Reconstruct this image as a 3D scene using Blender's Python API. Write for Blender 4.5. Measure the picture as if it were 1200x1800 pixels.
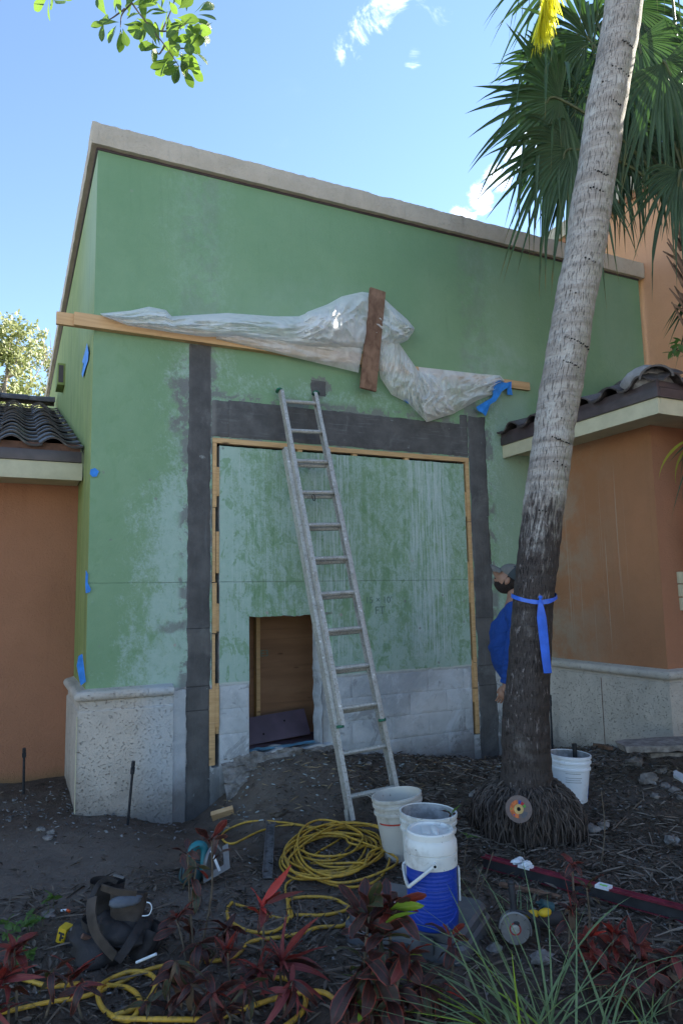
import bpy, math, random
import numpy as np
from mathutils import Vector, Matrix, noise as mn
random.seed(7); np.random.seed(7)
PI = math.pi
R = math.radians
scene = bpy.context.scene
for o in list(bpy.data.objects): bpy.data.objects.remove(o)
COL = scene.collection

# ---------------------------------------------------------------- camera
YAW, PITCH, ROLL, FPX = R(25.463), R(6.791), R(-1.113), 1224.2
FW = Vector((math.sin(YAW)*math.cos(PITCH), math.cos(YAW)*math.cos(PITCH), math.sin(PITCH)))
r0 = Vector((math.cos(YAW), -math.sin(YAW), 0)); u0 = r0.cross(FW)
RT = r0*math.cos(ROLL)+u0*math.sin(ROLL); UP = -r0*math.sin(ROLL)+u0*math.cos(ROLL)
CAM = Vector((-0.5444, -5.7, 1.6))
cd = bpy.data.cameras.new('camera'); cam = bpy.data.objects.new('camera', cd); COL.objects.link(cam)
mw = Matrix((RT, UP, -FW)).transposed().to_4x4(); mw.translation = CAM
cam.matrix_world = mw
cd.sensor_fit = 'VERTICAL'; cd.sensor_height = 36; cd.lens = 36*FPX/1800
cd.clip_start = 0.05; cd.clip_end = 3000
scene.camera = cam
scene.render.resolution_x = 682; scene.render.resolution_y = 1024

# ---------------------------------------------------------------- light
SUN_AZ, SUN_EL = R(84), R(33)      # azimuth from +Y towards +X (behind the building, to the right)
world = bpy.data.worlds.new('World'); scene.world = world; world.use_nodes = True
SKY_STRENGTH = 0.092
sun_d = bpy.data.lights.new('sun', 'SUN'); sun_d.energy = 5.0; sun_d.angle = R(0.5); sun_d.color = (1, .93, .82)
sun = bpy.data.objects.new('sun', sun_d); COL.objects.link(sun)
sdir = Vector((math.sin(SUN_AZ)*math.cos(SUN_EL), math.cos(SUN_AZ)*math.cos(SUN_EL), math.sin(SUN_EL)))
sun.rotation_euler = sdir.to_track_quat('Z', 'Y').to_euler()
sun.location = (20, 20, 30)
scene.view_settings.view_transform = 'Standard'; scene.view_settings.look = 'None'
scene.view_settings.gamma = 1; scene.view_settings.exposure = 1.97
scene.view_settings.use_curve_mapping = False
scene.render.engine = 'CYCLES'

# ---------------------------------------------------------------- node language
class S:
    def __init__(s, k, nt): s.k = k; s.nt = nt
    def _m(s, op, *a, clamp=False):
        n = s.nt.nodes.new('ShaderNodeMath'); n.operation = op; n.use_clamp = clamp
        for i, v in enumerate((s,)+a):
            if isinstance(v, S): s.nt.links.new(v.k, n.inputs[i])
            else: n.inputs[i].default_value = v
        return S(n.outputs[0], s.nt)
    def __add__(s, o): return s._m('ADD', o)
    __radd__ = __add__
    def __sub__(s, o): return s._m('SUBTRACT', o)
    def __rsub__(s, o): return (s*-1)+o
    def __mul__(s, o): return s._m('MULTIPLY', o)
    __rmul__ = __mul__
    def abs(s): return s._m('ABSOLUTE')
    def min(s, o): return s._m('MINIMUM', o)
    def max(s, o): return s._m('MAXIMUM', o)
    def pow(s, o): return s._m('POWER', o)
    def sat(s): return s._m('ADD', 0.0, clamp=True)
    def sin(s): return s._m('SINE')
    def frac(s): return s._m('FRACT')
class NT:
    def __init__(s, nt): s.nt = nt
    def new(s, t, **k):
        n = s.nt.nodes.new(t)
        for a, b in k.items(): setattr(n, a, b)
        return n
    def inp(s, sock, v):
        if isinstance(v, S): s.nt.links.new(v.k, sock)
        elif v is not None:
            if isinstance(v, tuple) and len(v) == 3 and len(sock.default_value) == 4: v = v+(1,)
            sock.default_value = v
    def pos(s): return S(s.new('ShaderNodeNewGeometry').outputs['Position'], s.nt)
    def normal(s): return S(s.new('ShaderNodeNewGeometry').outputs['Normal'], s.nt)
    def obj(s): return S(s.new('ShaderNodeTexCoord').outputs['Object'], s.nt)
    def gen(s): return S(s.new('ShaderNodeTexCoord').outputs['Generated'], s.nt)
    def uv(s): return S(s.new('ShaderNodeTexCoord').outputs['UV'], s.nt)
    def rnd(s): return S(s.new('ShaderNodeObjectInfo').outputs['Random'], s.nt)
    def island(s): return S(s.new('ShaderNodeNewGeometry').outputs['Random Per Island'], s.nt)
    def sep(s, v):
        n = s.new('ShaderNodeSeparateXYZ'); s.inp(n.inputs[0], v); return [S(n.outputs[i], s.nt) for i in range(3)]
    def comb(s, x=0., y=0., z=0.):
        n = s.new('ShaderNodeCombineXYZ')
        for i, v in enumerate((x, y, z)): s.inp(n.inputs[i], v)
        return S(n.outputs[0], s.nt)
    def noise(s, scale, detail=3, rough=.55, vec=None, dist=0.):
        n = s.new('ShaderNodeTexNoise'); s.inp(n.inputs['Vector'], vec if vec is not None else s.pos())
        n.inputs['Scale'].default_value = scale; n.inputs['Detail'].default_value = detail
        n.inputs['Roughness'].default_value = rough; n.inputs['Distortion'].default_value = dist
        return S(n.outputs['Fac'], s.nt)
    def vor(s, scale, vec=None, feature='F1', out='Distance', rand=1.):
        n = s.new('ShaderNodeTexVoronoi', feature=feature); s.inp(n.inputs['Vector'], vec if vec is not None else s.pos())
        n.inputs['Scale'].default_value = scale; n.inputs['Randomness'].default_value = rand
        return S(n.outputs[out], s.nt)
    def sm(s, v, lo, hi, a=0., b=1.):
        n = s.new('ShaderNodeMapRange', interpolation_type='SMOOTHSTEP'); s.inp(n.inputs['Value'], v)
        for i, q in zip((1, 2, 3, 4), (lo, hi, a, b)): s.inp(n.inputs[i], q)
        return S(n.outputs[0], s.nt)
    def mix(s, f, a, b, mode='MIX'):
        n = s.new('ShaderNodeMix', data_type='RGBA', blend_type=mode)
        s.inp(n.inputs[0], f); s.inp(n.inputs[6], a); s.inp(n.inputs[7], b)
        return S(n.outputs[2], s.nt)
    def band(s, v, a, b, soft=.01):
        return s.sm(v, a-soft, a+soft)*(1-s.sm(v, b-soft, b+soft))
MATS = {}
def mat(name, fn):
    m = bpy.data.materials.new(name); m.use_nodes = True; nt = m.node_tree; N = NT(nt)
    b = nt.nodes['Principled BSDF']; d = fn(N)
    N.inp(b.inputs['Base Color'], d.get('c'))
    N.inp(b.inputs['Roughness'], d.get('r', .8)); N.inp(b.inputs['Metallic'], d.get('m', 0.))
    b.inputs['Specular IOR Level'].default_value = d.get('s', .35)
    if 'coat' in d: b.inputs['Coat Weight'].default_value = d['coat']; b.inputs['Coat Roughness'].default_value = .2
    if 'bump' in d:
        n = N.new('ShaderNodeBump'); n.inputs['Strength'].default_value = d.get('bs', 1.); n.inputs['Distance'].default_value = d.get('bd', .01)
        N.inp(n.inputs['Height'], d['bump']); nt.links.new(n.outputs[0], b.inputs['Normal'])
    if 'trans' in d:     # thin leaf: light comes through
        out = nt.nodes['Material Output']; t = N.new('ShaderNodeBsdfTranslucent'); N.inp(t.inputs['Color'], d['tc'])
        mx = N.new('ShaderNodeMixShader'); mx.inputs[0].default_value = d['trans']
        nt.links.new(b.outputs[0], mx.inputs[1]); nt.links.new(t.outputs[0], mx.inputs[2]); nt.links.new(mx.outputs[0], out.inputs[0])
    MATS[name] = m
    return m
def plain(name, c, r=.6, m=0., var=.25, sc=14., bump=.0, s=.35, dirt=None, dc=(.05, .045, .04)):
    def f(N):
        n = N.noise(sc, 4, .6, N.obj()); n2 = N.noise(sc*4, 3, .6, N.obj())
        a = tuple(x*(1-var) for x in c); b_ = tuple(min(1, x*(1+var)) for x in c)
        k = N.mix(N.sm(n, .3, .7), a, b_)
        if dirt: k = N.mix(N.sm(N.noise(sc*.7, 5, .65, N.obj()), 1-dirt-.12, 1-dirt+.12)*.8, k, dc)
        d = dict(c=k, r=N.sm(n2, .2, .8, r-.08, min(1, r+.1)), m=m, s=s)
        if bump: d['bump'] = n2+n; d['bd'] = bump
        return d
    return mat(name, f)

# ---------------------------------------------------------------- world: real sky with a few wisps of cloud
def build_world():
    nt = world.node_tree; nt.nodes.clear(); N = NT(nt)
    sky = N.new('ShaderNodeTexSky', sky_type='NISHITA'); sky.sun_disc = False
    sky.sun_elevation = SUN_EL; sky.sun_rotation = SUN_AZ; sky.air_density = 1.0; sky.dust_density = .0; sky.ozone_density = 1.9
    v = S(N.new('ShaderNodeTexCoord').outputs['Generated'], nt)
    x, y, z = N.sep(v)
    zz = z.max(.05)+.15
    u = x._m('DIVIDE', zz); w = y._m('DIVIDE', zz)
    p = N.comb(u, w, 0.)
    n = N.noise(3.2, 8, .62, p, .8)
    big = N.noise(.9, 2, .5, p)
    # wisps sit in two small patches of the sky and, thinner, elsewhere
    def patch(d, r):
        q = N.new('ShaderNodeVectorMath', operation='DISTANCE'); nt.links.new(v.k, q.inputs[0]); q.inputs[1].default_value = d
        return 1-N.sm(S(q.outputs['Value'], nt), r*.2, r)
    def pd(px, py):
        d = FW+RT*(px-600)/FPX-UP*(py-900)/FPX; return tuple(d.normalized())
    def streak(a, b, r):
        m = None
        for i in range(5):
            t = i/4; q = patch(pd(a[0]+(b[0]-a[0])*t, a[1]+(b[1]-a[1])*t), r); m = q if m is None else m.max(q)
        return m
    k = streak((610, 80), (690, 0), .034).max(streak((812, 385), (940, 240), .030)*1.7).max(patch(pd(725, 108), .022)*.8).max(patch(pd(760, 10), .05)*.5)
    c = N.sm(N.noise(13, 9, .70, p, 1.6)*.8+k*.22, .54, .80)*N.sm(k, .0, 1.)*.75
    far = N.sm(n*.6+big*.4, .6, .74)*.3*(1-N.sm(z, .0, .6)*.9)
    nb = N.new('ShaderNodeMix', data_type='RGBA'); 
    colr = N.mix(c.max(far).sat(), S(sky.outputs[0], nt), (7.5, 8.2, 9.5))
    bg = N.new('ShaderNodeBackground'); bg.inputs[1].default_value = SKY_STRENGTH
    nt.nodes.remove(nb)
    nt.links.new(colr.k, bg.inputs[0]); o = N.new('ShaderNodeOutputWorld'); nt.links.new(bg.outputs[0], o.inputs[0])
build_world()

# ---------------------------------------------------------------- pixel of the photograph -> place in the world
def ray(px, py): return FW+RT*(px-600)/FPX-UP*(py-900)/FPX
def onY(px, py, Y=0.): d = ray(px, py); return CAM+d*((Y-CAM.y)/d.y)
def onX(px, py, X): d = ray(px, py); return CAM+d*((X-CAM.x)/d.x)
def onZ(px, py, Z=0.): d = ray(px, py); return CAM+d*((Z-CAM.z)/d.z)
def dep(px, py, t): return CAM+ray(px, py)*t

# ---------------------------------------------------------------- mesh helpers
class MB:
    def __init__(s): s.v = []; s.f = []; s.M = Matrix.Identity(4)
    def add(s, vs, fs):
        n = len(s.v); M = s.M
        s.v += [M @ Vector(v) for v in vs]; s.f += [tuple(i+n for i in f) for f in fs]; return s
    def box(s, x0, x1, y0, y1, z0, z1):
        return s.add([(x0, y0, z0), (x1, y0, z0), (x1, y1, z0), (x0, y1, z0), (x0, y0, z1), (x1, y0, z1), (x1, y1, z1), (x0, y1, z1)],
                     [(3, 2, 1, 0), (4, 5, 6, 7), (0, 1, 5, 4), (1, 2, 6, 5), (2, 3, 7, 6), (3, 0, 4, 7)])
    def beam(s, a, b, w, h, up=(0, 0, 1)):      # box between two points, w across, h along 'up'
        a = Vector(a); b = Vector(b); d = (b-a).normalized(); u = Vector(up); c = d.cross(u).normalized(); u = c.cross(d)
        c *= w/2; u *= h/2
        return s.add([a-c-u, a+c-u, a+c+u, a-c+u, b-c-u, b+c-u, b+c+u, b-c+u],
                     [(0, 1, 2, 3), (7, 6, 5, 4), (0, 4, 5, 1), (1, 5, 6, 2), (2, 6, 7, 3), (3, 7, 4, 0)])
    def tube(s, pts, rad, n=10, cap=True, closed=False):
        pts = [Vector(p) for p in pts]; m = len(pts)
        if not hasattr(rad, '__len__'): rad = [rad]*m
        vs = []; fs = []; prev = None
        for i, p in enumerate(pts):
            if closed: t = pts[(i+1) % m]-pts[i-1]
            else: t = pts[min(i+1, m-1)]-pts[max(i-1, 0)]
            if t.length < 1e-9: t = Vector((0, 0, 1))
            t.normalize()
            if prev is None:
                a = Vector((0, 0, 1)) if abs(t.z) < .9 else Vector((1, 0, 0))
                prev = t.cross(a).normalized()
            c = (prev-t*prev.dot(t)); c = c.normalized() if c.length > 1e-6 else t.orthogonal().normalized()
            prev = c; e = t.cross(c)
            vs += [p+(c*math.cos(2*PI*k/n)+e*math.sin(2*PI*k/n))*rad[i] for k in range(n)]
        for i in range(m-1+(1 if closed else 0)):
            j = (i+1) % m
            fs += [(i*n+k, i*n+(k+1) % n, j*n+(k+1) % n, j*n+k) for k in range(n)]
        if cap and not closed: fs += [tuple(range(n))[::-1], tuple((m-1)*n+k for k in range(n))]
        return s.add(vs, fs)
    def lathe(s, prof, n=40, c=(0, 0, 0), M=None):   # prof: (r, z)
        vs = []; fs = []
        for r_, z in prof: vs += [Vector((c[0]+r_*math.cos(2*PI*k/n), c[1]+r_*math.sin(2*PI*k/n), c[2]+z)) for k in range(n)]
        for i in range(len(prof)-1): fs += [(i*n+k, i*n+(k+1) % n, (i+1)*n+(k+1) % n, (i+1)*n+k) for k in range(n)]
        if M: vs = [M @ v for v in vs]
        return s.add(vs, fs)
    def prism(s, poly, o, ex, ey, ez, d):        # polygon in the plane (ex, ey), thickness d along ez
        o = Vector(o); ex = Vector(ex); ey = Vector(ey); ez = Vector(ez); n = len(poly)
        a = [o+ex*p[0]+ey*p[1] for p in poly]; b = [q+ez*d for q in a]
        return s.add(a+b, [tuple(range(n))[::-1], tuple(range(n, 2*n))]+[(i, (i+1) % n, n+(i+1) % n, n+i) for i in range(n)])
    def blob(s, c, rx, ry, rz, n=14, m=9, rough=.0, seed=0, M=None):
        vs = []; fs = []
        for i in range(m+1):
            th = PI*i/m
            for k in range(n):
                ph = 2*PI*k/n; d = Vector((math.sin(th)*math.cos(ph), math.sin(th)*math.sin(ph), math.cos(th)))
                q = 1+rough*(mn.noise(d*1.7+Vector((seed*3.1, seed*1.7, 0)))+.5*mn.noise(d*4+Vector((seed, 0, 0))))
                v = Vector((d.x*rx*q, d.y*ry*q, d.z*rz*q))
                if M: v = M @ v
                vs.append(Vector(c)+v)
        for i in range(m): fs += [(i*n+k, (i+1)*n+k, (i+1)*n+(k+1) % n, i*n+(k+1) % n) for k in range(n)]
        return s.add(vs, fs)
    def grid(s, fn, nu, nv):
        vs = [fn(i/(nu-1), j/(nv-1)) for j in range(nv) for i in range(nu)]
        return s.add(vs, [(j*nu+i, j*nu+i+1, (j+1)*nu+i+1, (j+1)*nu+i) for j in range(nv-1) for i in range(nu-1)])
ORG = {}
def org(o): return ORG.get(o.name, Vector((0, 0, 0))) if o else Vector((0, 0, 0))
def tag(o, label=None, cat=None, group=None, kind=None):
    if label: o['label'] = label
    if cat: o['category'] = cat
    if group: o['group'] = group
    if kind: o['kind'] = kind
    return o
def thing(name, label, cat, loc=(0, 0, 0), group=None):
    o = bpy.data.objects.new(name, None); COL.objects.link(o); o.location = loc; o.empty_display_size = .1
    ORG[o.name] = Vector(loc); return tag(o, label, cat, group)
def mesh(name, mb, m, origin=(0, 0, 0), smooth=35, bevel=0.):
    me = bpy.data.meshes.new(name); og = Vector(origin)
    me.from_pydata([tuple(v-og) for v in mb.v], [], mb.f)
    if bevel:
        import bmesh
        bm = bmesh.new(); bm.from_mesh(me); bmesh.ops.remove_doubles(bm, verts=bm.verts, dist=1e-5)
        ed = [e for e in bm.edges if e.is_manifold and e.calc_face_angle(0) > .6]
        bmesh.ops.bevel(bm, geom=ed, offset=bevel, segments=2, affect='EDGES', profile=.7, clamp_overlap=True); bm.to_mesh(me); bm.free()
    if m: me.materials.append(m)
    me.update()
    if smooth:
        me.shade_smooth(); me.set_sharp_from_angle(angle=R(smooth))
    return me
def part(name, mb, m, parent, smooth=35, bevel=0., label=None, kind=None):
    me = mesh(name, mb, m, org(parent), smooth, bevel)
    o = bpy.data.objects.new(name, me); COL.objects.link(o); o.parent = parent; ORG[o.name] = org(parent)
    return tag(o, label, None, None, kind)
def solo(name, mb, m, label, cat, loc=(0, 0, 0), group=None, kind=None, smooth=35, bevel=0.):
    me = mesh(name, mb, m, loc, smooth, bevel)
    o = bpy.data.objects.new(name, me); COL.objects.link(o); o.location = loc; ORG[o.name] = Vector(loc)
    return tag(o, label, cat, group, kind)
def inst(name, me, M, parent):
    o = bpy.data.objects.new(name, me); COL.objects.link(o); o.parent = parent
    o.matrix_local = Matrix.Translation(-org(parent)) @ M; ORG[o.name] = org(parent); return o
def catmull(P, n=8, closed=False):
    P = [Vector(p) for p in P]; out = []; m = len(P)
    for i in range(m if closed else m-1):
        a, b, c, d = (P[(i-1) % m], P[i], P[(i+1) % m], P[(i+2) % m]) if closed else (P[max(i-1, 0)], P[i], P[i+1], P[min(i+2, m-1)])
        for k in range(n):
            t = k/n; out.append(.5*((2*b)+(c-a)*t+(2*a-5*b+4*c-d)*t*t+(3*b-a-3*c+d)*t**3))
    if not closed: out.append(P[-1])
    return out
def frame(o, ex, ey, ez):
    M = Matrix((Vector(ex), Vector(ey), Vector(ez))).transposed().to_4x4(); M.translation = Vector(o); return M
def text_mesh(txt, size, M, m, name, parent, depth=.0006):
    cu = bpy.data.curves.new(name, 'FONT'); cu.body = txt; cu.size = size; cu.extrude = depth; cu.align_x = 'CENTER'; cu.align_y = 'CENTER'
    cu.resolution_u = 3
    ob = bpy.data.objects.new(name+'_tmp', cu); COL.objects.link(ob)
    bpy.context.view_layer.update()
    me = bpy.data.meshes.new_from_object(ob.evaluated_get(bpy.context.evaluated_depsgraph_get()))
    bpy.data.objects.remove(ob); me.transform(Matrix.Translation(-org(parent)) @ M); me.materials.clear(); me.materials.append(m)
    o = bpy.data.objects.new(name, me); COL.objects.link(o); o.parent = parent; ORG[o.name] = org(parent); return o
# ---------------------------------------------------------------- materials of the buildings
def m_green(N):
    p = N.pos(); x, y, z = N.sep(p)
    n1 = N.noise(1.3, 4, .6); n2 = N.noise(4.5, 5, .65); n3 = N.noise(16, 5, .7); n4 = N.noise(60, 4, .7)
    st = N.noise(1., 4, .6, N.comb(x*16, 0., z*1.1), .2); st2 = N.noise(1., 5, .7, N.comb(x*45, 0., z*1.7), .1)
    base = N.mix(N.sm(n1, .3, .7), (.172, .292, .165), (.212, .332, .200))
    base = N.mix(N.sm(z, 3.5, 5.4)*.5, base, (.135, .250, .128))
    # chalky, sanded-off paint below the lumber
    low = 1-N.sm(z, 3.5, 3.9)*.75
    dl = ((x-.86).abs()-.1).abs()                       # distance to the two mortar columns
    dr = (x-3.86).abs()
    inner = N.band(x, 1.0, 3.57, .02)*(1-N.sm(z, 2.88, 2.92))
    near = (1-N.sm(dl, .0, .42)).max((1-N.sm(dr, .0, .5))*.9).max((1-N.sm((z-3.42).abs(), .02, .26))*.7*N.band(x, .8, 4., .1))
    leftlow = N.band(x, .25, .76, .12)*N.band(z, .9, 2.5, .25)*.35
    brs = N.noise(1., 5, .75, N.comb(x*24+z*9, 0., z*12-x*7), .6)
    blot = N.noise(1., 4, .6, N.comb(x*11, 0., z*5.5), .5)
    k = near*.20+leftlow*.45+inner*.20+n2*.40+n3*.30+(n4-.5)*.35+(brs-.5)*.45+(st-.5)*.42*inner+(blot-.5)*.5*N.band(z, .9, 1.75, .1)+(1-N.sm(z, .85, 1.5))*.10+.03
    k = N.sm(k, .46, .70)*low
    chalk = N.mix(n3, (.275, .405, .350), (.44, .54, .51))
    c = N.mix(k*.78, base, chalk)
    # solid green brush marks over it
    g = N.sm(N.noise(6.5, 4, .6, N.comb(x*1.2, y, z*.7), .8), .55, .60)*low*(inner*.55+.3)*N.sm(n3, .35, .55)
    c = N.mix(g*.8, c, (.140, .265, .125))
    # pale run-down streaks on the inner panel
    run = N.band(x, 2.88, 3.32, .07)*N.sm(st2, .40, .60)*.9
    run = run.max(N.band(x, 1.88, 2.3, .09)*N.sm(st2, .46, .62)*.85).max(N.band(x, 1.1, 1.75, .2)*N.sm(st2, .5, .68)*.6).max(N.sm(st2, .62, .72)*.18)
    run = run*inner*N.sm(z, .9, 1.1)*N.sm(n2, .25, .5)
    c = N.mix(run*.85, c, (.46, .55, .55))
    pit2 = N.sm(N.vor(24), .03, .07, 1, 0)*N.sm(n2, .42, .55)*low; c = N.mix(pit2*.5, c, (.10, .14, .11))
    # a paler drift on the wall top and roundabout the right end
    dr1 = (1-N.sm(((x-4.0)*(x-4.0)+(z-3.95)*(z-3.95)*1.6), .0, .35))*N.sm(n2, .3, .7)
    dr2 = (1-N.sm(((x-2.1)*(x-2.1)*.6+(z-4.15)*(z-4.15)*3), .0, .8))*.5*N.sm(n2, .25, .7)
    dr3 = (1-N.sm(((x-5.8)*(x-5.8)*3+(z-4.7)*(z-4.7)*.6), .1, .5))*.45
    c = N.mix((dr1*.55).max(dr2*.5).max(dr3*.35).max(N.band(x, 3.9, 4.4, .1)*low*.45), c, (.30, .39, .34))
    # dirt and faint vertical rain marks
    c = N.mix(N.sm(st, .55, .8)*.22*N.sm(z, 3.8, 4.2), c, (.10, .18, .10))
    ob = 1-N.sm(z+(n2-.5)*.03+(n3-.5)*.02, .885, .897)      # bare block and render below the torn paint edge
    bare = N.mix(N.sm(n2, .3, .7), (.34, .36, .37), (.47, .48, .48))
    bare = N.mix(N.sm(n3, .60, .72)*.5, bare, (.20, .20, .20))
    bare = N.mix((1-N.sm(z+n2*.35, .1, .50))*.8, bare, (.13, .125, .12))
    c = N.mix(ob, c, bare)
    edge = N.band(z+(n2-.5)*.03+(n3-.5)*.02, .892, .902, .004)*inner
    c = N.mix(edge*.8, c, (.5, .5, .48))
    # grey skim spilled beside the left column and around the patch
    sp = N.band(x+(n2-.5)*.45+(n3-.5)*.15, .62, .78, .04)*N.band(z+(n2-.5)*.5, 2.95, 3.5, .10)*N.sm(N.noise(7, 5, .7), .42, .52)
    sp = sp.max((1-N.sm((((x-1.97)*1.1).pow(2)+(z-3.50).pow(2)+(n3-.5)*.05+(n2-.5)*.05), .006, .014))*1.2)
    sp = sp.max(N.band(x, .55, .78, .05)*N.band(z+(n2-.5)*.25, 1.33, 1.40, .02)*.8)
    c = N.mix((sp*N.sm(n3, .3, .42)).sat()*.9, c, (.165, .165, .16))
    sm_ = (N.band(x, .70, 1.02, .03)+N.band(x, 3.56, 3.90, .03)+N.band(z, 2.93, 3.36, .03)*N.band(x, .9, 3.9, .02)).sat()*low; sm_ = sm_*N.sm(N.noise(3.1, 6, .72, p, .6)+(n3-.5)*.35, .47, .54); c = N.mix(sm_*.85, c, (.17, .175, .175))
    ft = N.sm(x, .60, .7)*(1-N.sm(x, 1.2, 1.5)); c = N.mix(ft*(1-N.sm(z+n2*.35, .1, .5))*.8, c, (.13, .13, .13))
    # chips: pale flecks, dark pits, pinkish knocks
    fl = N.sm(N.vor(38, N.comb(x+n3*.05, y, z*1.4)), .02, .09); c = N.mix((1-fl)*.6*low*N.sm(n2, .45, .6), c, (.55, .6, .56))
    pit = N.sm(N.vor(11), .015, .04); c = N.mix((1-pit)*N.sm(n3, .5, .6)*.8, c, (.09, .10, .08))
    kn = N.sm(N.vor(3.2, N.comb(x, 0., z)), .03, .06); kn2 = N.sm(N.vor(4.7, N.comb(x+n3*.04, 3., z+n3*.04)), .05, .075); c = N.mix((1-kn)*low*.85*N.sm(n3, .35, .5), c, (.36, .31, .30)); c = N.mix((1-kn2)*low*.75*N.sm(n3, .42, .5), c, (.20, .20, .19))
    # the long saw cut
    cut = N.band(z+(N.noise(2.)-.5)*.01, 1.7245, 1.7285, .0012)
    c = N.mix(cut*.55*N.band(x, .55, 3.55, .02)*N.sm(n2, .3, .5), c, (.10, .12, .10))
    h = n4*.35+n3*.9+k*.35+ob*.3-cut*.6+N.noise(160, 2, .5)*.25
    return dict(c=c, r=N.sm(n3, .2, .8, .62, .86), bump=h, bd=.006, s=.3)
mat('green_wall', m_green)
def m_side(N):
    p = N.pos(); x, y, z = N.sep(p)
    st = N.noise(1., 5, .6, N.comb(x, y*9, z*.5), .2); n3 = N.noise(14, 5, .7); n2 = N.noise(3, 4, .6)
    c = N.mix(N.sm(n2, .3, .7), (.20, .26, .085), (.25, .30, .11))
    c = N.mix(N.sm(st, .45, .75)*.55, c, (.11, .14, .06))
    c = N.mix(N.sm(z, 3.6, 4.6)*.6*(1-N.sm(y, 0., 2.)), c, (.27, .38, .30))
    return dict(c=c, r=.8, bump=n3+N.noise(70)*.5, bd=.006)
mat('green_side_wall', m_side)
def m_mortar(N):
    p = N.pos(); x, y, z = N.sep(p)
    n2 = N.noise(4, 5, .65); n3 = N.noise(20, 5, .7)
    hz = N.sm(z, 2.9, 3.0)*N.band(x, .98, 3.6, .02)
    br = N.noise(1., 5, .65, N.comb(x*3, y, z*50))*hz+N.noise(1., 5, .65, N.comb(x*42, y, z*2.2))*(1-hz)
    c = N.mix(N.sm(n2, .3, .7), (.066, .065, .066), (.112, .110, .110))
    c = N.mix(N.sm(br, .54, .72)*(hz*.3+.2), c, (.20, .21, .22)); c = N.mix(N.sm(N.noise(2.2, 6, .7, p, .5), .55, .68)*.4, c, (.19, .195, .195))
    c = N.mix(N.sm(N.noise(3.3, 5, .6, p, 1.5), .66, .70)*N.sm(br, .4, .6)*.8, c, (.27, .29, .29))
    c = N.mix(N.sm(N.vor(7.5), .02, .045, 1, 0)*.75, c, (.24, .27, .26))
    c = N.mix((N.band(x, .955, 1.0, .02)*N.sm(z, 2.9, 3.0))*.5, c, (.2, .2, .19))
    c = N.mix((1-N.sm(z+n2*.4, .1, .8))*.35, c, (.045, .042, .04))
    jt = N.band(z, 1.350, 1.353, .002).max(N.band(z, .886, .891, .002)).max(N.band(z, .698, .701, .0015))
    c = N.mix(N.band(z+(n2-.5)*.2, 1.12, 1.33, .03)*.5, c, (.135, .13, .125)); c = N.mix(N.band(x, .74, .83, .02)*N.band(z, 3.0, 3.5, .2)*0, c, c)
    return dict(c=N.mix(jt*.5, c, (.03, .03, .03)), r=N.sm(n3, .2, .8, .7, .92), bump=n3*1.3+br*.35-jt, bd=.006, s=.25)
mat('grey_mortar', m_mortar)
def m_block(N):
    n1 = N.noise(2.2, 4, .6); n2 = N.noise(7, 5, .65); n3 = N.noise(32, 5, .7); x, y, z = N.sep(N.pos())
    c = N.mix(N.sm(n1, .3, .7), (.42, .45, .47), (.56, .58, .60)); c = N.mix(N.sm(N.noise(1.7, 5, .7, N.pos(), .8), .45, .65)*.55, c, (.27, .31, .36)); c = N.mix(N.sm(N.noise(2.6, 6, .7, N.pos(), 1.2), .52, .60)*.45, c, (.60, .65, .70)); c = N.mix(N.sm(n3, .55, .7)*.35, c, (.62, .64, .66)); c = N.mix(N.sm(n2, .50, .75)*.5, c, (.27, .29, .30)); c = N.mix(N.sm(N.noise(3.5, 5, .7, N.pos(), 1.), .58, .63)*.6, c, (.22, .23, .24))
    c = N.mix(N.sm(N.vor(26), .03, .10, 1, 0)*N.sm(n2, .4, .6)*.7, c, (.12, .12, .12))
    c = N.mix(N.rnd()*.08, c, (.24, .27, .27))
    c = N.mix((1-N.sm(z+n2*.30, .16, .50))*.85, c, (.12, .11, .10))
    c = N.mix((1-N.sm(z+n1*.5, .3, .75))*N.sm(x, 3.2, 3.5)*.6, c, (.14, .13, .13))
    return dict(c=c, r=.85, bump=n3+n2*1.4, bd=.005)
mat('bare_block', m_block)
def m_plinth(N):
    x, y, z = N.sep(N.pos()); n2 = N.noise(5, 4, .6); n3 = N.noise(28, 5, .75)
    kd = N.noise(1., 5, .65, N.comb(x*52+z*20, y*52, z*78-x*18), .6)
    c = N.mix(N.sm(n2, .3, .7), (.44, .40, .35), (.54, .49, .43))
    fade = N.sm(x, .30, .55)*(1-N.sm(x, 3., 4.))
    c = N.mix(fade*.8, c, (.42, .45, .47))
    pits = N.sm(kd, .565, .64)*N.sm(n3, .42, .55)*.7; c = N.mix(pits*(.85-fade*.8), c, (.13, .11, .09))
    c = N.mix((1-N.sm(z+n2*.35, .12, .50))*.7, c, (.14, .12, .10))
    c = N.mix(N.sm(N.noise(2.6, 5, .7), .58, .72)*.45, c, (.16, .14, .11))
    return dict(c=c, r=.88, bump=n3*.8-pits*1.2+kd*.5, bd=.008)
mat('textured_plinth', m_plinth)
def m_cap(N):
    n2 = N.noise(4, 4, .6); n3 = N.noise(40, 5, .75); x, y, z = N.sep(N.pos())
    c = N.mix(N.sm(n2, .3, .7), (.44, .38, .30), (.53, .46, .37)); c = N.mix(N.sm(n3, .55, .75)*.35, c, (.20, .17, .14))
    c = N.mix(N.sm(N.noise(1., 4, .6, N.comb(x*14, y*14, z*2)), .56, .75)*.3, c, (.18, .16, .13))
    return dict(c=c, r=.9, bump=n3*1.2+N.noise(11, 4)*.8, bd=.014)
mat('tan_coping', m_cap)
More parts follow.
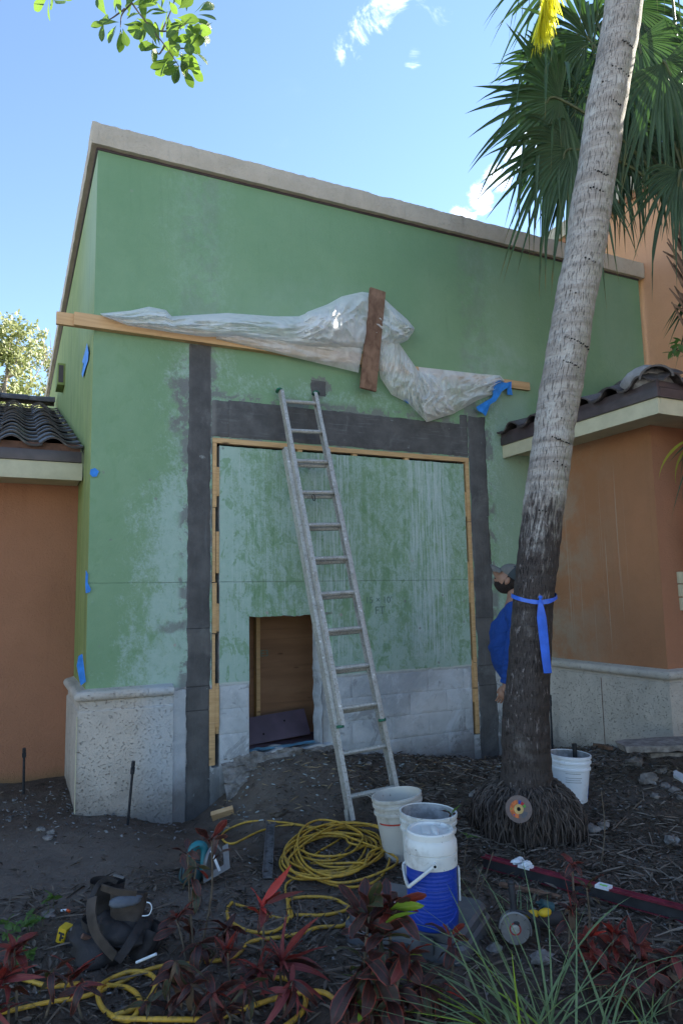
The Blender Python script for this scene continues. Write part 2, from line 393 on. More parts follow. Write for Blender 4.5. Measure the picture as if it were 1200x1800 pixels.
def m_orange(a, b, dk):
    def f(N):
        x, y, z = N.sep(N.pos()); n1 = N.noise(1.4, 4, .6); n3 = N.noise(36, 5, .75); n4 = N.noise(110, 3, .6)
        c = N.mix(N.sm(n1, .3, .7), a, b)
        c = N.mix(N.sm(n3, .58, .75)*.25, c, dk)
        st = N.noise(1., 5, .6, N.comb(x*10, y*16, z*.5), .1)
        c = N.mix(N.sm(st, .56, .75)*.25, c, dk)
        # lime bloom and runs on the wing beside the palm
        bloom = N.band(x, 4.3, 4.6, .05)*N.sm(y, -1.3, .0)*N.sm(N.noise(2.2, 5, .7), .35, .65)
        c = N.mix(bloom*.6, c, (.34, .33, .26))
        rn = N.sm(N.noise(1., 2, .5, N.comb(0., y*48, z*.25)), .66, .70)*N.band(x, 4.3, 4.6, .05)*N.band(y, -1.1, -.3, .15)*N.band(z, 1.2, 2.6, .3)
        c = N.mix(rn*.55, c, (.45, .38, .30))
        fl = N.sm(N.vor(30), .02, .07, 1, 0)*N.band(x, 4.3, 4.6, .05)*N.sm(N.noise(2.), .5, .62); c = N.mix(fl*.8, c, (.45, .36, .28))
        mo = (1-N.sm(z+n1*.2, .08, .3))*(1-N.sm(x, .5, 1.)); c = N.mix(mo*.7, c, (.10, .11, .04))
        return dict(c=c, r=.82, bump=n4*.8+n3*1.2, bd=.009)
    return f
mat('orange_wall', m_orange((.325, .148, .082), (.375, .172, .097), (.215, .095, .055)))
mat('brown_orange_wall', m_orange((.33, .155, .075), (.385, .18, .09), (.20, .10, .055)))
mat('peach_wall', m_orange((.64, .32, .175), (.70, .36, .205), (.52, .25, .13)))
plain('cream_trim', (.47, .44, .31), .6, var=.1, sc=6, bump=.001, dirt=.25, dc=(.28, .25, .18))
plain('dark_metal_trim', (.060, .045, .050), .4, var=.2, sc=9, s=.5)
plain('bird_stop_mortar', (.14, .075, .055), .85, var=.3, sc=12, bump=.003)
def m_tile(N):
    n = N.noise(9, 5, .65, N.obj()); n3 = N.noise(60, 4, .7, N.obj()); rr = N.rnd()
    c = N.mix(rr, (.045, .038, .040), (.085, .070, .068)); c = N.mix(N.sm(n, .52, .72)*.6, c, (.17, .155, .15))
    c = N.mix(N.sm(N.noise(3, 4, .6), .55, .7)*.5, c, (.025, .024, .025))
    return dict(c=c, r=N.sm(n, .3, .7, .35, .65), bump=n3+n, bd=.003, s=.5)
mat('dark_roof_tile', m_tile)
plain('grey_cement', (.26, .25, .25), .85, var=.25, sc=10, bump=.004, dirt=.3, dc=(.12, .09, .07))
def m_wood(a, b, dk, sx=2.2, ring=36, rough=.7):
    def f(N):
        x, y, z = N.sep(N.obj())
        g = N.noise(1., 5, .6, N.comb(x*sx, y*ring, z*ring), .5); g2 = N.noise(1., 3, .5, N.comb(x*sx*.6, y*ring*3, z*ring*3))
        kn = N.vor(1., N.comb(x*2.6, y*4, z*9)); c = N.mix(N.sm(g, .3, .7), a, b); c = N.mix(N.sm(g2, .55, .75)*.4, c, dk)
        c = N.mix(N.sm(kn, .04, .13, 1, 0)*.8, c, (dk[0]*.5, dk[1]*.45, dk[2]*.4))
        c = N.mix(N.sm(N.noise(2.3, 5, .7, N.obj()), .60, .75)*.45, c, dk)
        return dict(c=c, r=rough, bump=g+g2*.6, bd=.0015)
    return f
mat('pine_lumber', m_wood((.50, .30, .145), (.60, .385, .20), (.27, .15, .08)))
mat('frame_lumber', m_wood((.46, .285, .13), (.56, .36, .18), (.22, .13, .07), 5))
mat('weathered_board', m_wood((.120, .064, .040), (.245, .145, .095), (.050, .028, .020), 9, 14, .85))
mat('plywood', m_wood((.22, .115, .062), (.29, .155, .085), (.11, .052, .03), 1.6, 9, .75))
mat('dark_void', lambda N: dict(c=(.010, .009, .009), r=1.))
plain('purple_membrane', (.085, .060, .085), .5, var=.2, sc=5, dirt=.25, dc=(.14, .11, .13))
def m_soil(N):
    p = N.pos(); n1 = N.noise(1.1, 4, .6); n2 = N.noise(5, 6, .7); n3 = N.noise(26, 6, .75); n4 = N.noise(110, 4, .7); x, y, z = N.sep(p)
    c = N.mix(N.sm(n2, .3, .7), (.115, .087, .067), (.195, .152, .122))
    pale = N.sm(n1, .48, .62)*N.sm(n2, .38, .60)
    c = N.mix(pale*.85, c, (.21, .178, .150))
    c = N.mix(N.sm(z, .10, .32)*.6*N.sm(n2, .3, .6), c, (.15, .135, .12))
    dq = lambda a, b, r: 1-N.sm((((x-a)*(x-a)+(y-b)*(y-b))._m('SQRT'))+(n2-.5)*.7, r*.4, r)
    pp = dq(-.35, -1.0, .95).max(dq(.5, -2.05, .6)).max(dq(4.0, -1.4, 1.2)*.8).max(dq(1.7, -.35, .7)*.6); c = N.mix(pp*.75*N.sm(n3, .25, .5), c, (.26, .22, .19))
    c = N.mix(N.sm(n3, .60, .74)*.5, c, (.20, .17, .145)); c = N.mix(N.sm(n3, .42, .25)*.6, c, (.022, .018, .015))
    c = N.mix(N.sm(N.vor(55), .03, .12, 1, 0)*.5*N.sm(n2, .45, .6), c, (.24, .23, .22))
    c = N.mix(N.noise(9, 5, .7)*.4, c, (.06, .042, .032)); far = N.sm(((x-1)*(x-1)+(y+2)*(y+2))._m('SQRT'), 7., 9.); c = N.mix(far, c, N.mix(n1, (.46, .44, .40), (.56, .54, .49)))  # unseen far ground made pale to bounce fill light onto the shaded walls
    return dict(c=c, r=.95, bump=n4*.5+n3*1.2+n2, bd=.03, s=.15)
mat('soil', m_soil)

# ---------------------------------------------------------------- ground
HC = np.array([(-1., .9, .06, .5), (.0, .0, .06, .3), (-.2, .6, .08, .4), (.3, -.12, -.02, .25), (.64, -.05, -.16, .2), (.96, -.03, -.15, .18), (.8, -.35, -.10, .25), (1.12, -.02, .08, .12),
  (1.3, .0, .29, .15), (1.62, .0, .31, .2), (1.95, .0, .29, .2), (1.6, -.35, .16, .3), (2.3, .0, .2, .2), (2.7, .0, .17, .2), (3.2, .0, .08, .2), (3.6, .0, .0, .2), (4., .0, -.02, .3), (2.6, -.5, .06, .4),
  (4.3, -.2, .06, .3), (4.45, -.8, .17, .35), (4.4, -1.5, .31, .45), (5.2, -1.9, .36, .7), (3.6, -1.2, .10, .5), (4.0, -2.0, .20, .6), (2.9, -1.9, .02, .4), (1.66, -1.1, 0, .4), (0, -1.2, 0, .5), (1.5, -2, 0, .6), (0, -2.4, 0, .8), (2.5, -2.6, .02, .6), (1, -3.4, 0, 1.), (1, -5.5, 0, 1.5), (-2, -2, .03, 1.2), (3.4, -3.4, .10, .8), (6, -4, .25, 1.2)])
def gz_s(x, y):
    x = np.asarray(x, float); y = np.asarray(y, float); num = np.zeros_like(x); den = np.full_like(x, .02)
    for a, b, h, s in HC:
        w = np.exp(-((x-a)**2+(y-b)**2)/(2*s*s))/s**1.2; num += w*h; den += w
    return num/den
def gz(x, y, fine=True):
    h = float(gz_s(x, y))
    if fine and -4 < x < 8 and -6 < y < 2:
        h += .018*mn.noise(Vector((x*2.3, y*2.3, 1)))+.011*mn.noise(Vector((x*7, y*7, 4)))+.006*mn.noise(Vector((x*21, y*21, 9)))
    return h
def gpt(px, py, lift=0.):                       # point of the ground seen at a pixel
    z = 0.
    for _ in range(12):
        p = onZ(px, py, z+lift); z = z*.4+gz(p.x, p.y)*.6
    p = onZ(px, py, z+lift); return Vector((p.x, p.y, gz(p.x, p.y)+lift))
def build_ground():
    def axis(a, b, st, far):
        c = list(np.arange(a, b+1e-6, st)); s = st; lo = []; v = a
        while v > -far: s *= 1.35; v -= s; lo.append(v)
        s = st; hi = []; v = b
        while v < far: s *= 1.35; v += s; hi.append(v)
        return np.array(lo[::-1]+c+hi)
    X = axis(-1.8, 5.6, .022, 900); Y = axis(-4.6, 1.1, .022, 900)
    GX, GY = np.meshgrid(X, Y); Z = gz_s(GX, GY)
    V = []
    for j in range(len(Y)):
        for i in range(len(X)):
            x = X[i]; y = Y[j]; h = Z[j, i]
            if -3 < x < 7 and -6 < y < 2:
                h += .018*mn.noise(Vector((x*2.3, y*2.3, 1)))+.011*mn.noise(Vector((x*7, y*7, 4)))+.006*mn.noise(Vector((x*21, y*21, 9)))+.004*mn.noise(Vector((x*47, y*47, 9)))
            V.append((x, y, h))
    n = len(X); F = [(j*n+i, j*n+i+1, (j+1)*n+i+1, (j+1)*n+i) for j in range(len(Y)-1) for i in range(n-1)]
    me = bpy.data.meshes.new('ground'); me.from_pydata(V, [], F); me.materials.append(MATS['soil']); me.shade_smooth()
    o = bpy.data.objects.new('ground', me); COL.objects.link(o); o['kind'] = 'structure'
build_ground()

# ---------------------------------------------------------------- green building
GB = thing('green_building', 'green stucco building with tan coping and a framed wall panel being repaired', 'building', (0, 0, 0))
def nz(x, z, s, k=0.): return mn.noise(Vector((x*s+k, z*s-k, k)))
def wall_front():
    def ax(a, b, st, cuts):
        v = sorted(set([round(q, 4) for q in np.arange(a, b+1e-6, st)])); out = [q for q in v if min(abs(q-c) for c in cuts) > st*.45]
        return sorted(out+list(cuts))
    X = ax(0, 6.2, .025, [0, .97, 1.035, 1.29, 1.95, 2.06, 3.535, 3.60, 6.2]); Z = ax(-.6, 5.36, .025, [-.6, .24, .31, 1.43, .885, 2.885, 2.95, 5.36])
    def solid(x, z):
        if .97 < x < 1.035 and .24 < z < 2.95: return False
        if 3.535 < x < 3.60 and .24 < z < 2.95: return False
        if .97 < x < 3.6 and 2.885 < z < 2.95: return False
        if 1.29 < x < 1.95 and .31 < z < 1.43: return False
        return True
    def rec(x, z): return 1.95 < x < 2.06 and .31 < z < 1.45
    nx = len(X); mb = MB(); S_ = [[solid((X[i]+X[i+1])/2, (Z[j]+Z[j+1])/2) for i in range(nx-1)] for j in range(len(Z)-1)]
    for z in Z:
        for x in X:
            y = .0015*nz(x, z, 3.)+.001*nz(x, z, 11.); dx = dz = 0
            inn = 1.0 < x < 3.57 and z < 2.9
            if inn and z < .885-.012+.020*nz(x, 0, 7.)+.012*nz(x, 0, 23.): y += .0115
            if rec(x, z): y += .035+.01*nz(x, z, 18.)
            if 1.29 <= x <= 1.95 and abs(z-1.43) < .001: dz = .016*nz(x, 0, 9.)+.010*nz(x, 3, 31.)
            if .31 <= z <= 1.43 and abs(x-1.95) < .001: dx = .014*nz(0, z, 9.)+.006*nz(3, z, 31.)
            if abs(z-.31) < .001 and 1.29 <= x <= 1.95: dz = .03*nz(x, 5, 6.)
            if abs(z-2.885) < .001 and 1.04 < x < 3.53: dz = .006*nz(x, 7, 16.)-.003
            if abs(x-1.035) < .001: dx = .003*nz(7, z, 16.)
            if abs(x-.97) < .001: dx = .004*nz(9, z, 14.)
            mb.v.append(Vector((x+dx, y, z+dz)))
    for j in range(len(Z)-1):
        for i in range(nx-1):
            if not S_[j][i]: continue
            a, b, c, d = j*nx+i, j*nx+i+1, (j+1)*nx+i+1, (j+1)*nx+i
            mb.f.append((a, b, c, d))
            for (p, q, jj, ii) in ((a, b, j-1, i), (b, c, j, i+1), (c, d, j+1, i), (d, a, j, i-1)):
                if 0 <= jj < len(Z)-1 and 0 <= ii < nx-1 and not S_[jj][ii]:
                    n = len(mb.v)
                    mb.v += [Vector((mb.v[p].x, .2, mb.v[p].z)), Vector((mb.v[q].x, .2, mb.v[q].z))]
                    mb.f.append((q, p, n, n+1))
    return part('front_wall', mb, MATS['green_wall'], GB, smooth=40)
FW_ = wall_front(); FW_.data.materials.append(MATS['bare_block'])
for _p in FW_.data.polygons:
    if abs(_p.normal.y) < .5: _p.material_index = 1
part('side_wall', MB().box(0, .002, .001, 13., -.6, 5.36), MATS['green_side_wall'], GB, smooth=0)
b = MB(); b.box(.01, 6.2, 5., 13., -.5, 5.3); part('rear_block', b, MATS['green_side_wall'], GB, smooth=0)
# coping: a rough sloped cap that stands proud of the walls
def coping():
    mb = MB()
    def strip(n, f):        # f(t, k) -> point, k = profile index
        K = 6; vs = [f(i/(n-1), k) for i in range(n) for k in range(K)]
        mb.add(vs, [(i*K+k, i*K+(k+1) % K, (i+1)*K+(k+1) % K, (i+1)*K+k) for i in range(n-1) for k in range(K)]+[tuple(range(K)), tuple((n-1)*K+k for k in range(K))[::-1]])
    pf = [(-.055, 5.325), (-.062, 5.42), (-.052, 5.515), (.10, 5.53), (.26, 5.52), (.26, 5.325)]
    def f(t, k):
        x = -.055+6.30*t; y, z = pf[k]
        if k < 1: return Vector((x, y+.003*nz(x, k, 6.), z+.004*nz(x, k, 8.)))
        return Vector((x, y+.006*nz(x, k*3., 7.), z+.012*nz(x, k*5., 4.)+.008*nz(x, k*5., 19.)))
    strip(260, f)
    def g(t, k):
        y = .262+12.7*t; x, z = pf[k]
        return Vector((x+.006*nz(y, k*3., 7.), y, z+.003*nz(y, k*5., 4.)))
    strip(120, g)
    return part('coping', mb, MATS['tan_coping'], GB, smooth=50)
coping()
b = MB().box(-.010, 6.2, -.010, .0, 5.305, 5.33).box(-.012, -.001, .001, 12.9, 5.29, 5.33); part('drip_shadow_strip', b, MATS['dark_metal_trim'], GB, smooth=0)  # dark strip standing in for the shade line under the coping
# plinth with a half-round moulding
def plinth(parent, path, z0, z1, mt, base=.05, nm='plinth'):
    # path: list of (x, y, nx, ny) with outward normals; profile (out, z)
    H = z1-z0
    pf = [(base, z0-.5), (base, z0+H*.82), (base-.012, z0+H*.835), (base-.012, z1-.088)]
    pf += [(base-.012+.042*math.sin(PI*t/8), z1-.088+.075*(1-math.cos(PI*t/8))/2) for t in range(9)]+[(0, z1)]
    mb = MB(); K = len(pf)
    for (x, y, nx, ny) in path: mb.v += [Vector((x+nx*o, y+ny*o, z)) for o, z in pf]
    mb.f += [(i*K+k, (i+1)*K+k, (i+1)*K+k+1, i*K+k+1) for i in range(len(path)-1) for k in range(K-1)]
    mb.f += [tuple(range(K))[::-1], tuple((len(path)-1)*K+k for k in range(K))]
    return part(nm, mb, mt, parent, smooth=30)
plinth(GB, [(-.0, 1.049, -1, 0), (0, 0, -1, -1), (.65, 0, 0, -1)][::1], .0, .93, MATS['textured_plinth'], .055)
b = MB().box(-.064, -.0555, -.064, -.0555, -.2, .74); part('corner_bead', b, MATS['cream_trim'], GB, smooth=0)
_mb = MB()
for _j in range(46):
    for _i in range(7): _x = .652+.103*_i/6; _z = -.4+1.275*_j/45; _mb.v.append(Vector((_x, -.040+.022*(_i/6)+.003*nz(_x, _z, 12.), _z if _j < 45 else _z+.012*nz(_x, 2, 20.))))
_mb.f = [(_j*7+_i, _j*7+_i+1, (_j+1)*7+_i+1, (_j+1)*7+_i) for _j in range(45) for _i in range(6)]
_n = len(_mb.v); _mb.add([(.652, 0, .875), (.755, 0, .875)], []); _mb.f.append((44*7+45*0, 0, 0)) if False else None
part('render_return', _mb, MATS['bare_block'], GB, smooth=60)
# dark mortar columns and lintel, a few millimetres proud, with torn edges
def ragged(x0, x1, z0, z1, y, amp, sd, name='mortar_band', top=None):
    nx = max(4, int((x1-x0)/.02)); nzv = max(4, int((z1-z0)/.02)); mb = MB()
    for j in range(nzv+1):
        for i in range(nx+1):
            x = x0+(x1-x0)*i/nx; z = z0+(z1-z0)*j/nzv; yy = y-.0015*nz(x, z, 9., sd)
            e = 0
            if i in (0, nx): x += amp*(nz(x*0+sd, z, 5., sd)+.6*nz(sd, z, 21., sd))
            if j in (0, nzv): z += amp*(nz(x, sd, 5., sd)+.6*nz(x, sd, 21., sd)); 
            if i in (0, nx) or j in (0, nzv): yy = .004
            mb.v.append(Vector((x, yy, z)))
    mb.f = [(j*(nx+1)+i, j*(nx+1)+i+1, (j+1)*(nx+1)+i+1, (j+1)*(nx+1)+i) for j in range(nzv) for i in range(nx)]
    return part(name, mb, MATS['grey_mortar'], GB, smooth=60)
ragged(.755, .965, -.4, 3.76, -.005, .024, 1.3)
ragged(.955, 1.13, 2.955, 3.285, -.0085, .006, 2.2)
ragged(1.10, 3.61, 2.955, 3.30, -.0055, .016, 3.1)
ragged(3.600, 3.83, -.4, 3.40, -.007, .026, 4.7)
ragged(3.50, 3.61, 3.12, 3.40, -.010, .008, 5.7)
ragged(1.88, 2.05, 3.42, 3.58, -.004, .06, 9.1, 'mortar_patch')
# bare concrete blocks of the lower panel
def blocks():
    rows = [.885, .69, .49, .29, .09, -.11]; k = 0
    for r_ in range(5):
        zt, zb = rows[r_]-.0008, rows[r_+1]+.0008
        for (xa, xb) in ((1.037, 1.288), (2.062, 3.533)) if zb > .25 else ((1.037, 3.533),):
            xs = [xa]+[q for q in np.arange(1.04+(.2 if r_ % 2 else 0), 3.5, .4) if xa+.06 < q < xb-.06]+[xb]
            for i in range(len(xs)-1):
                mb = MB(); x0 = xs[i]+.0006; x1 = xs[i+1]-.0006; n = max(3, int((x1-x0)/.03)); m = 6
                y0 = .0035+.001*random.random()
                def f(u, v):
                    x = x0+(x1-x0)*u; z = zb+(zt-zb)*v; e = (u in (0., 1.) or v in (0., 1.))
                    zz = z+(.010*nz(x, 0, 13.) if (r_ == 0 and v == 1.) else 0)
                    return Vector((x, .0052 if e else y0+.002*nz(x, z, 12.), zz))
                us = [0, .012]+[t/n for t in range(1, n)]+[.988, 1]; vs = [0, .02]+[t/m for t in range(1, m)]+[.98, 1]
                vv = [f(float(u), float(v)) for v in vs for u in us]; nu = len(us)
                mb.add(vv, [(b_*nu+a, b_*nu+a+1, (b_+1)*nu+a+1, (b_+1)*nu+a) for b_ in range(len(vs)-1) for a in range(nu-1)])
                part('block', mb, MATS['bare_block'], GB, smooth=50); k += 1
blocks()
# rough concrete sill below the opening
b = MB()
b.grid(lambda u, v: Vector((1.05+1.1*u, -.16*(1-v)**1.3+.03*nz(u*1.1, v, 6.)+.02*nz(u*1.1, v, 17.)+.012*nz(u*1.1, v, 39.)+(.0 if v < .95 else .01), .02+.30*v**.7+.03*nz(u*1.3, v, 5., 2.)+.012*nz(u*1.3, v, 19., 2.)-.12*abs(u-.45)**2)), 70, 20)
mat('dusty_concrete', lambda N: dict(c=N.mix(N.sm(N.noise(9, 6, .75), .35, .65), (.13, .115, .10), (.31, .29, .27)), r=.95, bump=N.noise(30, 6, .75), bd=.02))
part('broken_sill', b, MATS['dusty_concrete'], GB, smooth=60)
# wood in the slot round the panel
def lum(name, x0, x1, y0, y1, z0, z1, m='frame_lumber', bev=.0015):
    o = part(name, MB().box(x0, x1, y0, y1, z0, z1), MATS[m], GB, bevel=bev); return o
lum('header_strip', .972, 3.598, -.006, .05, 2.905, 2.948)
for x in (1.75, 2.30, 2.86): lum('spacer', x, x+.045, .004, .05, 2.868, 2.9045)
for z0, z1, w in ((.42, 1.30, .030), (1.305, 1.72, .042), (1.725, 2.35, .030), (2.352, 2.904, .040)): lum('jamb_strip', .974, .974+w-.006, -.004, .05, z0+.002, z1)
for z0, z1 in ((.50, .90), (1.32, 1.55), (1.80, 2.15), (2.45, 2.7)): lum('spacer', 1.004, 1.033, .006, .05, z0, z1)
part('jamb_strip', MB().box(.948, .996, -.014, -.0075, .26, .86), MATS['frame_lumber'], GB, bevel=.0015)
part('jamb_strip', MB().box(.9975, 1.030, -.012, .03, .56, .88), MATS['frame_lumber'], GB, bevel=.0015)
for z0, z1 in ((.25, .92), (.925, 1.70), (1.705, 2.30), (2.305, 2.904)): lum('jamb_strip', 3.558, 3.597, -.005, .05, z0, z1)
for z0, z1 in ((.55, .95), (1.5, 1.9), (2.35, 2.6)): lum('spacer', 3.537, 3.557, .006, .05, z0, z1)
b = MB().box(.90, 3.68, .20, .21, .2, 3.); b.f = b.f[:]; 
# dark cavity behind the slot (four strips so that the opening stays clear)
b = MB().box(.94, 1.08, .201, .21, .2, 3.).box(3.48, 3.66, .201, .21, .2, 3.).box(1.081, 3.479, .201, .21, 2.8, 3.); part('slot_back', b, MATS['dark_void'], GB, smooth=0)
# opening: plywood box with a stud, a dark panel leaning low, sheet on the floor
part('plywood_back', MB().box(1.0, 2.4, .60, .615, .2, 1.55), MATS['plywood'], GB, smooth=0)
part('plywood_side', MB().box(2.30, 2.315, .202, .598, .2, 1.5), MATS['plywood'], GB, smooth=0)
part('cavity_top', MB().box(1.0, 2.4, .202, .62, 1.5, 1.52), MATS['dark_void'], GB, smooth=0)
part('cavity_floor', MB().box(1.2, 2.3, .12, .62, .30, .315), MATS['purple_membrane'], GB, smooth=0)
part('stud', MB().box(1.525, 1.562, .52, .598, .3, 1.5), MATS['frame_lumber'], GB, bevel=.002)
part('stud', MB().box(1.445, 1.47, .585, .599, .3, 1.5), MATS['plywood'], GB, bevel=.002)
b = MB(); b.M = Matrix.Translation((1.64, .36, .43)) @ Matrix.Rotation(R(-28), 4, 'X') @ Matrix.Rotation(R(-4), 4, 'Y'); b.box(-.33, .32, -.008, .008, -.11, .13)
part('membrane_panel', b, MATS['purple_membrane'], GB, bevel=.003)
for x, z in ((-.12, -.03), (.10, .055)):
    b = MB(); b.M = Matrix.Translation((1.64, .34, .43)) @ Matrix.Rotation(R(-28), 4, 'X') @ Matrix.Rotation(R(-4), 4, 'Y'); b.lathe([(0, -.001), (.009, -.001), (.009, .001), (0, .001)], 12, (0, 0, 0), Matrix.Translation((x, -.0, z)) @ Matrix.Rotation(PI/2, 4, 'X'))
    part('screw_hole', b, MATS['dark_void'], GB, smooth=0)
plain('blue_film', (.12, .30, .42), .35, var=.2)
b = MB().grid(lambda u, v: Vector((1.30+.60*u, .06+.10*v+.02*nz(u, v, 5.)-.03*u, .318+.012*nz(u*2, v, 4., 3.)+.02*u*u)), 30, 6); part('blue_film_edge', b, MATS['blue_film'], GB)
plain('pencil_mark', (.12, .19, .15), .8, var=.1)
text_mesh('15 × 10\'', .085, frame((2.53, -.0035, 1.545), (1, 0, 0), (0, 0, 1), (0, -1, 0)), MATS['pencil_mark'], 'pencil_marking', GB, .0001)['kind'] = 'stuff'
text_mesh('FT', .10, frame((2.54, -.0035, 1.45), (1, 0, 0), (0, 0, 1), (0, -1, 0)), MATS['pencil_mark'], 'pencil_marking', GB, .0001)['kind'] = 'stuff'
text_mesh('E3', .085, frame((1.63, .598, 1.07), (1, 0, 0), (0, 0, 1), (0, -1, 0)), MATS['pencil_mark'], 'pencil_marking', GB, .0001)['kind'] = 'stuff'
# vent on the side wall
v = onX(113, 665, 0.)
VT = part('side_vent', MB().box(-.09, -.001, v.y-.18, v.y+.18, v.z-.14, v.z+.14), MATS['green_side_wall'], GB, bevel=.006)
part('vent_louvre', MB().box(-.075, -.02, v.y-.186, v.y-.1801, v.z-.11, v.z+.11), MATS['dark_metal_trim'], VT, smooth=0)

# ---------------------------------------------------------------- roof tiles
def s_tile():
    pr = []
    for i in range(13):
        t = i/12; x = t*.34-.01
        h = .060*math.sin(PI*min(1, t/.62)) if t < .62 else -.014*math.sin(PI*(t-.62)/.38)
        pr.append((x, h))
    mb = MB(); K = len(pr); L = .40
    for s_, z0 in ((0, 0.030), (L, .0)):
        mb.v += [Vector((x, s_, z+z0)) for x, z in pr]+[Vector((x, s_, z+z0-.016)) for x, z in pr]
    for k in range(K-1):
        mb.f += [(k, k+1, 2*K+k+1, 2*K+k), (K+k, 3*K+k, 3*K+k+1, K+k+1), (k, K+k, K+k+1, k+1)]
    mb.f += [(0, 2*K, 3*K, K), (K-1, 2*K-1, 4*K-1, 3*K-1)]
    return mesh('roof_tile', mb, MATS['dark_roof_tile'], smooth=40)
TILE = s_tile()
def lay(parent, o, ex, ey, cols, rows, keep=None, dx=.318, dy=.335, name='roof_tile'):
    ex = Vector(ex).normalized(); ey = Vector(ey).normalized(); ez = ex.cross(ey)
    if ez.z < 0: ez = -ez
    for r_ in range(rows):
        for c in range(cols):
            p = Vector(o)+ex*dx*c+ey*dy*r_+ez*random.uniform(-.004, .005)
            if keep and not keep(p+ex*dx*.5+ey*dy*.5): continue
            inst(name, TILE, frame(p, ex, ey, ez) @ Matrix.Rotation(random.uniform(-.02, .02), 4, 'Z'), parent)
def cap_tile(L=.42, r=.13):
    mb = MB(); n = 10
    for s_, rr in ((0, r), (L, r*.85)):
        mb.v += [Vector((rr*math.cos(PI*k/n), s_, rr*.8*math.sin(PI*k/n))) for k in range(n+1)]+[Vector(((rr-.018)*math.cos(PI*k/n), s_, (rr-.018)*.8*math.sin(PI*k/n))) for k in range(n+1)]
    K = n+1
    for k in range(n): mb.f += [(k, k+1, 2*K+k+1, 2*K+k), (K+k, 3*K+k, 3*K+k+1, K+k+1), (k, K+k, K+k+1, k+1)]
    return mesh('ridge_cap', mb, MATS['dark_roof_tile'], smooth=40)
CAP = cap_tile()

# ---------------------------------------------------------------- left orange wing
LB = thing('orange_annex', 'low orange wing with a dark tiled roof left of the green wall', 'building', (-3, 1.05, 0))
part('wall', MB().box(-6.5, -.001, 1.05, 5.2, -.5, 2.72), MATS['orange_wall'], LB, smooth=0)
part('fascia', MB().box(-6.5, -.012, .565, .60, 2.615, 2.765), MATS['cream_trim'], LB, bevel=.003)
part('soffit', MB().box(-6.5, -.014, .601, 1.049, 2.64, 2.66), MATS['cream_trim'], LB, smooth=0)
part('drip_edge', MB().box(-6.5, -.020, .548, .62, 2.768, 2.86), MATS['dark_metal_trim'], LB, bevel=.004)
SL = math.radians(18.6); ey = Vector((0, math.cos(SL), math.sin(SL)))
part('bird_stop', MB().box(-6.5, -.03, .575, .60, 2.861, 2.925), MATS['bird_stop_mortar'], LB, smooth=0)
b = MB(); b.M = frame((-6.5, .56, 2.86), (1, 0, 0), ey, Vector((1, 0, 0)).cross(ey)); b.box(0, 6.46, .05, 4.72, -.03, -.005); part('roof_deck', b, MATS['dark_metal_trim'], LB, smooth=0)
lay(LB, (-.345-.318*8, .52, 2.875), (1, 0, 0), ey, 9, 14)
for i in range(8): inst('ridge_cap', CAP, frame((-.03-.36*i, 5.12, 4.47), (0, 1, 0), (-1, 0, 0), (0, 0, 1)), LB)

# ---------------------------------------------------------------- right wing and tower
RB = thing('orange_wing', 'low brown-orange wing with tan plinth and tiled hip roof right of the palm', 'building', (5.5, -1, 0))
WX, WY = 4.45, -1.49
b = MB().box(WX, 9.5, WY, -.003, -.5, 3.06); w = part('wall', b, MATS['brown_orange_wall'], RB, smooth=0)
w.data.materials.append(MATS['orange_wall'])
for f in w.data.polygons:
    if f.normal.y < -.9: f.material_index = 1
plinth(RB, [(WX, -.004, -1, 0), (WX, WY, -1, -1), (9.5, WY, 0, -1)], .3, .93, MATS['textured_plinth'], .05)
part('joint_strip', MB().box(WX-.0535, WX-.0505, -.80, -.795, -.1, .80), MATS['bird_stop_mortar'], RB, smooth=0)
EX, EY_, EZ = 4.03, -1.935, 3.03
def ring(name, o, th, z0, z1, m, bev=.003, far=-.002):
    b = MB().box(EX-o, EX-o+th, EY_-o, far, z0, z1).box(EX-o+th, 9.6, EY_-o, EY_-o+th, z0, z1); return part(name, b, MATS[m], RB, bevel=bev)
ring('fascia', 0, .03, 2.975, 3.105, 'cream_trim')
ring('drip_edge', .02, .03, 3.107, 3.185, 'dark_metal_trim', .004)
part('soffit', MB().box(EX+.031, WX, EY_+.031, -.003, 3.02, 3.035).box(WX+.001, 9.5, EY_+.031, WY-.001, 3.02, 3.035), MATS['cream_trim'], RB, smooth=0)
sl = math.radians(20); c_, s_ = math.cos(sl), math.sin(sl)
b = MB(); k = 3.2
b.add([(EX, EY_, 3.195), (EX, -.01, 3.195), (EX+1.9, -.01, 3.195+1.9*math.tan(sl)), (EX+1.9, EY_+1.9, 3.195+1.9*math.tan(sl))], [(0, 3, 2, 1)])
b.add([(EX, EY_, 3.196), (9.6, EY_, 3.196), (9.6, EY_+1.9, 3.195+1.9*math.tan(sl)), (EX+1.9, EY_+1.9, 3.195+1.9*math.tan(sl))], [(0, 1, 2, 3)])
part('roof_deck', b, MATS['dark_metal_trim'], RB, smooth=0)
part('bird_stop', MB().box(EX-.010, EX+.01, EY_-.005, -.003, 3.187, 3.24).box(EX+.0105, 9.6, EY_-.008, EY_+.012, 3.187, 3.24), MATS['dark_metal_trim'], RB, smooth=0)
lay(RB, (EX-.06, -.34, 3.21), (0, 1, 0), (c_, 0, s_), 1, 6)
for i in range(1, 7): lay(RB, (EX-.06, -.34-.318*i, 3.21), (0, 1, 0), (c_, 0, s_), 1, 6, keep=lambda p: (p.y-EY_) > (p.x-EX)-.1)
lay(RB, (EX+.02, EY_-.06, 3.21), (1, 0, 0), (0, c_, s_), 12, 6, keep=lambda p: (p.x-EX) > (p.y-EY_)-.1)
hd = Vector((1, 1, math.tan(sl))).normalized()
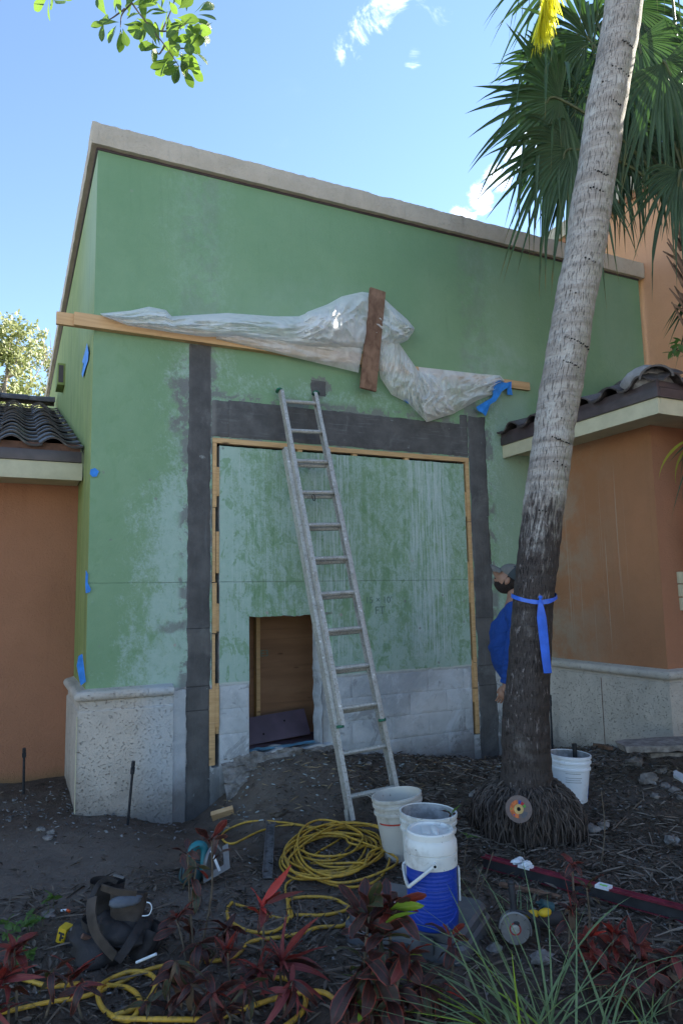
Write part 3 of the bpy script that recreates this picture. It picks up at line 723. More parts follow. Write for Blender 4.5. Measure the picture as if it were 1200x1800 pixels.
for i in range(6): inst('hip_cap', CAP, frame(Vector((EX-.02, EY_-.02, 3.255))+hd*.36*i, hd.cross((0, 0, 1)).normalized(), hd, hd.cross((0, 0, 1)).normalized().cross(hd)), RB)
b = MB().blob((EX+.16, EY_+.22, 3.30), .21, .21, .13, 20, 10, .15, 3); part('cement_hip_end', b, MATS['grey_cement'], RB, smooth=60)
# beige block sign on the near face of the wing
SG = onY(1200, 1042, WY-.02)
sg = thing('wall_plaque', 'beige moulded plaque on the orange wall at the right edge', 'sign', (SG.x+.2, WY, SG.z))
for i, (dz, h) in enumerate(((.11, .10), (.0, .105), (-.115, .11))):
    part('plaque_tile', MB().box(SG.x-.045+.004*i, SG.x+.40, WY-.035, WY-.001, SG.z+dz-h/2+.02, SG.z+dz+h/2+.02), MATS['cream_trim'], sg, bevel=.008)
part('plaque_boss', MB().box(SG.x+.03, SG.x+.34, WY-.06, WY-.0355, SG.z-.10, SG.z+.19), MATS['cream_trim'], sg, bevel=.01)
TB = thing('orange_tower', 'tall peach tower block rising behind the palm fronds', 'building', (8, 1, 0))
TX = 6.252
part('wall', MB().box(TX, 12, -9.2, .28, -.5, 6.42).box(TX+.03, 12, .281, 9, -.5, 6.42), MATS['peach_wall'], TB, smooth=0)  # out-of-view near stretch lengthened to keep the sun off the yard
part('coping', MB().box(TX-.07, 12, -9.28, 9.1, 6.45, 6.66), MATS['tan_coping'], TB, bevel=.01)
part('coping_band', MB().box(TX-.03, 12, -9.24, 9.05, 6.38, 6.449), MATS['orange_wall'], TB, bevel=.004)
# ---------------------------------------------------------------- lumber, sheet and tape on the green wall
R0 = r0.copy(); F0 = Vector((math.sin(YAW), math.cos(YAW), 0)); ZZ = Vector((0, 0, 1))
def plank(label, a, b, h, th, m, group=None, name='lumber_plank', ext=None):
    a = Vector(a); b = Vector(b); d = (b-a); L = d.length; d.normalize(); n = Vector((0, -1, 0)); u = n.cross(d)
    if u.z < 0: u = -u
    mb = MB().box(0, L, -h/2, h/2, 0, th); me = mesh(name, mb, MATS[m], bevel=.003)
    o = bpy.data.objects.new(name, me); COL.objects.link(o); o.matrix_world = frame(a, d, u, d.cross(u)); ORG[o.name] = a
    return tag(o, label, 'plank', group)
def wp(px, py, Y): return onY(px, py, Y)
a = wp(99, 559, -.03); b_ = wp(648, 652, -.03)
# the planks run level: take the height at both ends
z1 = 3.815
def lvl(px, Y, z, ext=0):                      # point at height z on the plane Y under the pixel column
    d0 = onY(px, 600, Y); 
    for _ in range(6):
        # move vertically to z, then re-solve the column
        v = Vector((d0.x, Y, z))-CAM; zc = v.dot(FW); py = 900-FPX*v.dot(UP)/zc; d0 = onY(px, py, Y)
    return Vector((d0.x, Y, z))
plank('rear lumber board of the stacked pair, sticking out past the left green corner', lvl(99, -.002, 3.80), lvl(650, -.002, 3.80), .10, .036, 'pine_lumber')
plank('front lumber board of the stacked pair, holding the plastic sheet to the green wall', lvl(130, -.040, 3.80), lvl(636, -.040, 3.80), .105, .036, 'pine_lumber')
plank('lumber board whose bare end pokes out right of the blue tape', lvl(652, -.002, 3.775), lvl(927, -.002, 3.775), .085, .036, 'pine_lumber')
a = wp(645, 686, -.125); b_ = wp(662, 511, -.125)
plank('short dark weathered board fixed upright over the plastic sheet', a, b_, .165, .03, 'weathered_board')
# plastic sheet
def m_film(N):
    n = N.noise(4, 2, .5, N.obj(), .8); n2 = N.noise(9, 2, .5, N.obj(), .6)
    return dict(c=(.84, .84, .83), r=.38, bump=n+n2*.4, bd=.02, s=.5)
m = mat('plastic_film', m_film)
def film_nodes(m):
    nt = m.node_tree; N = NT(nt); b = nt.nodes['Principled BSDF']; out = nt.nodes['Material Output']
    tr = N.new('ShaderNodeBsdfTransparent'); tl = N.new('ShaderNodeBsdfTranslucent'); tl.inputs[0].default_value = (.84, .84, .83, 1)
    m1 = N.new('ShaderNodeMixShader'); m1.inputs[0].default_value = .35; nt.links.new(b.outputs[0], m1.inputs[1]); nt.links.new(tl.outputs[0], m1.inputs[2])
    lw = N.new('ShaderNodeLayerWeight'); lw.inputs[0].default_value = .35
    f = N.sm(S(lw.outputs['Facing'], nt)*.55+N.noise(4, 4, .6, N.obj(), 1.2)*.75, .22, .78, .42, .94)
    m2 = N.new('ShaderNodeMixShader'); nt.links.new(f.k, m2.inputs[0]); nt.links.new(tr.outputs[0], m2.inputs[1]); nt.links.new(m1.outputs[0], m2.inputs[2]); nt.links.new(m2.outputs[0], out.inputs[0])
film_nodes(m)
def poly_at(P, t):
    L = [0]
    for i in range(1, len(P)): L.append(L[-1]+math.hypot(P[i][0]-P[i-1][0], P[i][1]-P[i-1][1]))
    s = t*L[-1]
    for i in range(1, len(P)):
        if s <= L[i] or i == len(P)-1:
            k = (s-L[i-1])/max(1e-6, L[i]-L[i-1]); return (P[i-1][0]+(P[i][0]-P[i-1][0])*k, P[i-1][1]+(P[i][1]-P[i-1][1])*k)
def film(mb, top, bot, depth, nu, nv, sd, fold=.02, y0=-.045, fr=(3, 9)):
    def f(u, v):
        a = poly_at(top, u); b = poly_at(bot, u); px = a[0]+(b[0]-a[0])*v; py = a[1]+(b[1]-a[1])*v
        bul = depth*math.sin(PI*min(1, max(0, v)))**.7*min(1, 6*u*(1-u)+.15)
        q = 0; A = 1.6
        for o_, (su, sv) in enumerate(((fr[0], fr[1]*.28), (fr[0]*2.1, fr[1]*.5), (fr[0]*4.3, fr[1]*.9))):
            w_ = mn.noise(Vector((u*3+sd, v*2, o_)))*1.2; q += A*fold*(1-2.2*abs(mn.noise(Vector((u*su+w_+sd*1.7, v*sv+u*2.5+w_, sd+o_*7))))); A *= .55
        e = min(1, 6*v*(1-v)*1.2+.1); kb = .45+.55*min(1, abs(px-655)/70); bul = min(bul, .10 if abs(px-655) < 30 else 9)*kb; q *= kb
        return onY(px, py, y0-bul-q*e)
    mb.grid(f, nu, nv)
mb = MB()
film(mb, [(176, 551), (230, 546), (262, 539), (292, 545), (302, 556), (400, 550), (480, 556), (525, 556), (545, 548), (580, 552), (640, 560)],
     [(182, 556), (225, 572), (300, 584), (360, 592), (420, 592), (480, 600), (540, 612), (628, 618)], .10, 190, 34, 1., .022, -.078)
film(mb, [(380, 582), (450, 585), (540, 596), (638, 606)], [(380, 596), (450, 612), (540, 634), (630, 655)], .03, 90, 16, 5., .012, -.080)
film(mb, [(520, 566), (540, 548), (575, 535), (600, 521), (636, 513), (668, 518), (692, 541), (716, 562), (728, 577)],
     [(525, 610), (560, 606), (600, 612), (640, 618), (668, 610), (688, 606), (706, 603), (716, 598), (727, 582)], .17, 110, 46, 9., .040, -.05, (5, 7))
film(mb, [(664, 585), (700, 602), (716, 625), (735, 652), (760, 655), (765, 662)], [(664, 640), (668, 664), (688, 694), (716, 708), (750, 742), (800, 726)], .09, 100, 40, 14., .034, -.05, (8, 5))
film(mb, [(735, 645), (780, 650), (840, 657), (878, 660), (886, 668)], [(748, 742), (795, 728), (840, 703), (862, 695), (884, 672)], .04, 90, 36, 21., .022, -.045, (3, 8))
solo('plastic_sheet', mb, MATS['plastic_film'], 'crumpled clear plastic sheet rolled up and bunched along the wall boards', 'plastic sheet', wp(500, 600, -.06), smooth=24)
plain('blue_tape', (.02, .20, .62), .45, var=.15, sc=20)
def tape(px_poly, Y, label, plane='Y', th=.002, loc=None):
    P = [onY(x, y, Y) if plane == 'Y' else onX(x, y, Y) for x, y in px_poly]; n = Vector((0, -1, 0)) if plane == 'Y' else Vector((-1, 0, 0))
    c = sum(P, Vector((0, 0, 0)))/len(P); mb = MB(); k = len(P)
    P = [p+n*.012*(1+mn.noise(p*41)) for p in P]
    mb.add(P+[p+n*th for p in P]+[c+n*.012, c+n*(.012+th)], [(i, (i+1) % k, 2*k) for i in range(k)]+[(k+(i+1) % k, k+i, 2*k+1) for i in range(k)]+[(i, k+i, k+(i+1) % k, (i+1) % k) for i in range(k)])
    return solo('tape_strip', mb, MATS['blue_tape'], label, 'tape', c, 'blue tape left on the walls', smooth=0)
tape([(157, 604), (159, 620), (157, 634), (152, 650), (149, 664), (147, 658), (151, 640), (147, 636), (150, 628), (154, 616)], 0, 'torn blue tape twist at the green corner just below the lumber ends', 'X')
tape([(159, 826), (167, 823), (174, 829), (170, 838), (163, 839), (158, 834)], 0, 'small square of blue tape on the green corner at the height of the left eave')
tape([(151, 1002), (155, 1010), (153, 1022), (160, 1036), (158, 1041), (151, 1043), (150, 1025)], 0, 'jagged blue tape scrap halfway down the left green corner')
tape([(138, 1153), (145, 1149), (147, 1165), (151, 1198), (142, 1205), (139, 1192), (135, 1170)], 0, 'longest blue tape strip on the green corner just above the plinth')
tape([(864, 676), (873, 668), (884, 673), (893, 674), (890, 682), (882, 686), (874, 698), (869, 706), (858, 712), (853, 720), (852, 732), (845, 726), (838, 722), (835, 716), (848, 708), (860, 704), (866, 692), (872, 684)], -.075, 'torn blue tape knot binding the sheet at the right end')
tape([(889, 673), (897, 671), (896, 684), (899, 695), (890, 694)], -.045, 'short blue tape wrap round the right lumber end')
tape([(706, 702), (714, 701), (727, 707), (716, 710)], -.055, 'blue tape sliver showing under the hanging plastic')

# ---------------------------------------------------------------- ladder
def m_alu(N):
    n = N.noise(12, 5, .65, N.obj()); n3 = N.noise(70, 4, .7, N.obj())
    c = N.mix(N.sm(n, .3, .7), (.36, .35, .32), (.48, .47, .44)); c = N.mix(N.sm(n3, .50, .66)*.6, c, (.17, .15, .11)); c = N.mix(N.sm(N.noise(30, 3, .6, N.obj()), .64, .70)*.8, c, (.75, .75, .73))
    return dict(c=c, r=N.sm(n3, .3, .7, .38, .62), m=.35, bump=n3, bd=.001, s=.5)
mat('worn_aluminium', m_alu)
plain('rubber_black', (.02, .02, .022), .7, var=.2)
plain('green_plastic', (.02, .12, .07), .5, var=.2)
LF = onZ(615, 1449, gz(1.66, -1.1)); LTp = onY(481, 693, -.03)
LTr = onY(548, 702, -.03)
ll = LTp-LF; LL = ll.length; el = ll.normalized(); ex = Vector((1, 0, 0)); ex = (ex-el*ex.dot(el)).normalized(); en = ex.cross(el)
if en.y > 0: en = -en
LAD = thing('extension_ladder', 'old aluminium extension ladder leaning on the green wall panel', 'ladder', LF)
W0 = (LTr-LTp).length
def LP(a, s, d): return LF+ex*a+el*s+en*d
def rail(a, s0, s1, d, side, nm, ww=.075, th=.030):
    mb = MB()
    # channel: web facing outward plus two flanges
    mb.M = frame(LP(a, s0, d), ex, el, en)
    L = s1-s0
    mb.box(-.0025, .0025, 0, L, -ww/2, ww/2)
    x0, x1 = (.0026, th) if side > 0 else (-th, -.0026)
    mb.box(x0, x1, 0, L, -ww/2, -ww/2+.004).box(x0, x1, 0, L, ww/2-.004, ww/2)
    o = part(nm, mb, MATS['worn_aluminium'], LAD, smooth=0)
    return o
sB = (LL-.55)
rail(0, .02, sB, 0, 1, 'base_rail'); rail(W0+.055, .02, sB, 0, -1, 'base_rail')
rail(.035, .66, LL, .055, 1, 'fly_rail', .062); rail(W0+.02, .66, LL, .055, -1, 'fly_rail', .062)
sp = (LL-.115-.175)/11
for i in range(12):
    s = .175+sp*i; fly = s > .66
    if s < sB-.03:
        mb = MB().tube([LP(.003, s, 0), LP(W0+.052, s, 0)], .0185, 8); part('rung', mb, MATS['worn_aluminium'], LAD, smooth=30)
    if fly:
        mb = MB().tube([LP(.038, s+.012, .055), LP(W0+.017, s+.012, .055)], .0185, 8); part('rung', mb, MATS['worn_aluminium'], LAD, smooth=30)
for a in (.035, W0+.02):
    part('rail_cap', MB().tube([LP(a, LL-.002, .055), LP(a, LL+.02, .055)], [.036, .028], 10), MATS['green_plastic'], LAD)
    part('rail_end', MB().box(-1, 1, -1, 1, -1, 1) if False else MB().tube([LP(a, .645, .055), LP(a, .665, .055)], .03, 8), MATS['green_plastic'], LAD)
for a in (0, W0+.055):
    mb = MB(); mb.beam(LP(a-.014, .10, 0), LP(a-.020, -.01, 0), .004, .05, en); mb.beam(LP(a+.014, .10, 0), LP(a+.020, -.01, 0), .004, .05, en)
    q = LP(a, -.015, 0); mb.M = Matrix.Translation(q); mb.box(-.035, .035, -.055, .055, -.012, .004); part('ladder_foot', mb, MATS['worn_aluminium'], LAD, smooth=0)
    part('foot_pad', MB().add(*(lambda m_: (m_.v, m_.f))(MB().box(q.x-.036, q.x+.036, q.y-.056, q.y+.056, q.z-.022, q.z-.0125))), MATS['rubber_black'], LAD, smooth=0)
s = .175+sp*5.0
for a in (.045, W0+.0):
    part('rung_lock', MB().beam(LP(a, s-.03, .03), LP(a, s+.16, .09), .012, .03, en).beam(LP(a+.01, s-.14, .07), LP(a, s+.0, .08), .014, .02, en), MATS['worn_aluminium'], LAD, smooth=0)
s = .175+sp*8
mb = MB().tube([LP(.16+.012*math.cos(t), s-.045+.028*math.sin(t), .075) for t in np.linspace(0, 2*PI, 13)[:-1]], .004, 6, closed=True); part('pulley_hook', mb, MATS['rubber_black'], LAD)

# ---------------------------------------------------------------- slender palm
def m_bark(N):
    x, y, z = N.sep(N.pos()); n2 = N.noise(6, 5, .65); n3 = N.noise(30, 5, .7)
    a = S(N.new('ShaderNodeTexCoord').outputs['UV'], N.nt); u, v, _ = N.sep(a)
    rg = N.noise(1., 4, .6, N.comb(u*.8, v*34, 0.), .5); fib = N.noise(1., 4, .7, N.comb(u*120, v*24, 0.), .3); crk = N.noise(1., 4, .7, N.comb(u*105, v*34, 0.), .35)
    c = N.mix(N.sm(rg, .3, .7), (.25, .22, .20), (.40, .37, .345)); c = N.mix(N.sm(crk, .55, .66)*.5, c, (.10, .08, .07))
    c = N.mix(N.sm(n2, .54, .64)*.55, c, (.50, .49, .47)); c = N.mix(N.sm(N.noise(1., 4, .6, N.comb(u*3, v*60, 2.), .8), .6, .7)*.4, c, (.13, .105, .10))
    lich = N.sm(u, .30, .12)*N.sm(n3, .3, .6)*.5; c = N.mix(lich, c, (.20, .21, .12))
    # wet dark foot of the trunk with pale flakes
    dk = 1-N.sm(z+(N.noise(1., 5, .7, N.comb(u*30, v*11, 0.), .4)-.5)*1.7+(n2-.5)*.9, 1.85, 2.35)
    c = N.mix(dk*.93, c, N.mix(n3, (.022, .017, .016), (.052, .039, .037)))
    c = N.mix(dk*N.sm(N.noise(1., 5, .7, N.comb(u*26, v*20, 1.), .5), .57, .66)*.6, c, (.32, .28, .27))
    c = N.mix(dk*N.sm(n2, .56, .7)*.25, c, (.25, .23, .22))
    h = fib*.6+rg*1.2-N.sm(crk, .55, .66)*.8
    return dict(c=c, r=.85, bump=h, bd=.010, s=.25)
mat('palm_bark', m_bark)
def uv_set(me, uvs):
    l = me.uv_layers.new(name='UVMap')
    for lp in me.loops: l.data[lp.index].uv = uvs[lp.vertex_index]
PT = [(1094, -120, 62), (1096, 0, 65), (1064, 200, 68), (1032, 400, 70), (999, 600, 72), (981, 700, 73), (968, 800, 71), (953, 900, 73), (943, 1000, 72), (933, 1100, 71), (926, 1200, 76), (924, 1290, 82), (925, 1360, 88), (926, 1420, 104), (927, 1475, 150)]
PT[0] = (1112, -120, 62)
TD = 4.6
def trunk():
    n = 44; m_ = 330; pc = catmull([(p[0], p[1], p[2]) for p in PT], 24); L = len(pc); mb = MB(); uv = []
    for j in range(m_):
        q = pc[min(L-1, int(j*(L-1)/(m_-1)))]; k = j*(L-1)/(m_-1); i0 = int(k); i1 = min(L-1, i0+1); q = pc[i0].lerp(pc[i1], k-i0)
        c = dep(q.x, q.y, TD); rad = q.z/2/FPX*TD; s_ = c.z
        rg = .010*math.sin(s_*2*PI/.105+3*math.sin(s_*3))+.045*mn.noise(Vector((0, 0, s_*7)))+.02*mn.noise(Vector((0, 3, s_*19)))
        c = c+R0*.012*mn.noise(Vector((5, 0, s_*2.2)))
        for i in range(n+1):
            a = 2*PI*i/n; d = R0*math.cos(a)-F0*math.sin(a)
            w = 1+rg+.05*mn.noise(Vector((math.cos(a)*1.5, math.sin(a)*1.5, s_*3)))+.018*mn.noise(Vector((math.cos(a)*7, math.sin(a)*7, s_*12)))
            mb.v.append(c+d*rad*w); uv.append(((i/n+.0) % 1.0001, s_/2))
    K = n+1; mb.f = [(j*K+i, (j+1)*K+i, (j+1)*K+i+1, j*K+i+1) for j in range(m_-1) for i in range(n)]
    return mb, uv
TB_ = dep(927, 1475, TD); TB_.z = gz(TB_.x, TB_.y)
PALM = thing('palm_tree', 'leaning grey-ringed palm tree with a dark foot wrapped by blue ribbon', 'palm tree', TB_)
tm, uv = trunk()
PTR = part('trunk', tm, MATS['palm_bark'], PALM, smooth=180); uv_set(PTR.data, uv)
# woodpecker holes in short rows
def trunk_at(py): 
    for i in range(len(PT)-1):
        if PT[i][1] <= py <= PT[i+1][1]:
            k = (py-PT[i][1])/(PT[i+1][1]-PT[i][1]); return PT[i][0]+(PT[i+1][0]-PT[i][0])*k, PT[i][2]+(PT[i+1][2]-PT[i][2])*k
mb = MB()
for py, a, b_, n in ((10, .1, .5, 5), (97, .0, .6, 8), (145, -.3, .6, 7), (172, -.6, -.2, 4), (201, .0, .4, 4), (256, 0, .1, 1), (324, -.3, .3, 7), (353, -.4, .2, 5), (423, .1, .2, 1), (472, -.1, .4, 4), (532, -.5, -.3, 2), (610, -.4, .8, 16), (650, -.3, .4, 8), (744, 0, .1, 1), (780, -.3, .5, 10), (818, -.1, .5, 4), (905, -.4, -.1, 3)):
    cx, w = trunk_at(py)
    for i in range(n):
        f = a+(b_-a)*i/max(1, n-1)+random.uniform(-.02, .02); yy = py+f*14+random.uniform(-1.5, 1.5); c = dep(cx, yy, TD); rad = w/2/FPX*TD
        d = (R0*f-F0*math.sqrt(1-f*f)); p = c+d*rad*1.004; s_ = random.uniform(.004, .0065)
        mb.blob(p, s_, s_, s_, 6, 4)
part('woodpecker_hole', mb, MATS['dark_void'], PTR, kind='stuff')
def m_root(N):
    n = N.noise(14, 4, .6); c = N.mix(N.island(), (.018, .013, .011), (.125, .098, .082)); return dict(c=N.mix(N.sm(n, .55, .7)*.5, c, (.02, .016, .012)), r=.9, bump=n, bd=.004)
mat('palm_root', m_root)
mb = MB()
def dome(ph, a, lift=0.):
    rr = (.325+.07*mn.noise(Vector((math.cos(a)*1.5, math.sin(a)*1.5, 3)))+lift)*math.sin(ph)**.8; return TB_+Vector((math.cos(a)*rr, math.sin(a)*rr, (.33+lift)*math.cos(ph)**.75*(1+.1*mn.noise(Vector((math.cos(a)*2, math.sin(a)*2, 8))))-.01))
for i in range(2300):
    a = random.uniform(0, 2*PI); p0 = random.uniform(.36, 1.25); L_ = random.uniform(.18, .5); j = random.gauss(0, .10); l0 = random.uniform(0, .035); P = []
    for k in range(5):
        t = k/4; P.append(dome(min(1.565, p0+L_*t), a+j*t*L_*2+.02*math.sin(t*6+i), l0+.02*math.sin(PI*t)*random.random()))
    w = random.uniform(.0028, .0072); mb.tube(P, [w*.7, w, w, w*.9, w*.5], 5, cap=False)
part('root', mb, MATS['palm_root'], PALM, kind='stuff')
mb = MB().lathe([(.13, .40), (.17, .32), (.22, .27), (.27, .19), (.30, .08), (.31, -.06)], 30, TB_)
for v in mb.v: v += (v-TB_).normalized()*.03*mn.noise(v*9)
part('root_collar', mb, MATS['palm_root'], PALM, smooth=80)
# blue ribbon tied round the trunk (its own thing)
cx, w = trunk_at(1050); rc = w/2/FPX*TD*1.035
RBN = thing('ribbon', 'blue plastic ribbon knotted round the palm with a long hanging tail', 'ribbon', dep(cx, 1050, TD))
plain('ribbon_blue', (.025, .12, .60), .35, var=.15, s=.5)
c0 = dep(cx, 1050, TD); mb = MB(); n = 50
for i in range(n):
    a = 2*PI*i/n; d = R0*math.cos(a)-F0*math.sin(a); sag = -.018*math.sin(a)+(.012*math.cos(a*2)) ; w_ = .013+.006*mn.noise(Vector((a*2, 1, 0)))
    mb.v += [c0+d*(rc+.006)+ZZ*(sag+w_), c0+d*(rc+.009)+ZZ*(sag-w_)]
mb.f = [(2*i, 2*((i+1) % n), 2*((i+1) % n)+1, 2*i+1) for i in range(n)]
part('loop', mb, MATS['ribbon_blue'], RBN, smooth=80)
P = catmull([dep(x, y, TD-.175) for x, y in ((949, 1052), (951, 1080), (955, 1120), (959, 1160), (962, 1183))], 6); mb = MB()
for i, p in enumerate(P):
    t = i/(len(P)-1); ww = .006+.022*min(1, t*3.5); tw = math.sin(t*5)*.5
    mb.v += [p-R0*ww+F0*.02*tw, p+F0*(-.012), p+R0*ww-F0*.01*tw]
mb.f = [(3*i+k, 3*i+k+1, 3*i+k+4, 3*i+k+3) for i in range(len(P)-1) for k in range(2)]
part('tail', mb, MATS['ribbon_blue'], RBN, smooth=80)
part('knot', MB().blob(dep(949, 1050, TD-.165), .014, .010, .014, 10, 6, .3, 4), MATS['ribbon_blue'], RBN)

# ---------------------------------------------------------------- leaves
def m_leaf(a, b, trans, tc, r=.45, s=.4, rib=None, margin=None, tip=None):
    def f(N):
        u, v, _ = N.sep(N.uv()); n = N.noise(7, 4, .6, N.obj()); n2 = N.noise(1., 3, .6, N.comb(u*40, v*3, 0.))
        rr = N.rnd(); c = N.mix((N.sm(n, .3, .7)*.7+rr*.5).sat(), a, b)
        if tip: c = N.mix(N.sm(v+(n-.5)*.3, .86, .98)*.8, c, (.20, .16, .05))
        if rib: c = N.mix(N.band(u, .46, .54, .02)*.8, c, rib)
        if margin: c = N.mix((N.sm(u, .90, .97)+N.sm(u, .10, .03))*N.sm(n, .35, .5)*.9, c, margin)
        return dict(c=c, r=r, s=s, trans=trans, tc=N.mix(rr, tc, tuple(min(1, q*1.4) for q in tc)), bump=n2, bd=.002)
    return f
mat('fan_leaf', m_leaf((.024, .054, .024), (.048, .092, .038), .18, (.06, .14, .03), .42, .5, tip=1))
mat('fan_leaf_yellow', m_leaf((.16, .16, .03), (.28, .25, .05), .5, (.5, .5, .05), .5))
mat('sunlit_frond', m_leaf((.45, .45, .04), (.62, .55, .05), .6, (.85, .80, .06), .5))
mat('branch_leaf', m_leaf((.045, .095, .020), (.08, .14, .030), .38, (.20, .34, .04), .35, .5, (.2, .28, .08)))
mat('croton_dark', m_leaf((.020, .010, .010), (.046, .020, .015), .10, (.16, .03, .02), .32, .45, (.13, .025, .025), (.30, .05, .03)))
mat('croton_red', m_leaf((.08, .012, .012), (.17, .028, .022), .25, (.5, .05, .03), .35, .5, (.30, .05, .04), (.26, .09, .05)))
mat('croton_bright', m_leaf((.42, .03, .025), (.52, .06, .05), .3, (.7, .06, .04), .38, .5))
mat('ti_pink', m_leaf((.15, .026, .030), (.27, .050, .052), .25, (.6, .1, .08), .42, .45, (.36, .10, .07), (.10, .05, .03)))
mat('leaf_lime', m_leaf((.22, .34, .03), (.30, .44, .05), .35, (.4, .6, .05), .4, .4, (.36, .44, .10)))
mat('leaf_green', m_leaf((.055, .11, .03), (.09, .16, .045), .3, (.15, .3, .04), .5, .35, (.12, .2, .07)))
mat('leaf_olive', m_leaf((.030, .045, .020), (.055, .06, .028), .2, (.10, .12, .03), .3, .55, (.16, .05, .03), (.24, .06, .03)))
mat('grass_blade', m_leaf((.13, .21, .10), (.24, .32, .16), .25, (.2, .3, .08), .5, .3, (.22, .28, .15)))
mat('dead_leaf', m_leaf((.10, .065, .04), (.17, .11, .07), .1, (.2, .1, .05), .7, .2))
plain('woody_stem', (.12, .095, .07), .85, var=.35, sc=30, bump=.002)
plain('green_stem', (.09, .11, .05), .7, var=.3, sc=30)
def leaf_mesh(name, L, W, bend, m, shape='oval', fold=.25, twist=.0, wav=.0, n=7, sd=0):
    mb = MB(); uv = []
    for i in range(n+1):
        t = i/n
        if shape == 'oval': w = math.sin(PI*min(1, t*.98+.02)**.85)**.75
        elif shape == 'obov': w = math.sin(PI*min(1, t*.97+.01)**1.7)**.8
        elif shape == 'lance': w = (math.sin(PI*min(1, .06+t*.94)**.7))**.9
        else: w = (1-t)**.6*min(1, .6+t*3)
        w = max(w, .03)*W/2; th = bend*t; 
        # arc in the x-z plane
        x = L*(math.sin(th)/bend if abs(bend) > 1e-3 else t); z = -L*((1-math.cos(th))/bend if abs(bend) > 1e-3 else 0)
        tw = twist*t; wz = wav*W*math.sin(t*11+sd)
        for sgn in (-1, 0, 1):
            yy = sgn*w; zz = abs(sgn)*w*fold+sgn*wz*.4
            mb.v.append(Vector((x, yy*math.cos(tw)-zz*math.sin(tw), z+yy*math.sin(tw)+zz*math.cos(tw)))); uv.append(((sgn+1)/2, t))
    for i in range(n):
        for k in range(2): mb.f.append((3*i+k, 3*i+k+3, 3*i+k+4, 3*i+k+1))
    me = mesh(name, mb, m, smooth=180); uv_set(me, uv); return me
def orient(p, d, roll=0., up=ZZ):
    d = Vector(d).normalized(); y = Vector(up).cross(d)
    if y.length < .05: y = Vector((1, 0, 0)).cross(d)
    y.normalize(); z = d.cross(y); return frame(p, d, y, z) @ Matrix.Rotation(roll, 4, 'X')

# ---------------------------------------------------------------- fan palm
def fan_leaf(hub, d, y, nrm, Rd, nseg, spread, droop, sd, split=.50):
    mb = MB(); uv = []; rnd = random.Random(sd)
    for k in range(nseg):
        a = -spread+2*spread*k/(nseg-1)+rnd.uniform(-.03, .03); L = Rd*(1-.25*(abs(a)/spread)**2)*rnd.uniform(.80, 1.08); da = 2*spread/(nseg-1); dr = droop*rnd.uniform(.3, 1.7); N_ = 9; o = len(mb.v)
        kk = rnd.uniform(.45, .8) if rnd.random() < .38 else 9; sw = rnd.uniform(-.12, .12); p = None; dirv = d*math.cos(a)+y*math.sin(a)
        for i in range(N_+1):
            t = i/N_; rr = L*t
            w = rr*math.tan(da/2)*1.25 if t < split else L*split*math.tan(da/2)*1.25*max(0, 1-((t-split)/(1-split))**1.2)
            g = dr*L*max(0, t-.25)**2*1.3; rr2 = rr
            if t > kk: g += (t-kk)*L*.85; rr2 = L*kk+(rr-L*kk)*.35
            c = hub+dirv*rr2+(y*math.cos(a)-d*math.sin(a))*sw*L*max(0, t-split)**1.5-nrm*(.08*L*(abs(a)/spread)**2*t)-ZZ*g
            s_ = (y*math.cos(a)-d*math.sin(a)); pl = .35*w
            mb.v += [c-s_*w-nrm*pl, c+nrm*pl, c+s_*w-nrm*pl]; uv += [(0, t), (.5, t), (1, t)]
        mb.f += [(o+3*i+q, o+3*i+q+3, o+3*i+q+4, o+3*i+q+1) for i in range(N_) for q in range(2)]
    me = mesh('fan_leaf', mb, MATS['fan_leaf'], org(FP), smooth=60); uv_set(me, uv)
    o = bpy.data.objects.new('leaf', me); COL.objects.link(o); o.parent = FP; ORG[o.name] = org(FP); return o
FD = 6.0
CR = dep(1220, 400, FD)
FP = thing('fan_palm', 'fan palm with broad dark drooping leaves at the right edge', 'palm tree', (CR.x+.25, CR.y, gz(CR.x+.25, CR.y)))
mb = MB(); base = Vector((CR.x+.25, CR.y, gz(CR.x+.25, CR.y)-.05)); P = [base.lerp(CR, t)+Vector((.05*math.sin(t*3), 0, 0)) for t in np.linspace(0, 1, 24)]
mb.tube(P, [.13+.02*mn.noise(Vector((0, 0, i*.9))) for i in range(24)], 16); FT = part('trunk', mb, MATS['palm_root'], FP, smooth=80)
mb = MB()
for i in range(90):
    t = random.uniform(.3, 1.); a = random.uniform(0, 2*PI); p = base.lerp(CR, t); d = Vector((math.cos(a), math.sin(a), 0)); q = p+d*.12
    mb.tube([q, q+d*.05+ZZ*.14, q+d*random.uniform(.06, .16)+ZZ*random.uniform(.22, .4)], [.022, .016, .004], 5)
part('old_leaf_base', mb, MATS['weathered_board'], FP, kind='stuff')
PET = plain('petiole', (.07, .085, .035), .5, var=.3)
FANP = [(.86, 38, R(104), .55), (.80, 34, R(95), .85), (.92, 40, R(108), .70)]
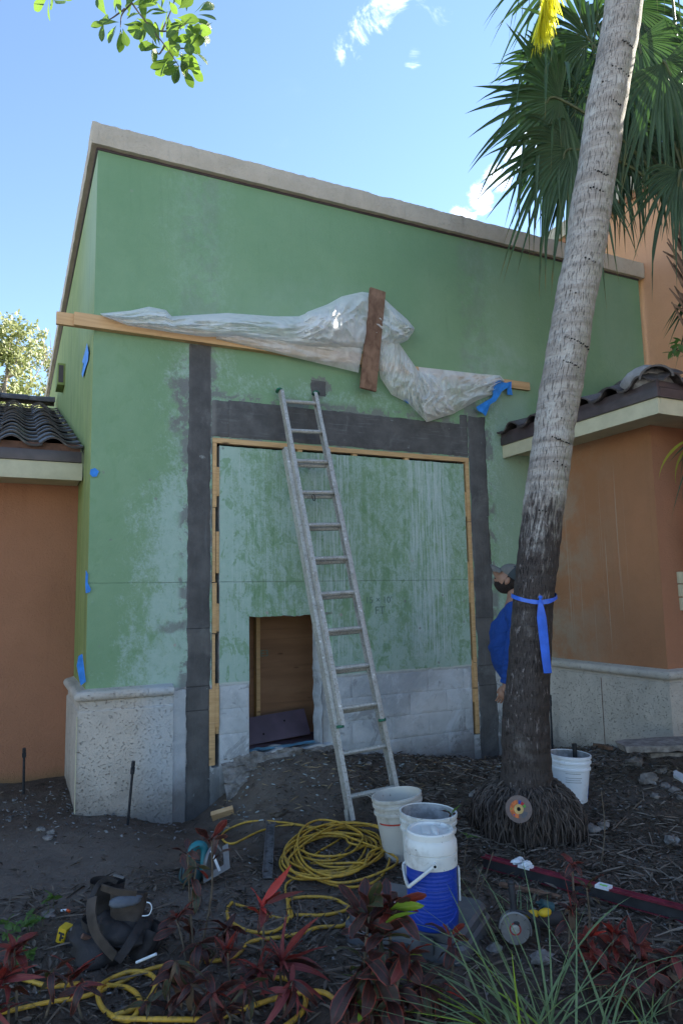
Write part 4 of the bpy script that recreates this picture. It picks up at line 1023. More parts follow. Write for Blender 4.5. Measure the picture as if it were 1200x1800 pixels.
# hub pixel, depth, pixel direction of the middle, scale, tilt of the blade to the viewer
fans = [((985, 175), 5.6, (-.97, .25), .86, 62, 0), ((1008, 262), 5.7, (-.72, .66), .84, 80, 2), ((1035, 70), 6.1, (-.85, -.3), .85, 55, 1),
        ((1075, 225), 5.9, (.45, .85), .74, 75, 0), ((1030, 170), 6.2, (-.6, .7), .85, 70, 1), ((1120, 70), 5.8, (.25, .95), .80, 50, 2),
        ((1165, 110), 5.5, (.5, .85), .85, 60, 0), ((1195, 300), 5.2, (-.15, 1.), .62, 75, 1), ((1130, 190), 6.3, (.1, 1.), .72, 78, 2), ((1080, 120), 6.4, (-.2, -.95), .9, 60, 0),
        ((1180, -20), 6.0, (.3, -.9), .9, 55, 1), ((1000, -40), 6.3, (-.6, -.8), .8, 50, 2), ((1205, 190), 5.9, (.8, .5), .9, 65, 0), ((1150, 40), 6.5, (-.3, .95), .85, 65, 1), ((1260, 760), 5.0, (-.75, .55), .5, 60, 1), ((1270, 480), 6., (.5, .8), .7, 60, 2),
        ((1060, 150), 6.6, (-.7, .7), .8, 72, 0), ((1105, 10), 6.4, (.1, .9), .85, 68, 2), ((1010, 110), 6.5, (-.9, .35), .85, 70, 1), ((1185, 90), 6.6, (-.1, .95), .85, 70, 0), ((990, 215), 6.3, (-.8, .55), .85, 76, 1), ((1020, 290), 6.1, (-.45, .9), .56, 80, 2), ((960, 120), 6.5, (-.95, .1), .62, 68, 0), ((1045, 215), 6.4, (-.75, .5), .85, 78, 2), ((1100, 200), 6.6, (.3, .95), .9, 76, 1)]
for i, (h, t, dr_, sc, tilt, k) in enumerate(fans):
    hub = dep(h[0], h[1], t); d = (RT*dr_[0]-UP*dr_[1]).normalized(); side = (-FW).cross(d).normalized()
    # the blade faces the viewer from below, tipped back by 'tilt'
    nrm = (FW*math.sin(R(tilt))+ZZ*math.cos(R(tilt))*.8).normalized(); nrm = (nrm-d*nrm.dot(d)).normalized(); y = nrm.cross(d)
    fp_ = FANP[k]; fan_leaf(hub, d, y, nrm, fp_[0]*sc*1.08, fp_[1], fp_[2], fp_[3], i+40)
    mid = (hub+CR)/2+ZZ*.18
    P = catmull([CR+Vector((random.uniform(-.05, .05), 0, 0)), mid, hub, hub+d*.12], 6)
    pt = part('petiole', MB().tube(P, [.018-.010*j/(len(P)-1) for j in range(len(P))], 6), MATS['petiole'], FP)
# yellow drooping tip at the right edge, and a small twig of round leaves on the trunk
yl = [leaf_mesh('drooping_leaf', .42, .05, .8, MATS['fan_leaf_yellow'], 'lance', .3, .3, 0, 8)]
for (x, y, ddx, ddy, L) in ((1205, 775, -.8, .8, .9), (1212, 782, -.55, .95, .8), (1215, 790, -.3, 1., .8), (1222, 760, -.1, 1., .7)):
    inst('drooping_leaf', yl[0], orient(dep(x, y, 4.9), RT*ddx-UP*ddy*.6, .5) @ Matrix.Scale(L, 4), FP)
# ---------------------------------------------------------------- sunlit feathery frond hanging behind the crown (top of the frame)
FR = thing('hanging_frond', 'bright yellow sunlit palm frond hanging at the top edge', 'palm frond', dep(955, -60, 5.4))
P = catmull([dep(x, y, 5.4) for x, y in ((975, -90), (964, -40), (957, 10), (953, 25), (948, 50))], 8)
part('midrib', MB().tube(P, [.012-.009*i/(len(P)-1) for i in range(len(P))], 6), MATS['sunlit_frond'], FR)
lm = leaf_mesh('leaflet', .36, .020, .35, MATS['sunlit_frond'], 'lance', .2, .0, 0, 6)
for i in range(3, len(P)):
    for s_ in (-1, 1):
        for q in range(3):
            inst('leaflet', lm, orient(P[i]+(P[i-1]-P[i])*q*.33, RT*s_*random.uniform(.08, .42)-UP*random.uniform(.8, 1.)+FW*random.uniform(-.2, .2), random.uniform(-.8, .8)) @ Matrix.Scale(random.uniform(.7, 1.05)*(1.15-.5*i/len(P)), 4), FR)

SPR = thing('leafy_sprig', 'small dark green sprig of round leaves over the right roof hip', 'sprig', dep(1190, 615, 5.6))
part('twig', MB().tube(catmull([dep(1225, 640, 5.6), dep(1200, 620, 5.6), dep(1180, 612, 5.6)], 5), .004, 6), MATS['petiole'], SPR)
_sl = leaf_mesh('leaf', .075, .030, .4, MATS['leaf_green'], 'oval', .15, 0, 0, 6); _rr = random.Random(3)
for _i in range(26): inst('leaf', _sl, orient(dep(_rr.uniform(1178, 1212), _rr.uniform(600, 626), 5.6+_rr.uniform(-.06, .06)), RT*_rr.uniform(-1, .4)-UP*_rr.uniform(-.2, 1)+FW*_rr.uniform(-.4, .4), _rr.uniform(-1, 1)), SPR)
# ---------------------------------------------------------------- branch overhead, top left
BR = thing('overhanging_branch', 'leafy twig with glossy rounded leaves hanging in the sky, top left', 'branch', dep(240, -30, 3.0))
def bp(x, y, t=3.0): return dep(x, y, t)
stems = [[(205, -40), (232, 5), (262, 45), (290, 80), (314, 115)], [(262, 45), (285, 55), (315, 48), (340, 30)], [(232, 5), (215, 25), (212, 48)], [(290, 80), (280, 95), (275, 88)], [(285, 55), (300, 20), (310, -10)],
         [(290, 78), (320, 85), (338, 80)], [(60, -60), (80, -20), (92, 0)], [(220, 15), (200, 30), (192, 34)]]
for k, s_ in enumerate(stems):
    P = catmull([bp(x, y, 3.+.03*k) for x, y in s_], 6); part('twig', MB().tube(P, [.0045-.003*i/len(P) for i in range(len(P))], 6), MATS['woody_stem'], BR)
bl = [leaf_mesh('leaf', .070, .031, b_, MATS['branch_leaf'], 'obov', .12, 0, 0, 7) for b_ in (.3, .6, -.2)]
spots_scale = 1.3
_r = random.Random(4)
spots = [(193, 36, -.7, -.8), (190, 42, -1, .3), (205, 45, -.6, .5), (212, 50, 0, 1), (216, 50, .25, 1), (220, 42, 1, .1), (234, 40, 1, .05), (228, 30, -.3, -1), (205, 25, -.2, -1), (222, 10, .2, -1), (240, 15, .9, -.4),
         (262, 46, -.6, .5), (268, 70, .2, .9), (282, 84, -1, .1), (276, 80, -.3, -.8), (300, 100, -.7, .9), (306, 116, -.8, .5), (312, 116, -.1, 1), (320, 118, .6, .9), (326, 112, .7, .3), (318, 108, 1, -.2),
         (330, 100, .5, .6), (340, 90, .8, .3), (338, 78, .4, -.9), (330, 70, .2, .8), (345, 66, .8, -.3), (322, 62, .9, .4), (316, 46, -.3, .8), (332, 40, 1, 0), (340, 30, .9, .2), (328, 20, .1, -1), (318, 12, .5, -.9), (308, 5, -.3, -.9),
         (300, 20, -.9, .2), (304, 32, .7, .5), (290, 30, -.4, .9), (282, 20, .5, -.9), (276, 10, -.8, -.4), (262, 5, .1, -1), (250, -5, 1, .2), (332, 95, -.5, .9), (318, 90, .2, .9), (300, 84, .7, .4), (308, 76, -.4, .9), (312, 96, .9, .3), (296, 60, .4, 1), (310, 55, .8, -.5), (324, 50, .5, .9),
         (84, -4, -1, .3), (86, 0, -.2, 1), (95, 0, .7, .6), (100, -4, 1, .2), (90, -6, .3, .9), (256, 40, -.9, .1), (247, 26, -.9, .5), (322, 75, 1, .1), (345, 50, .7, .6), (350, 20, .6, -.5), (296, 5, -.2, .9)]
spots = spots+[(x+_r.uniform(-9, 9), y+_r.uniform(-9, 5), dx+_r.uniform(-.9, .9), dy+_r.uniform(-.9, .9)) for x, y, dx, dy in spots if y > -3 and x > 180]
for x, y, dx, dy in spots:
    d = RT*dx-UP*dy+FW*random.uniform(-.6, .6); inst('leaf', random.choice(bl), orient(bp(x, y, 3.02+random.uniform(-.08, .12)), d, random.uniform(-1.2, 1.2), -FW) @ Matrix.Scale(random.uniform(.8, 1.12)*spots_scale, 4), BR)

# ---------------------------------------------------------------- trees behind the left wing
def m_tl(a, b):
    def f(N):
        c = N.mix(N.island(), a, b); return dict(c=c, r=.5, trans=.35, tc=N.mix(N.island(), (.20, .25, .04), (.32, .36, .10)))
    return f
mat('tree_leaf_pale', m_tl((.15, .19, .05), (.34, .35, .14))); mat('tree_leaf_green', m_tl((.10, .19, .03), (.24, .32, .05)))
plain('pale_bark', (.26, .22, .18), .85, var=.3)
def tree(label, X, Y, H, spots_, nl, m, sd, ls=.11, thin=1.):
    rnd = random.Random(sd); T = thing('tree', label, 'tree', (X, Y, 0)); b = Vector((X, Y, 0)); top = Vector((X+.3, Y, H*.8)); mb = MB(); lv = MB()
    mb.tube([b.lerp(top, t)+Vector((.12*math.sin(t*5+sd), .1*math.cos(t*4), 0)) for t in np.linspace(0, 1, 10)], [.16*(1-t*.85)*thin for t in np.linspace(0, 1, 10)], 8)
    tr = part('trunk', mb, MATS['pale_bark'], T, smooth=80); lb = MB()
    for (dx, dy, z, r_) in spots_:
        c = Vector((X+dx, Y+dy, z)); p0 = b.lerp(top, min(1, max(.2, (z-r_*1.3)/(H*.8))))
        for q in range(5):
            e = c+Vector((rnd.gauss(0, .6), rnd.gauss(0, .6), rnd.gauss(0, .6)))*r_; lb.tube([p0, p0.lerp(e, .5)+Vector((0, 0, -.1)), e], [.035*thin, .02*thin, .006], 5)
        for q in range(int(nl*r_*r_)):
            d = Vector((rnd.gauss(0, 1), rnd.gauss(0, 1), rnd.gauss(0, 1))).normalized()*r_*rnd.random()**.4
            d = d*(1+.35*mn.noise(d*2.2+Vector((sd, 0, 0))))
            if mn.noise((c+d)*1.7+Vector((sd, 5, 0))) < -.10: continue
            p = c+d; a1 = Vector((rnd.gauss(0, 1), rnd.gauss(0, 1), rnd.gauss(0, 1))).normalized(); a2 = a1.orthogonal().normalized(); s_ = ls*rnd.uniform(.6, 1.2)
            lv.add([p, p+a1*s_*.5+a2*s_*.28, p+a1*s_, p+a1*s_*.5-a2*s_*.28], [(0, 1, 2, 3)])
    part('limb', lb, MATS['pale_bark'], T, smooth=80, kind='stuff'); part('crown', lv, MATS[m], T, smooth=0, kind='stuff')
tree('loose pale-leaved tree behind the left roof, at the left edge of the sky', -1.2, 16.5, 11.5, [(.5, 0, 9.2, .9), (0, 0, 9.0, 1.0), (.3, .3, 7.9, 1.1), (-.6, .2, 8.4, 1.1), (.2, 0, 6.8, 1.2), (-.4, 0, 9.6, .6), (.7, 0, 6.2, .9), (-.4, 0, 6.4, 1.)], 2300, 'tree_leaf_pale', 3, .16)
tree('thin sparse tree with bare twigs against the green side wall', .2, 17.5, 10.5, [(0, 0, 9.4, .5), (.1, 0, 8.5, .6), (-.1, 0, 7.6, .7), (.1, 0, 6.6, .8), (-.1, 0, 9.9, .3)], 1900, 'tree_leaf_pale', 8, .13, .6)
tree('bright green shrub showing over the left roof ridge', -.75, 14.8, 6.6, [(-.2, 0, 5.5, .8), (.45, 0, 5.6, .6), (-.9, 0, 5.9, .9)], 2600, 'tree_leaf_green', 12, .13)
# ---------------------------------------------------------------- man behind the palm
def m_skin(N):
    n = N.noise(30, 4, .6, N.obj()); return dict(c=N.mix(n, (.22, .115, .075), (.30, .165, .11)), r=.5, s=.4, bump=n, bd=.001)
mat('skin', m_skin); plain('hair', (.020, .014, .012), .8, var=.3, sc=60, bump=.003)
def m_shirt(N):
    n = N.noise(5, 4, .6, N.obj(), .5); n2 = N.noise(1., 3, .6, N.comb(*[q*w for q, w in zip(N.sep(N.obj()), (9., 9., 22.))]), .8)
    return dict(c=N.mix(n, (.010, .042, .19), (.018, .065, .27)), r=.85, bump=n2*1.5+N.noise(220, 2, .5, N.obj())*.15, bd=.012, s=.2)
mat('blue_shirt', m_shirt); plain('cap_grey', (.13, .125, .115), .85, var=.12); plain('cap_mesh', (.035, .045, .05), .85, var=.2); plain('work_trousers', (.05, .048, .045), .9, var=.3, sc=10, bump=.004); plain('boot', (.06, .045, .03), .8)
MB0 = dep(921, 1400, 5.25); MB0.z = gz(MB0.x, MB0.y)
MAN = thing('person', 'man in blue long sleeves and grey cap standing behind the palm, looking up', 'person', MB0)
va = math.atan2(MB0.x-CAM.x, MB0.y-CAM.y); fx = Vector((-math.cos(va), math.sin(va), 0)); fx = (fx*math.cos(R(4))+Vector((fx.y, -fx.x, 0))*math.sin(R(4))).normalized(); fy = ZZ.cross(fx)
MF = frame(MB0, fx, fy, ZZ)       # x = forward (to the left of the picture), y = his left side (towards the viewer)
def skin_obj(verts, edges, radii, root=0, lv=2):
    me = bpy.data.meshes.new('tmp'); me.from_pydata(verts, edges, []); o = bpy.data.objects.new('tmp', me); COL.objects.link(o)
    m = o.modifiers.new('s', 'SKIN'); m.use_smooth_shade = True
    for i, r_ in enumerate(radii):
        v = me.skin_vertices[0].data[i]; v.radius = r_ if hasattr(r_, '__len__') else (r_, r_); v.use_root = (i == root)
    s = o.modifiers.new('d', 'SUBSURF'); s.levels = lv; s.render_levels = lv
    bpy.context.view_layer.update(); e = o.evaluated_get(bpy.context.evaluated_depsgraph_get()); r = bpy.data.meshes.new_from_object(e)
    vs = [v.co.copy() for v in r.vertices]; fs = [tuple(p.vertices) for p in r.polygons]; bpy.data.objects.remove(o); bpy.data.meshes.remove(me); bpy.data.meshes.remove(r); return vs, fs
V = [(-.05, 0, .92), (.03, 0, 1.04), (.05, 0, 1.18), (.02, 0, 1.32), (-.01, 0, 1.41), (-.005, 0, 1.50), (.02, 0, 1.56)]
Rr = [(.125, .12), (.16, .135), (.165, .135), (.17, .115), (.10, .075), (.058, .058), (.055, .055)]
E_ = [(0, 1), (1, 2), (2, 3), (3, 4), (4, 5), (5, 6)]
def arm(sg, el_, wr, pm):
    n = len(V); V.extend([(-.01, sg*.17, 1.37), (-.01, sg*.215, 1.30), el_, ((el_[0]+wr[0])/2, (el_[1]+wr[1])/2, (el_[2]+wr[2])/2), wr, pm]); Rr.extend([.075, .062, .045, .042, .028, (.018, .040)])
    E_.extend([(4, n), (n, n+1), (n+1, n+2), (n+2, n+3), (n+3, n+4), (n+4, n+5)]); return n
aL = arm(1, (.02, .250, 1.08), (.075, .255, .85), (.095, .252, .78)); aR = arm(-1, (-.035, -.255, 1.07), (.02, -.265, .83), (.03, -.262, .76))
def leg(sg):
    n = len(V); V.extend([(-.05, sg*.10, .82), (-.035, sg*.115, .50), (-.05, sg*.12, .28), (-.06, sg*.12, .09), (.01, sg*.125, .045), (.09, sg*.13, .035)]); Rr.extend([.085, .06, .056, .042, .045, .035])
    E_.extend([(0, n), (n, n+1), (n+1, n+2), (n+2, n+3), (n+3, n+4), (n+4, n+5)])
leg(1); leg(-1)
NB = len(V)-12
bv, bf = skin_obj(V, E_, [tuple((q*(.80 if (i < 5 or (7 <= i < NB and (i-7) % 6 < 4) or i >= NB) else 1)) for q in (r_ if hasattr(r_, '__len__') else (r_, r_))) for i, r_ in enumerate(Rr)])
mb = MB(); mb.M = MF; mb.add(bv, bf)
# head tilted back: local head frame
HM = Matrix.Translation((.045, 0, 1.615)) @ Matrix.Rotation(R(-38), 4, 'Y')
hn = len(mb.f)
def headpt(th, ph):
    d = Vector((math.sin(th)*math.cos(ph), math.sin(th)*math.sin(ph), math.cos(th)))
    x, y, z = d.x*.098, d.y*.076, d.z*.118
    if z < 0: x *= 1-.10*(-z/.118); y *= 1-.30*(-z/.118)**1.5
    def g(a, s): return math.exp(-(a/s)**2)
    if d.x > 0:
        fr = max(0, d.x)**.5*g(y, .03); fr2 = max(0, d.x)
        x += fr*(.030*g(z+.022, .016)*g(y, .014)+.016*g(z+.004, .02)*g(y, .010)+.008*g(z-.028, .012)+.010*g(z+.056, .009)*g(y, .022)+.006*g(z+.069, .007)*g(y, .02)+.016*g(z+.098, .018))
        x -= fr2*.012*(g(y-.032, .015)+g(y+.032, .015))*g(z-.008, .012)+fr2*.006*g(z+.044, .006)*g(y, .02)
    return Vector((x, y, z))
NU, NVV = 44, 40; hv = []
for j in range(NVV+1):
    for i in range(NU): hv.append(HM @ headpt(PI*(j+.001)/NVV, 2*PI*i/NU))
hf = [(j*NU+i, (j+1)*NU+i, (j+1)*NU+(i+1) % NU, j*NU+(i+1) % NU) for j in range(NVV) for i in range(NU)]
mb.add(hv, hf)
for sg in (1, -1):      # ears, eyes
    mb.blob(HM @ Vector((-.006, sg*.074, -.008)), .019, .008, .031, 12, 8, .15, 2, Matrix.Rotation(R(-24), 3, 'Y'))
def hand(sg, n0):
    wr = Vector(V[n0+4]); pm = Vector(V[n0+5]); d = (pm-wr).normalized(); out = []
    for k, (off, L) in enumerate(((-.030, .068), (-.010, .078), (.010, .074), (.029, .060))):
        a = pm+Vector((off, 0, 0))-d*.0; out.append([a, a+d*.035+Vector((.004, -sg*.004, 0)), a+d*(.035+L*.35)+Vector((.010, -sg*.014, 0)), a+d*L+Vector((.016, -sg*.028, 0))])
    out.append([wr+d*.02+Vector((.012, 0, 0)), wr+d*.045+Vector((.040, -sg*.006, 0)), wr+d*.075+Vector((.046, -sg*.016, 0))])
    for P in out: mb.tube(catmull(P, 4), [.0095-.003*i/12 for i in range(len(catmull(P, 4)))], 8)
    mb.blob(pm+d*.002, .042, .016, .045, 14, 8, .05, 1)
hand(1, aL); hand(-1, aR)
body = part('body', mb, MATS['skin'], MAN, smooth=180)
body.data.materials.append(MATS['hair'])
IM = (MF @ HM).inverted()
for f in body.data.polygons:
    c = IM @ (f.center+MB0)
    if f.index >= hn and f.index < hn+len(hf):
        if (c.x > .0 and c.z < -.052-.16*max(0, c.x-.02) and c.z < (-.05 if abs(c.y) > .03 else -.066)+.010*mn.noise(c*90)) or (c.x > .07 and abs(c.y) < .028 and -.052 < c.z < -.041) or (c.x < -.002) or (c.x < .016 and c.z > -.05 and abs(c.y) > .05): f.material_index = 1
# clothes
def garment(name, idx, grow, m, extra=None):
    vs = [V[i] for i in idx]; mp = {i: k for k, i in enumerate(idx)}; ed = [(mp[a], mp[b]) for a, b in E_ if a in mp and b in mp]
    rr = [tuple(q+grow for q in (Rr[i] if hasattr(Rr[i], '__len__') else (Rr[i], Rr[i]))) for i in idx]
    v_, f_ = skin_obj(vs, ed, rr); g = MB(); g.M = MF
    g.add([p+Vector((mn.noise(p*7), mn.noise(p*7+Vector((9, 0, 0))), 0))*.008+Vector((1, 0, 0))*.006*mn.noise(Vector((p.x*4, p.y*4, p.z*22))) for p in v_], f_)
    return part(name, g, MATS[m], MAN, smooth=180)
SEC = [(.80, -.045, .135, .190), (.88, -.010, .155, .190), (1.0, .032, .170, .188), (1.10, .050, .168, .188), (1.20, .044, .155, .192), (1.29, .034, .140, .198), (1.36, .010, .112, .180), (1.41, -.006, .085, .130), (1.445, -.012, .068, .080), (1.47, -.010, .060, .062)]
g = MB(); g.M = MF; nS, nR = 44, 46
for j in range(nR):
    k = j/(nR-1)*(len(SEC)-1); i0 = min(len(SEC)-2, int(k)); f = k-i0; z, cx_, rx_, ry_ = [SEC[i0][q]*(1-f)+SEC[i0+1][q]*f for q in range(4)]
    for i in range(nS):
        a = 2*PI*i/nS; w = .016*mn.noise(Vector((math.cos(a)*1.6+z*3, math.sin(a)*1.6, z*9)))+.012*mn.noise(Vector((math.cos(a)*3, math.sin(a)*3-z*8, z*20)))
        g.v.append(g.M @ Vector((cx_+(rx_+w)*math.cos(a), (ry_+w)*math.sin(a), z)))
g.f = [(j*nS+i, j*nS+(i+1) % nS, (j+1)*nS+(i+1) % nS, (j+1)*nS+i) for j in range(nR-1) for i in range(nS)]
SHT = part('shirt', g, MATS['blue_shirt'], MAN, smooth=180)
for n0, sg in ((aL, 1), (aR, -1)):
    g = MB(); P = catmull([MF @ Vector((.0, sg*.12, 1.385)), MF @ Vector((-.005, sg*.185, 1.345)), MF @ Vector((-.02, sg*.225, 1.25)), MF @ Vector(V[n0+2]), MF @ Vector(V[n0+3]), MF @ Vector(V[n0+4])-ZZ*.0], 9)
    m_ = len(P); g.tube(P, [(.072 if i < m_*.25 else .070-.028*(i/m_-.25)/.75)*(1+.07*math.sin(i*1.9)*(1 if i > m_*.35 else .3)+.08*mn.noise(Vector((i*.5, sg, 0)))) for i in range(m_)], 20)
    part('sleeve', g, MATS['blue_shirt'], SHT, smooth=180)
legs = [len(V)-12, len(V)-11, len(V)-10, len(V)-9, len(V)-6, len(V)-5, len(V)-4, len(V)-3]
garment('trousers', [0]+legs, .018, 'work_trousers')
g = MB(); g.M = MF; g.tube([(-.02, 0, 1.435), (-.005, 0, 1.475)], [.082, .073], 20, cap=False); part('collar', g, MATS['blue_shirt'], MAN, smooth=80)
for sg in (1, -1):
    g = MB(); g.M = MF; g.blob((.005, sg*.125, .055), .15, .055, .055, 16, 8, .05, 2); part('boot', g, MATS['boot'], MAN, smooth=80)
g = MB(); g.M = MF @ HM; n = 28; m_ = 9
for j in range(m_+1):
    th = (PI*.52)*j/m_
    for i in range(n):
        ph = 2*PI*i/n; g.v.append(g.M @ Vector((.107*math.sin(th)*math.cos(ph)-.006, .088*math.sin(th)*math.sin(ph), .035+.100*math.cos(th))))
g.f = [(j*n+i, (j+1)*n+i, (j+1)*n+(i+1) % n, j*n+(i+1) % n) for j in range(m_) for i in range(n)]
cp = part('cap', g, MATS['cap_grey'], MAN, smooth=60); cp.data.materials.append(MATS['cap_mesh'])
for f in cp.data.polygons:
    if (IM @ (f.center+MB0)).x < .018: f.material_index = 1
g = MB(); g.M = MF @ HM
g.grid(lambda u, v: Vector((.075+.105*v*math.cos((u-.5)*2.2), (.080-.012*v)*math.sin((u-.5)*3.0), .040-.020*v*v-.030*(2*u-1)**2)), 18, 8); g.grid(lambda u, v: Vector((.075+.105*v*math.cos((u-.5)*2.2), (.080-.012*v)*math.sin((u-.5)*3.0), .036-.020*v*v-.030*(2*u-1)**2)), 18, 8)
part('cap_brim', g, MATS['cap_grey'], cp, smooth=60)

# ---------------------------------------------------------------- buckets, cooler, tool case
def m_plastic(c, dirt=.35, dc=(.30, .27, .22)):
    def f(N):
        n = N.noise(5, 5, .65, N.obj()); n2 = N.noise(26, 4, .7, N.obj())
        k = N.mix(N.sm(n, .5, .7)*dirt, c, dc); k = N.mix(N.sm(n2, .62, .72)*dirt*1.2, k, tuple(q*.4 for q in dc)); return dict(c=k, r=N.sm(n, .3, .7, .32, .6), s=.45, bump=n2, bd=.0008)
    return f
mat('white_bucket', m_plastic((.66, .67, .64), .7)); mat('dirty_bucket', m_plastic((.52, .50, .45), .8)); mat('clean_bucket', m_plastic((.74, .78, .82), .35))
plain('mortar_residue', (.30, .30, .30), .9, var=.3, sc=18, bump=.003)
plain('print_red', (.42, .05, .04), .6); plain('print_blue', (.03, .10, .42), .6, var=.2); plain('print_grey', (.30, .32, .34), .7)
def wrap_label(mb, a0, a1, z0, z1, rf, n=14, M=None):
    vs = []; 
    for i in range(n+1):
        a = a0+(a1-a0)*i/n
        for z in (z0, z1): vs.append(Vector((rf(z)*math.cos(a), rf(z)*math.sin(a), z)))
    if M: vs = [M @ v for v in vs]
    mb.add(vs, [(2*i, 2*i+2, 2*i+3, 2*i+1) for i in range(n)])
def bucket(label, p, tilt, tdir, m, h=.36, r0_=.125, r1_=.150, inner='mortar_residue', marks=0, yaw=0.):
    T = thing('bucket', label, 'bucket', p, 'buckets at the palm and the ladder')
    ax_ = ZZ.cross(Vector(tdir).normalized()) if tilt else Vector((1, 0, 0)); M = Matrix.Translation(Vector(p)) @ Matrix.Rotation(R(tilt), 4, ax_)
    rf = lambda z: r0_+(r1_-r0_)*z/h
    prof = [(0, .002), (r0_-.006, 0), (r0_, .006)]+[(rf(z), z) for z in (.05, .15, h-.115)]
    for zz in (h-.10, h-.055): prof += [(rf(zz), zz), (rf(zz)+.009, zz+.004), (rf(zz)+.009, zz+.016), (rf(zz+.02)+.001, zz+.020)]
    prof += [(rf(h)-.0, h-.02), (rf(h)+.006, h-.016), (rf(h)+.006, h), (rf(h)-.002, h+.002), (rf(h)-.004, h-.002)]
    sh = part('shell', MB().lathe(prof, 56, M=M), MATS[m], T, smooth=40)
    part('inside', MB().lathe([(rf(h)-.0045, h-.002), (rf(.1)-.004, .1), (r0_-.006, .02), (0, .018)], 56, M=M), MATS[inner], T, smooth=60)
    return T, M, rf, sh
va0 = math.atan2(-math.cos(YAW), -math.sin(YAW))     # angle of the side that faces the camera
P_ = gpt(712, 1505); P_.z = gz(P_.x, P_.y)
T, M, rf, sh = bucket('tall dirty white bucket with a red stripe, farther left beside the ladder foot', P_, 7, -R0, 'dirty_bucket', h=.37, inner='dirty_bucket')
mb = MB(); wrap_label(mb, va0-1.1, va0+.35, .225, .235, lambda z: rf(z)+.0012, M=M); part('red_stripe', mb, MATS['print_red'], T, smooth=80)
mb = MB()
for i in range(26): a = va0+.15+.028*i; wrap_label(mb, a, a+.03, .02+.004*mn.noise(Vector((i, 0, 0))), .10+.05*math.sin(i/25*PI)+.03*mn.noise(Vector((i*.7, 3, 0))), lambda z: rf(z)+.0011, 1, M)
part('blue_print', mb, MATS['print_blue'], T, smooth=80)
b0 = M @ Vector((rf(.36)*math.cos(va0-1.15), rf(.36)*math.sin(va0-1.15), .37))
WD = solo('wire_rod', MB().tube([b0-R0*.075+ZZ*.045, b0+R0*.06-ZZ*.03], .0028, 6).tube([b0-R0*.03+ZZ*.035, b0+R0*.045-ZZ*.028], .0022, 6), MATS['worn_aluminium'], 'thin metal tool handle poking over the rim of the leftmost bucket', 'tool', b0, kind=None)
P_ = gpt(752, 1548); P_.z = gz(P_.x, P_.y)
T, M, rf, sh = bucket('white bucket caked with grey mortar inside, directly behind the blue cooler', P_, 2, R0, 'white_bucket', h=.37, r1_=.155)
P_ = dep(1003, 1458, 5.05); P_.z = gz(P_.x, P_.y)+.01
T, M, rf, sh = bucket('clean white bucket with small print half hidden behind the palm roots', P_, 3, R0, 'clean_bucket', h=.325, r0_=.125, r1_=.148)
mb = MB()
for k, z in enumerate((.15, .165, .18, .21)): wrap_label(mb, va0-.5, va0+.35-.08*(k % 2), z, z+.004, lambda z: rf(z)+.0012, M=M)
part('small_print', mb, MATS['print_grey'], T, smooth=80, kind='stuff'); mb = MB(); wrap_label(mb, va0+1.02, va0+1.25, .03, .12, lambda z: rf(z)+.0012, M=M); part('blue_print', mb, MATS['print_blue'], T, smooth=80)
hp = M @ Vector((.10, .05, .33)); solo('trowel_handle', MB().tube([hp-ZZ*.16, hp+ZZ*.05], [.014, .017], 10), MATS['rubber_black'], 'black tool handle sticking out of the bucket behind the palm', 'tool', hp)
# tool case under the cooler
plain('case_grey', (.085, .088, .095), .5, var=.2, sc=7, dirt=.35, dc=(.16, .155, .15)); plain('label_white', (.62, .66, .68), .5, var=.1); plain('label_ink', (.06, .03, .04), .6)
CB = gpt(735, 1640); ca = R(-28)
cxv = R0*math.cos(ca)+F0*math.sin(ca); cyv = -R0*math.sin(ca)+F0*math.cos(ca)
CASE = thing('tool_case', 'flat grey plastic tool case lying on the ground under the blue cooler', 'tool case', CB)
def roundbox(mb, w, d, z0, z1, r=.04, ch=.012):
    P = []
    for (sx, sy, a0) in ((1, 1, 0), (-1, 1, 90), (-1, -1, 180), (1, -1, 270)):
        for k in range(6): a = R(a0+18*k); P.append((sx*(w/2-r)+r*math.cos(a), sy*(d/2-r)+r*math.sin(a)))
    n = len(P); L = [(1, z0), (1, z1-ch), (1-ch/w*2, z1)]
    vs = [(x*s_, y*s_, z) for s_, z in L for x, y in P]; mb.add(vs, [(j*n+i, j*n+(i+1) % n, (j+1)*n+(i+1) % n, (j+1)*n+i) for j in range(2) for i in range(n)]+[tuple(range(2*n, 3*n)), tuple(range(n))[::-1]])
mb = MB(); mb.M = frame(CB+ZZ*.0, cxv, cyv, ZZ); roundbox(mb, .60, .42, -.03, .075, .05); part('case_bottom', mb, MATS['case_grey'], CASE, smooth=40)
mb = MB(); mb.M = frame(CB, cxv, cyv, ZZ); roundbox(mb, .57, .39, .077, .125, .05, .015); lid = part('case_lid', mb, MATS['case_grey'], CASE, smooth=40)
mb = MB(); mb.M = frame(CB, cxv, cyv, ZZ)
for k in range(5): mb.box(-.06+.045*k, -.05+.045*k, -.15, .15, .1251, .131)
part('lid_rib', mb, MATS['case_grey'], lid, kind='stuff')
for sx in (-.13, .13):
    mb = MB(); mb.M = frame(CB, cxv, cyv, ZZ); mb.box(sx-.03, sx+.03, -.226, -.2115, .03, .10); part('latch', mb, MATS['case_grey'], CASE, bevel=.004)
mb = MB(); mb.M = frame(CB, cxv, cyv, ZZ); mb.box(-.04, .04, -.245, -.2115, .035, .05) ; part('handle', mb, MATS['case_grey'], CASE, bevel=.004)
lp = onZ(699, 1588, gz(CB.x, CB.y)+.1265); lx = (R0*.62-F0*.78).normalized(); ly = ZZ.cross(lx)
mb = MB(); mb.M = frame(lp, lx, ly, ZZ); mb.box(-.075, .075, -.026, .026, 0, .0015); part('sticker', mb, MATS['label_white'], CASE, smooth=0)
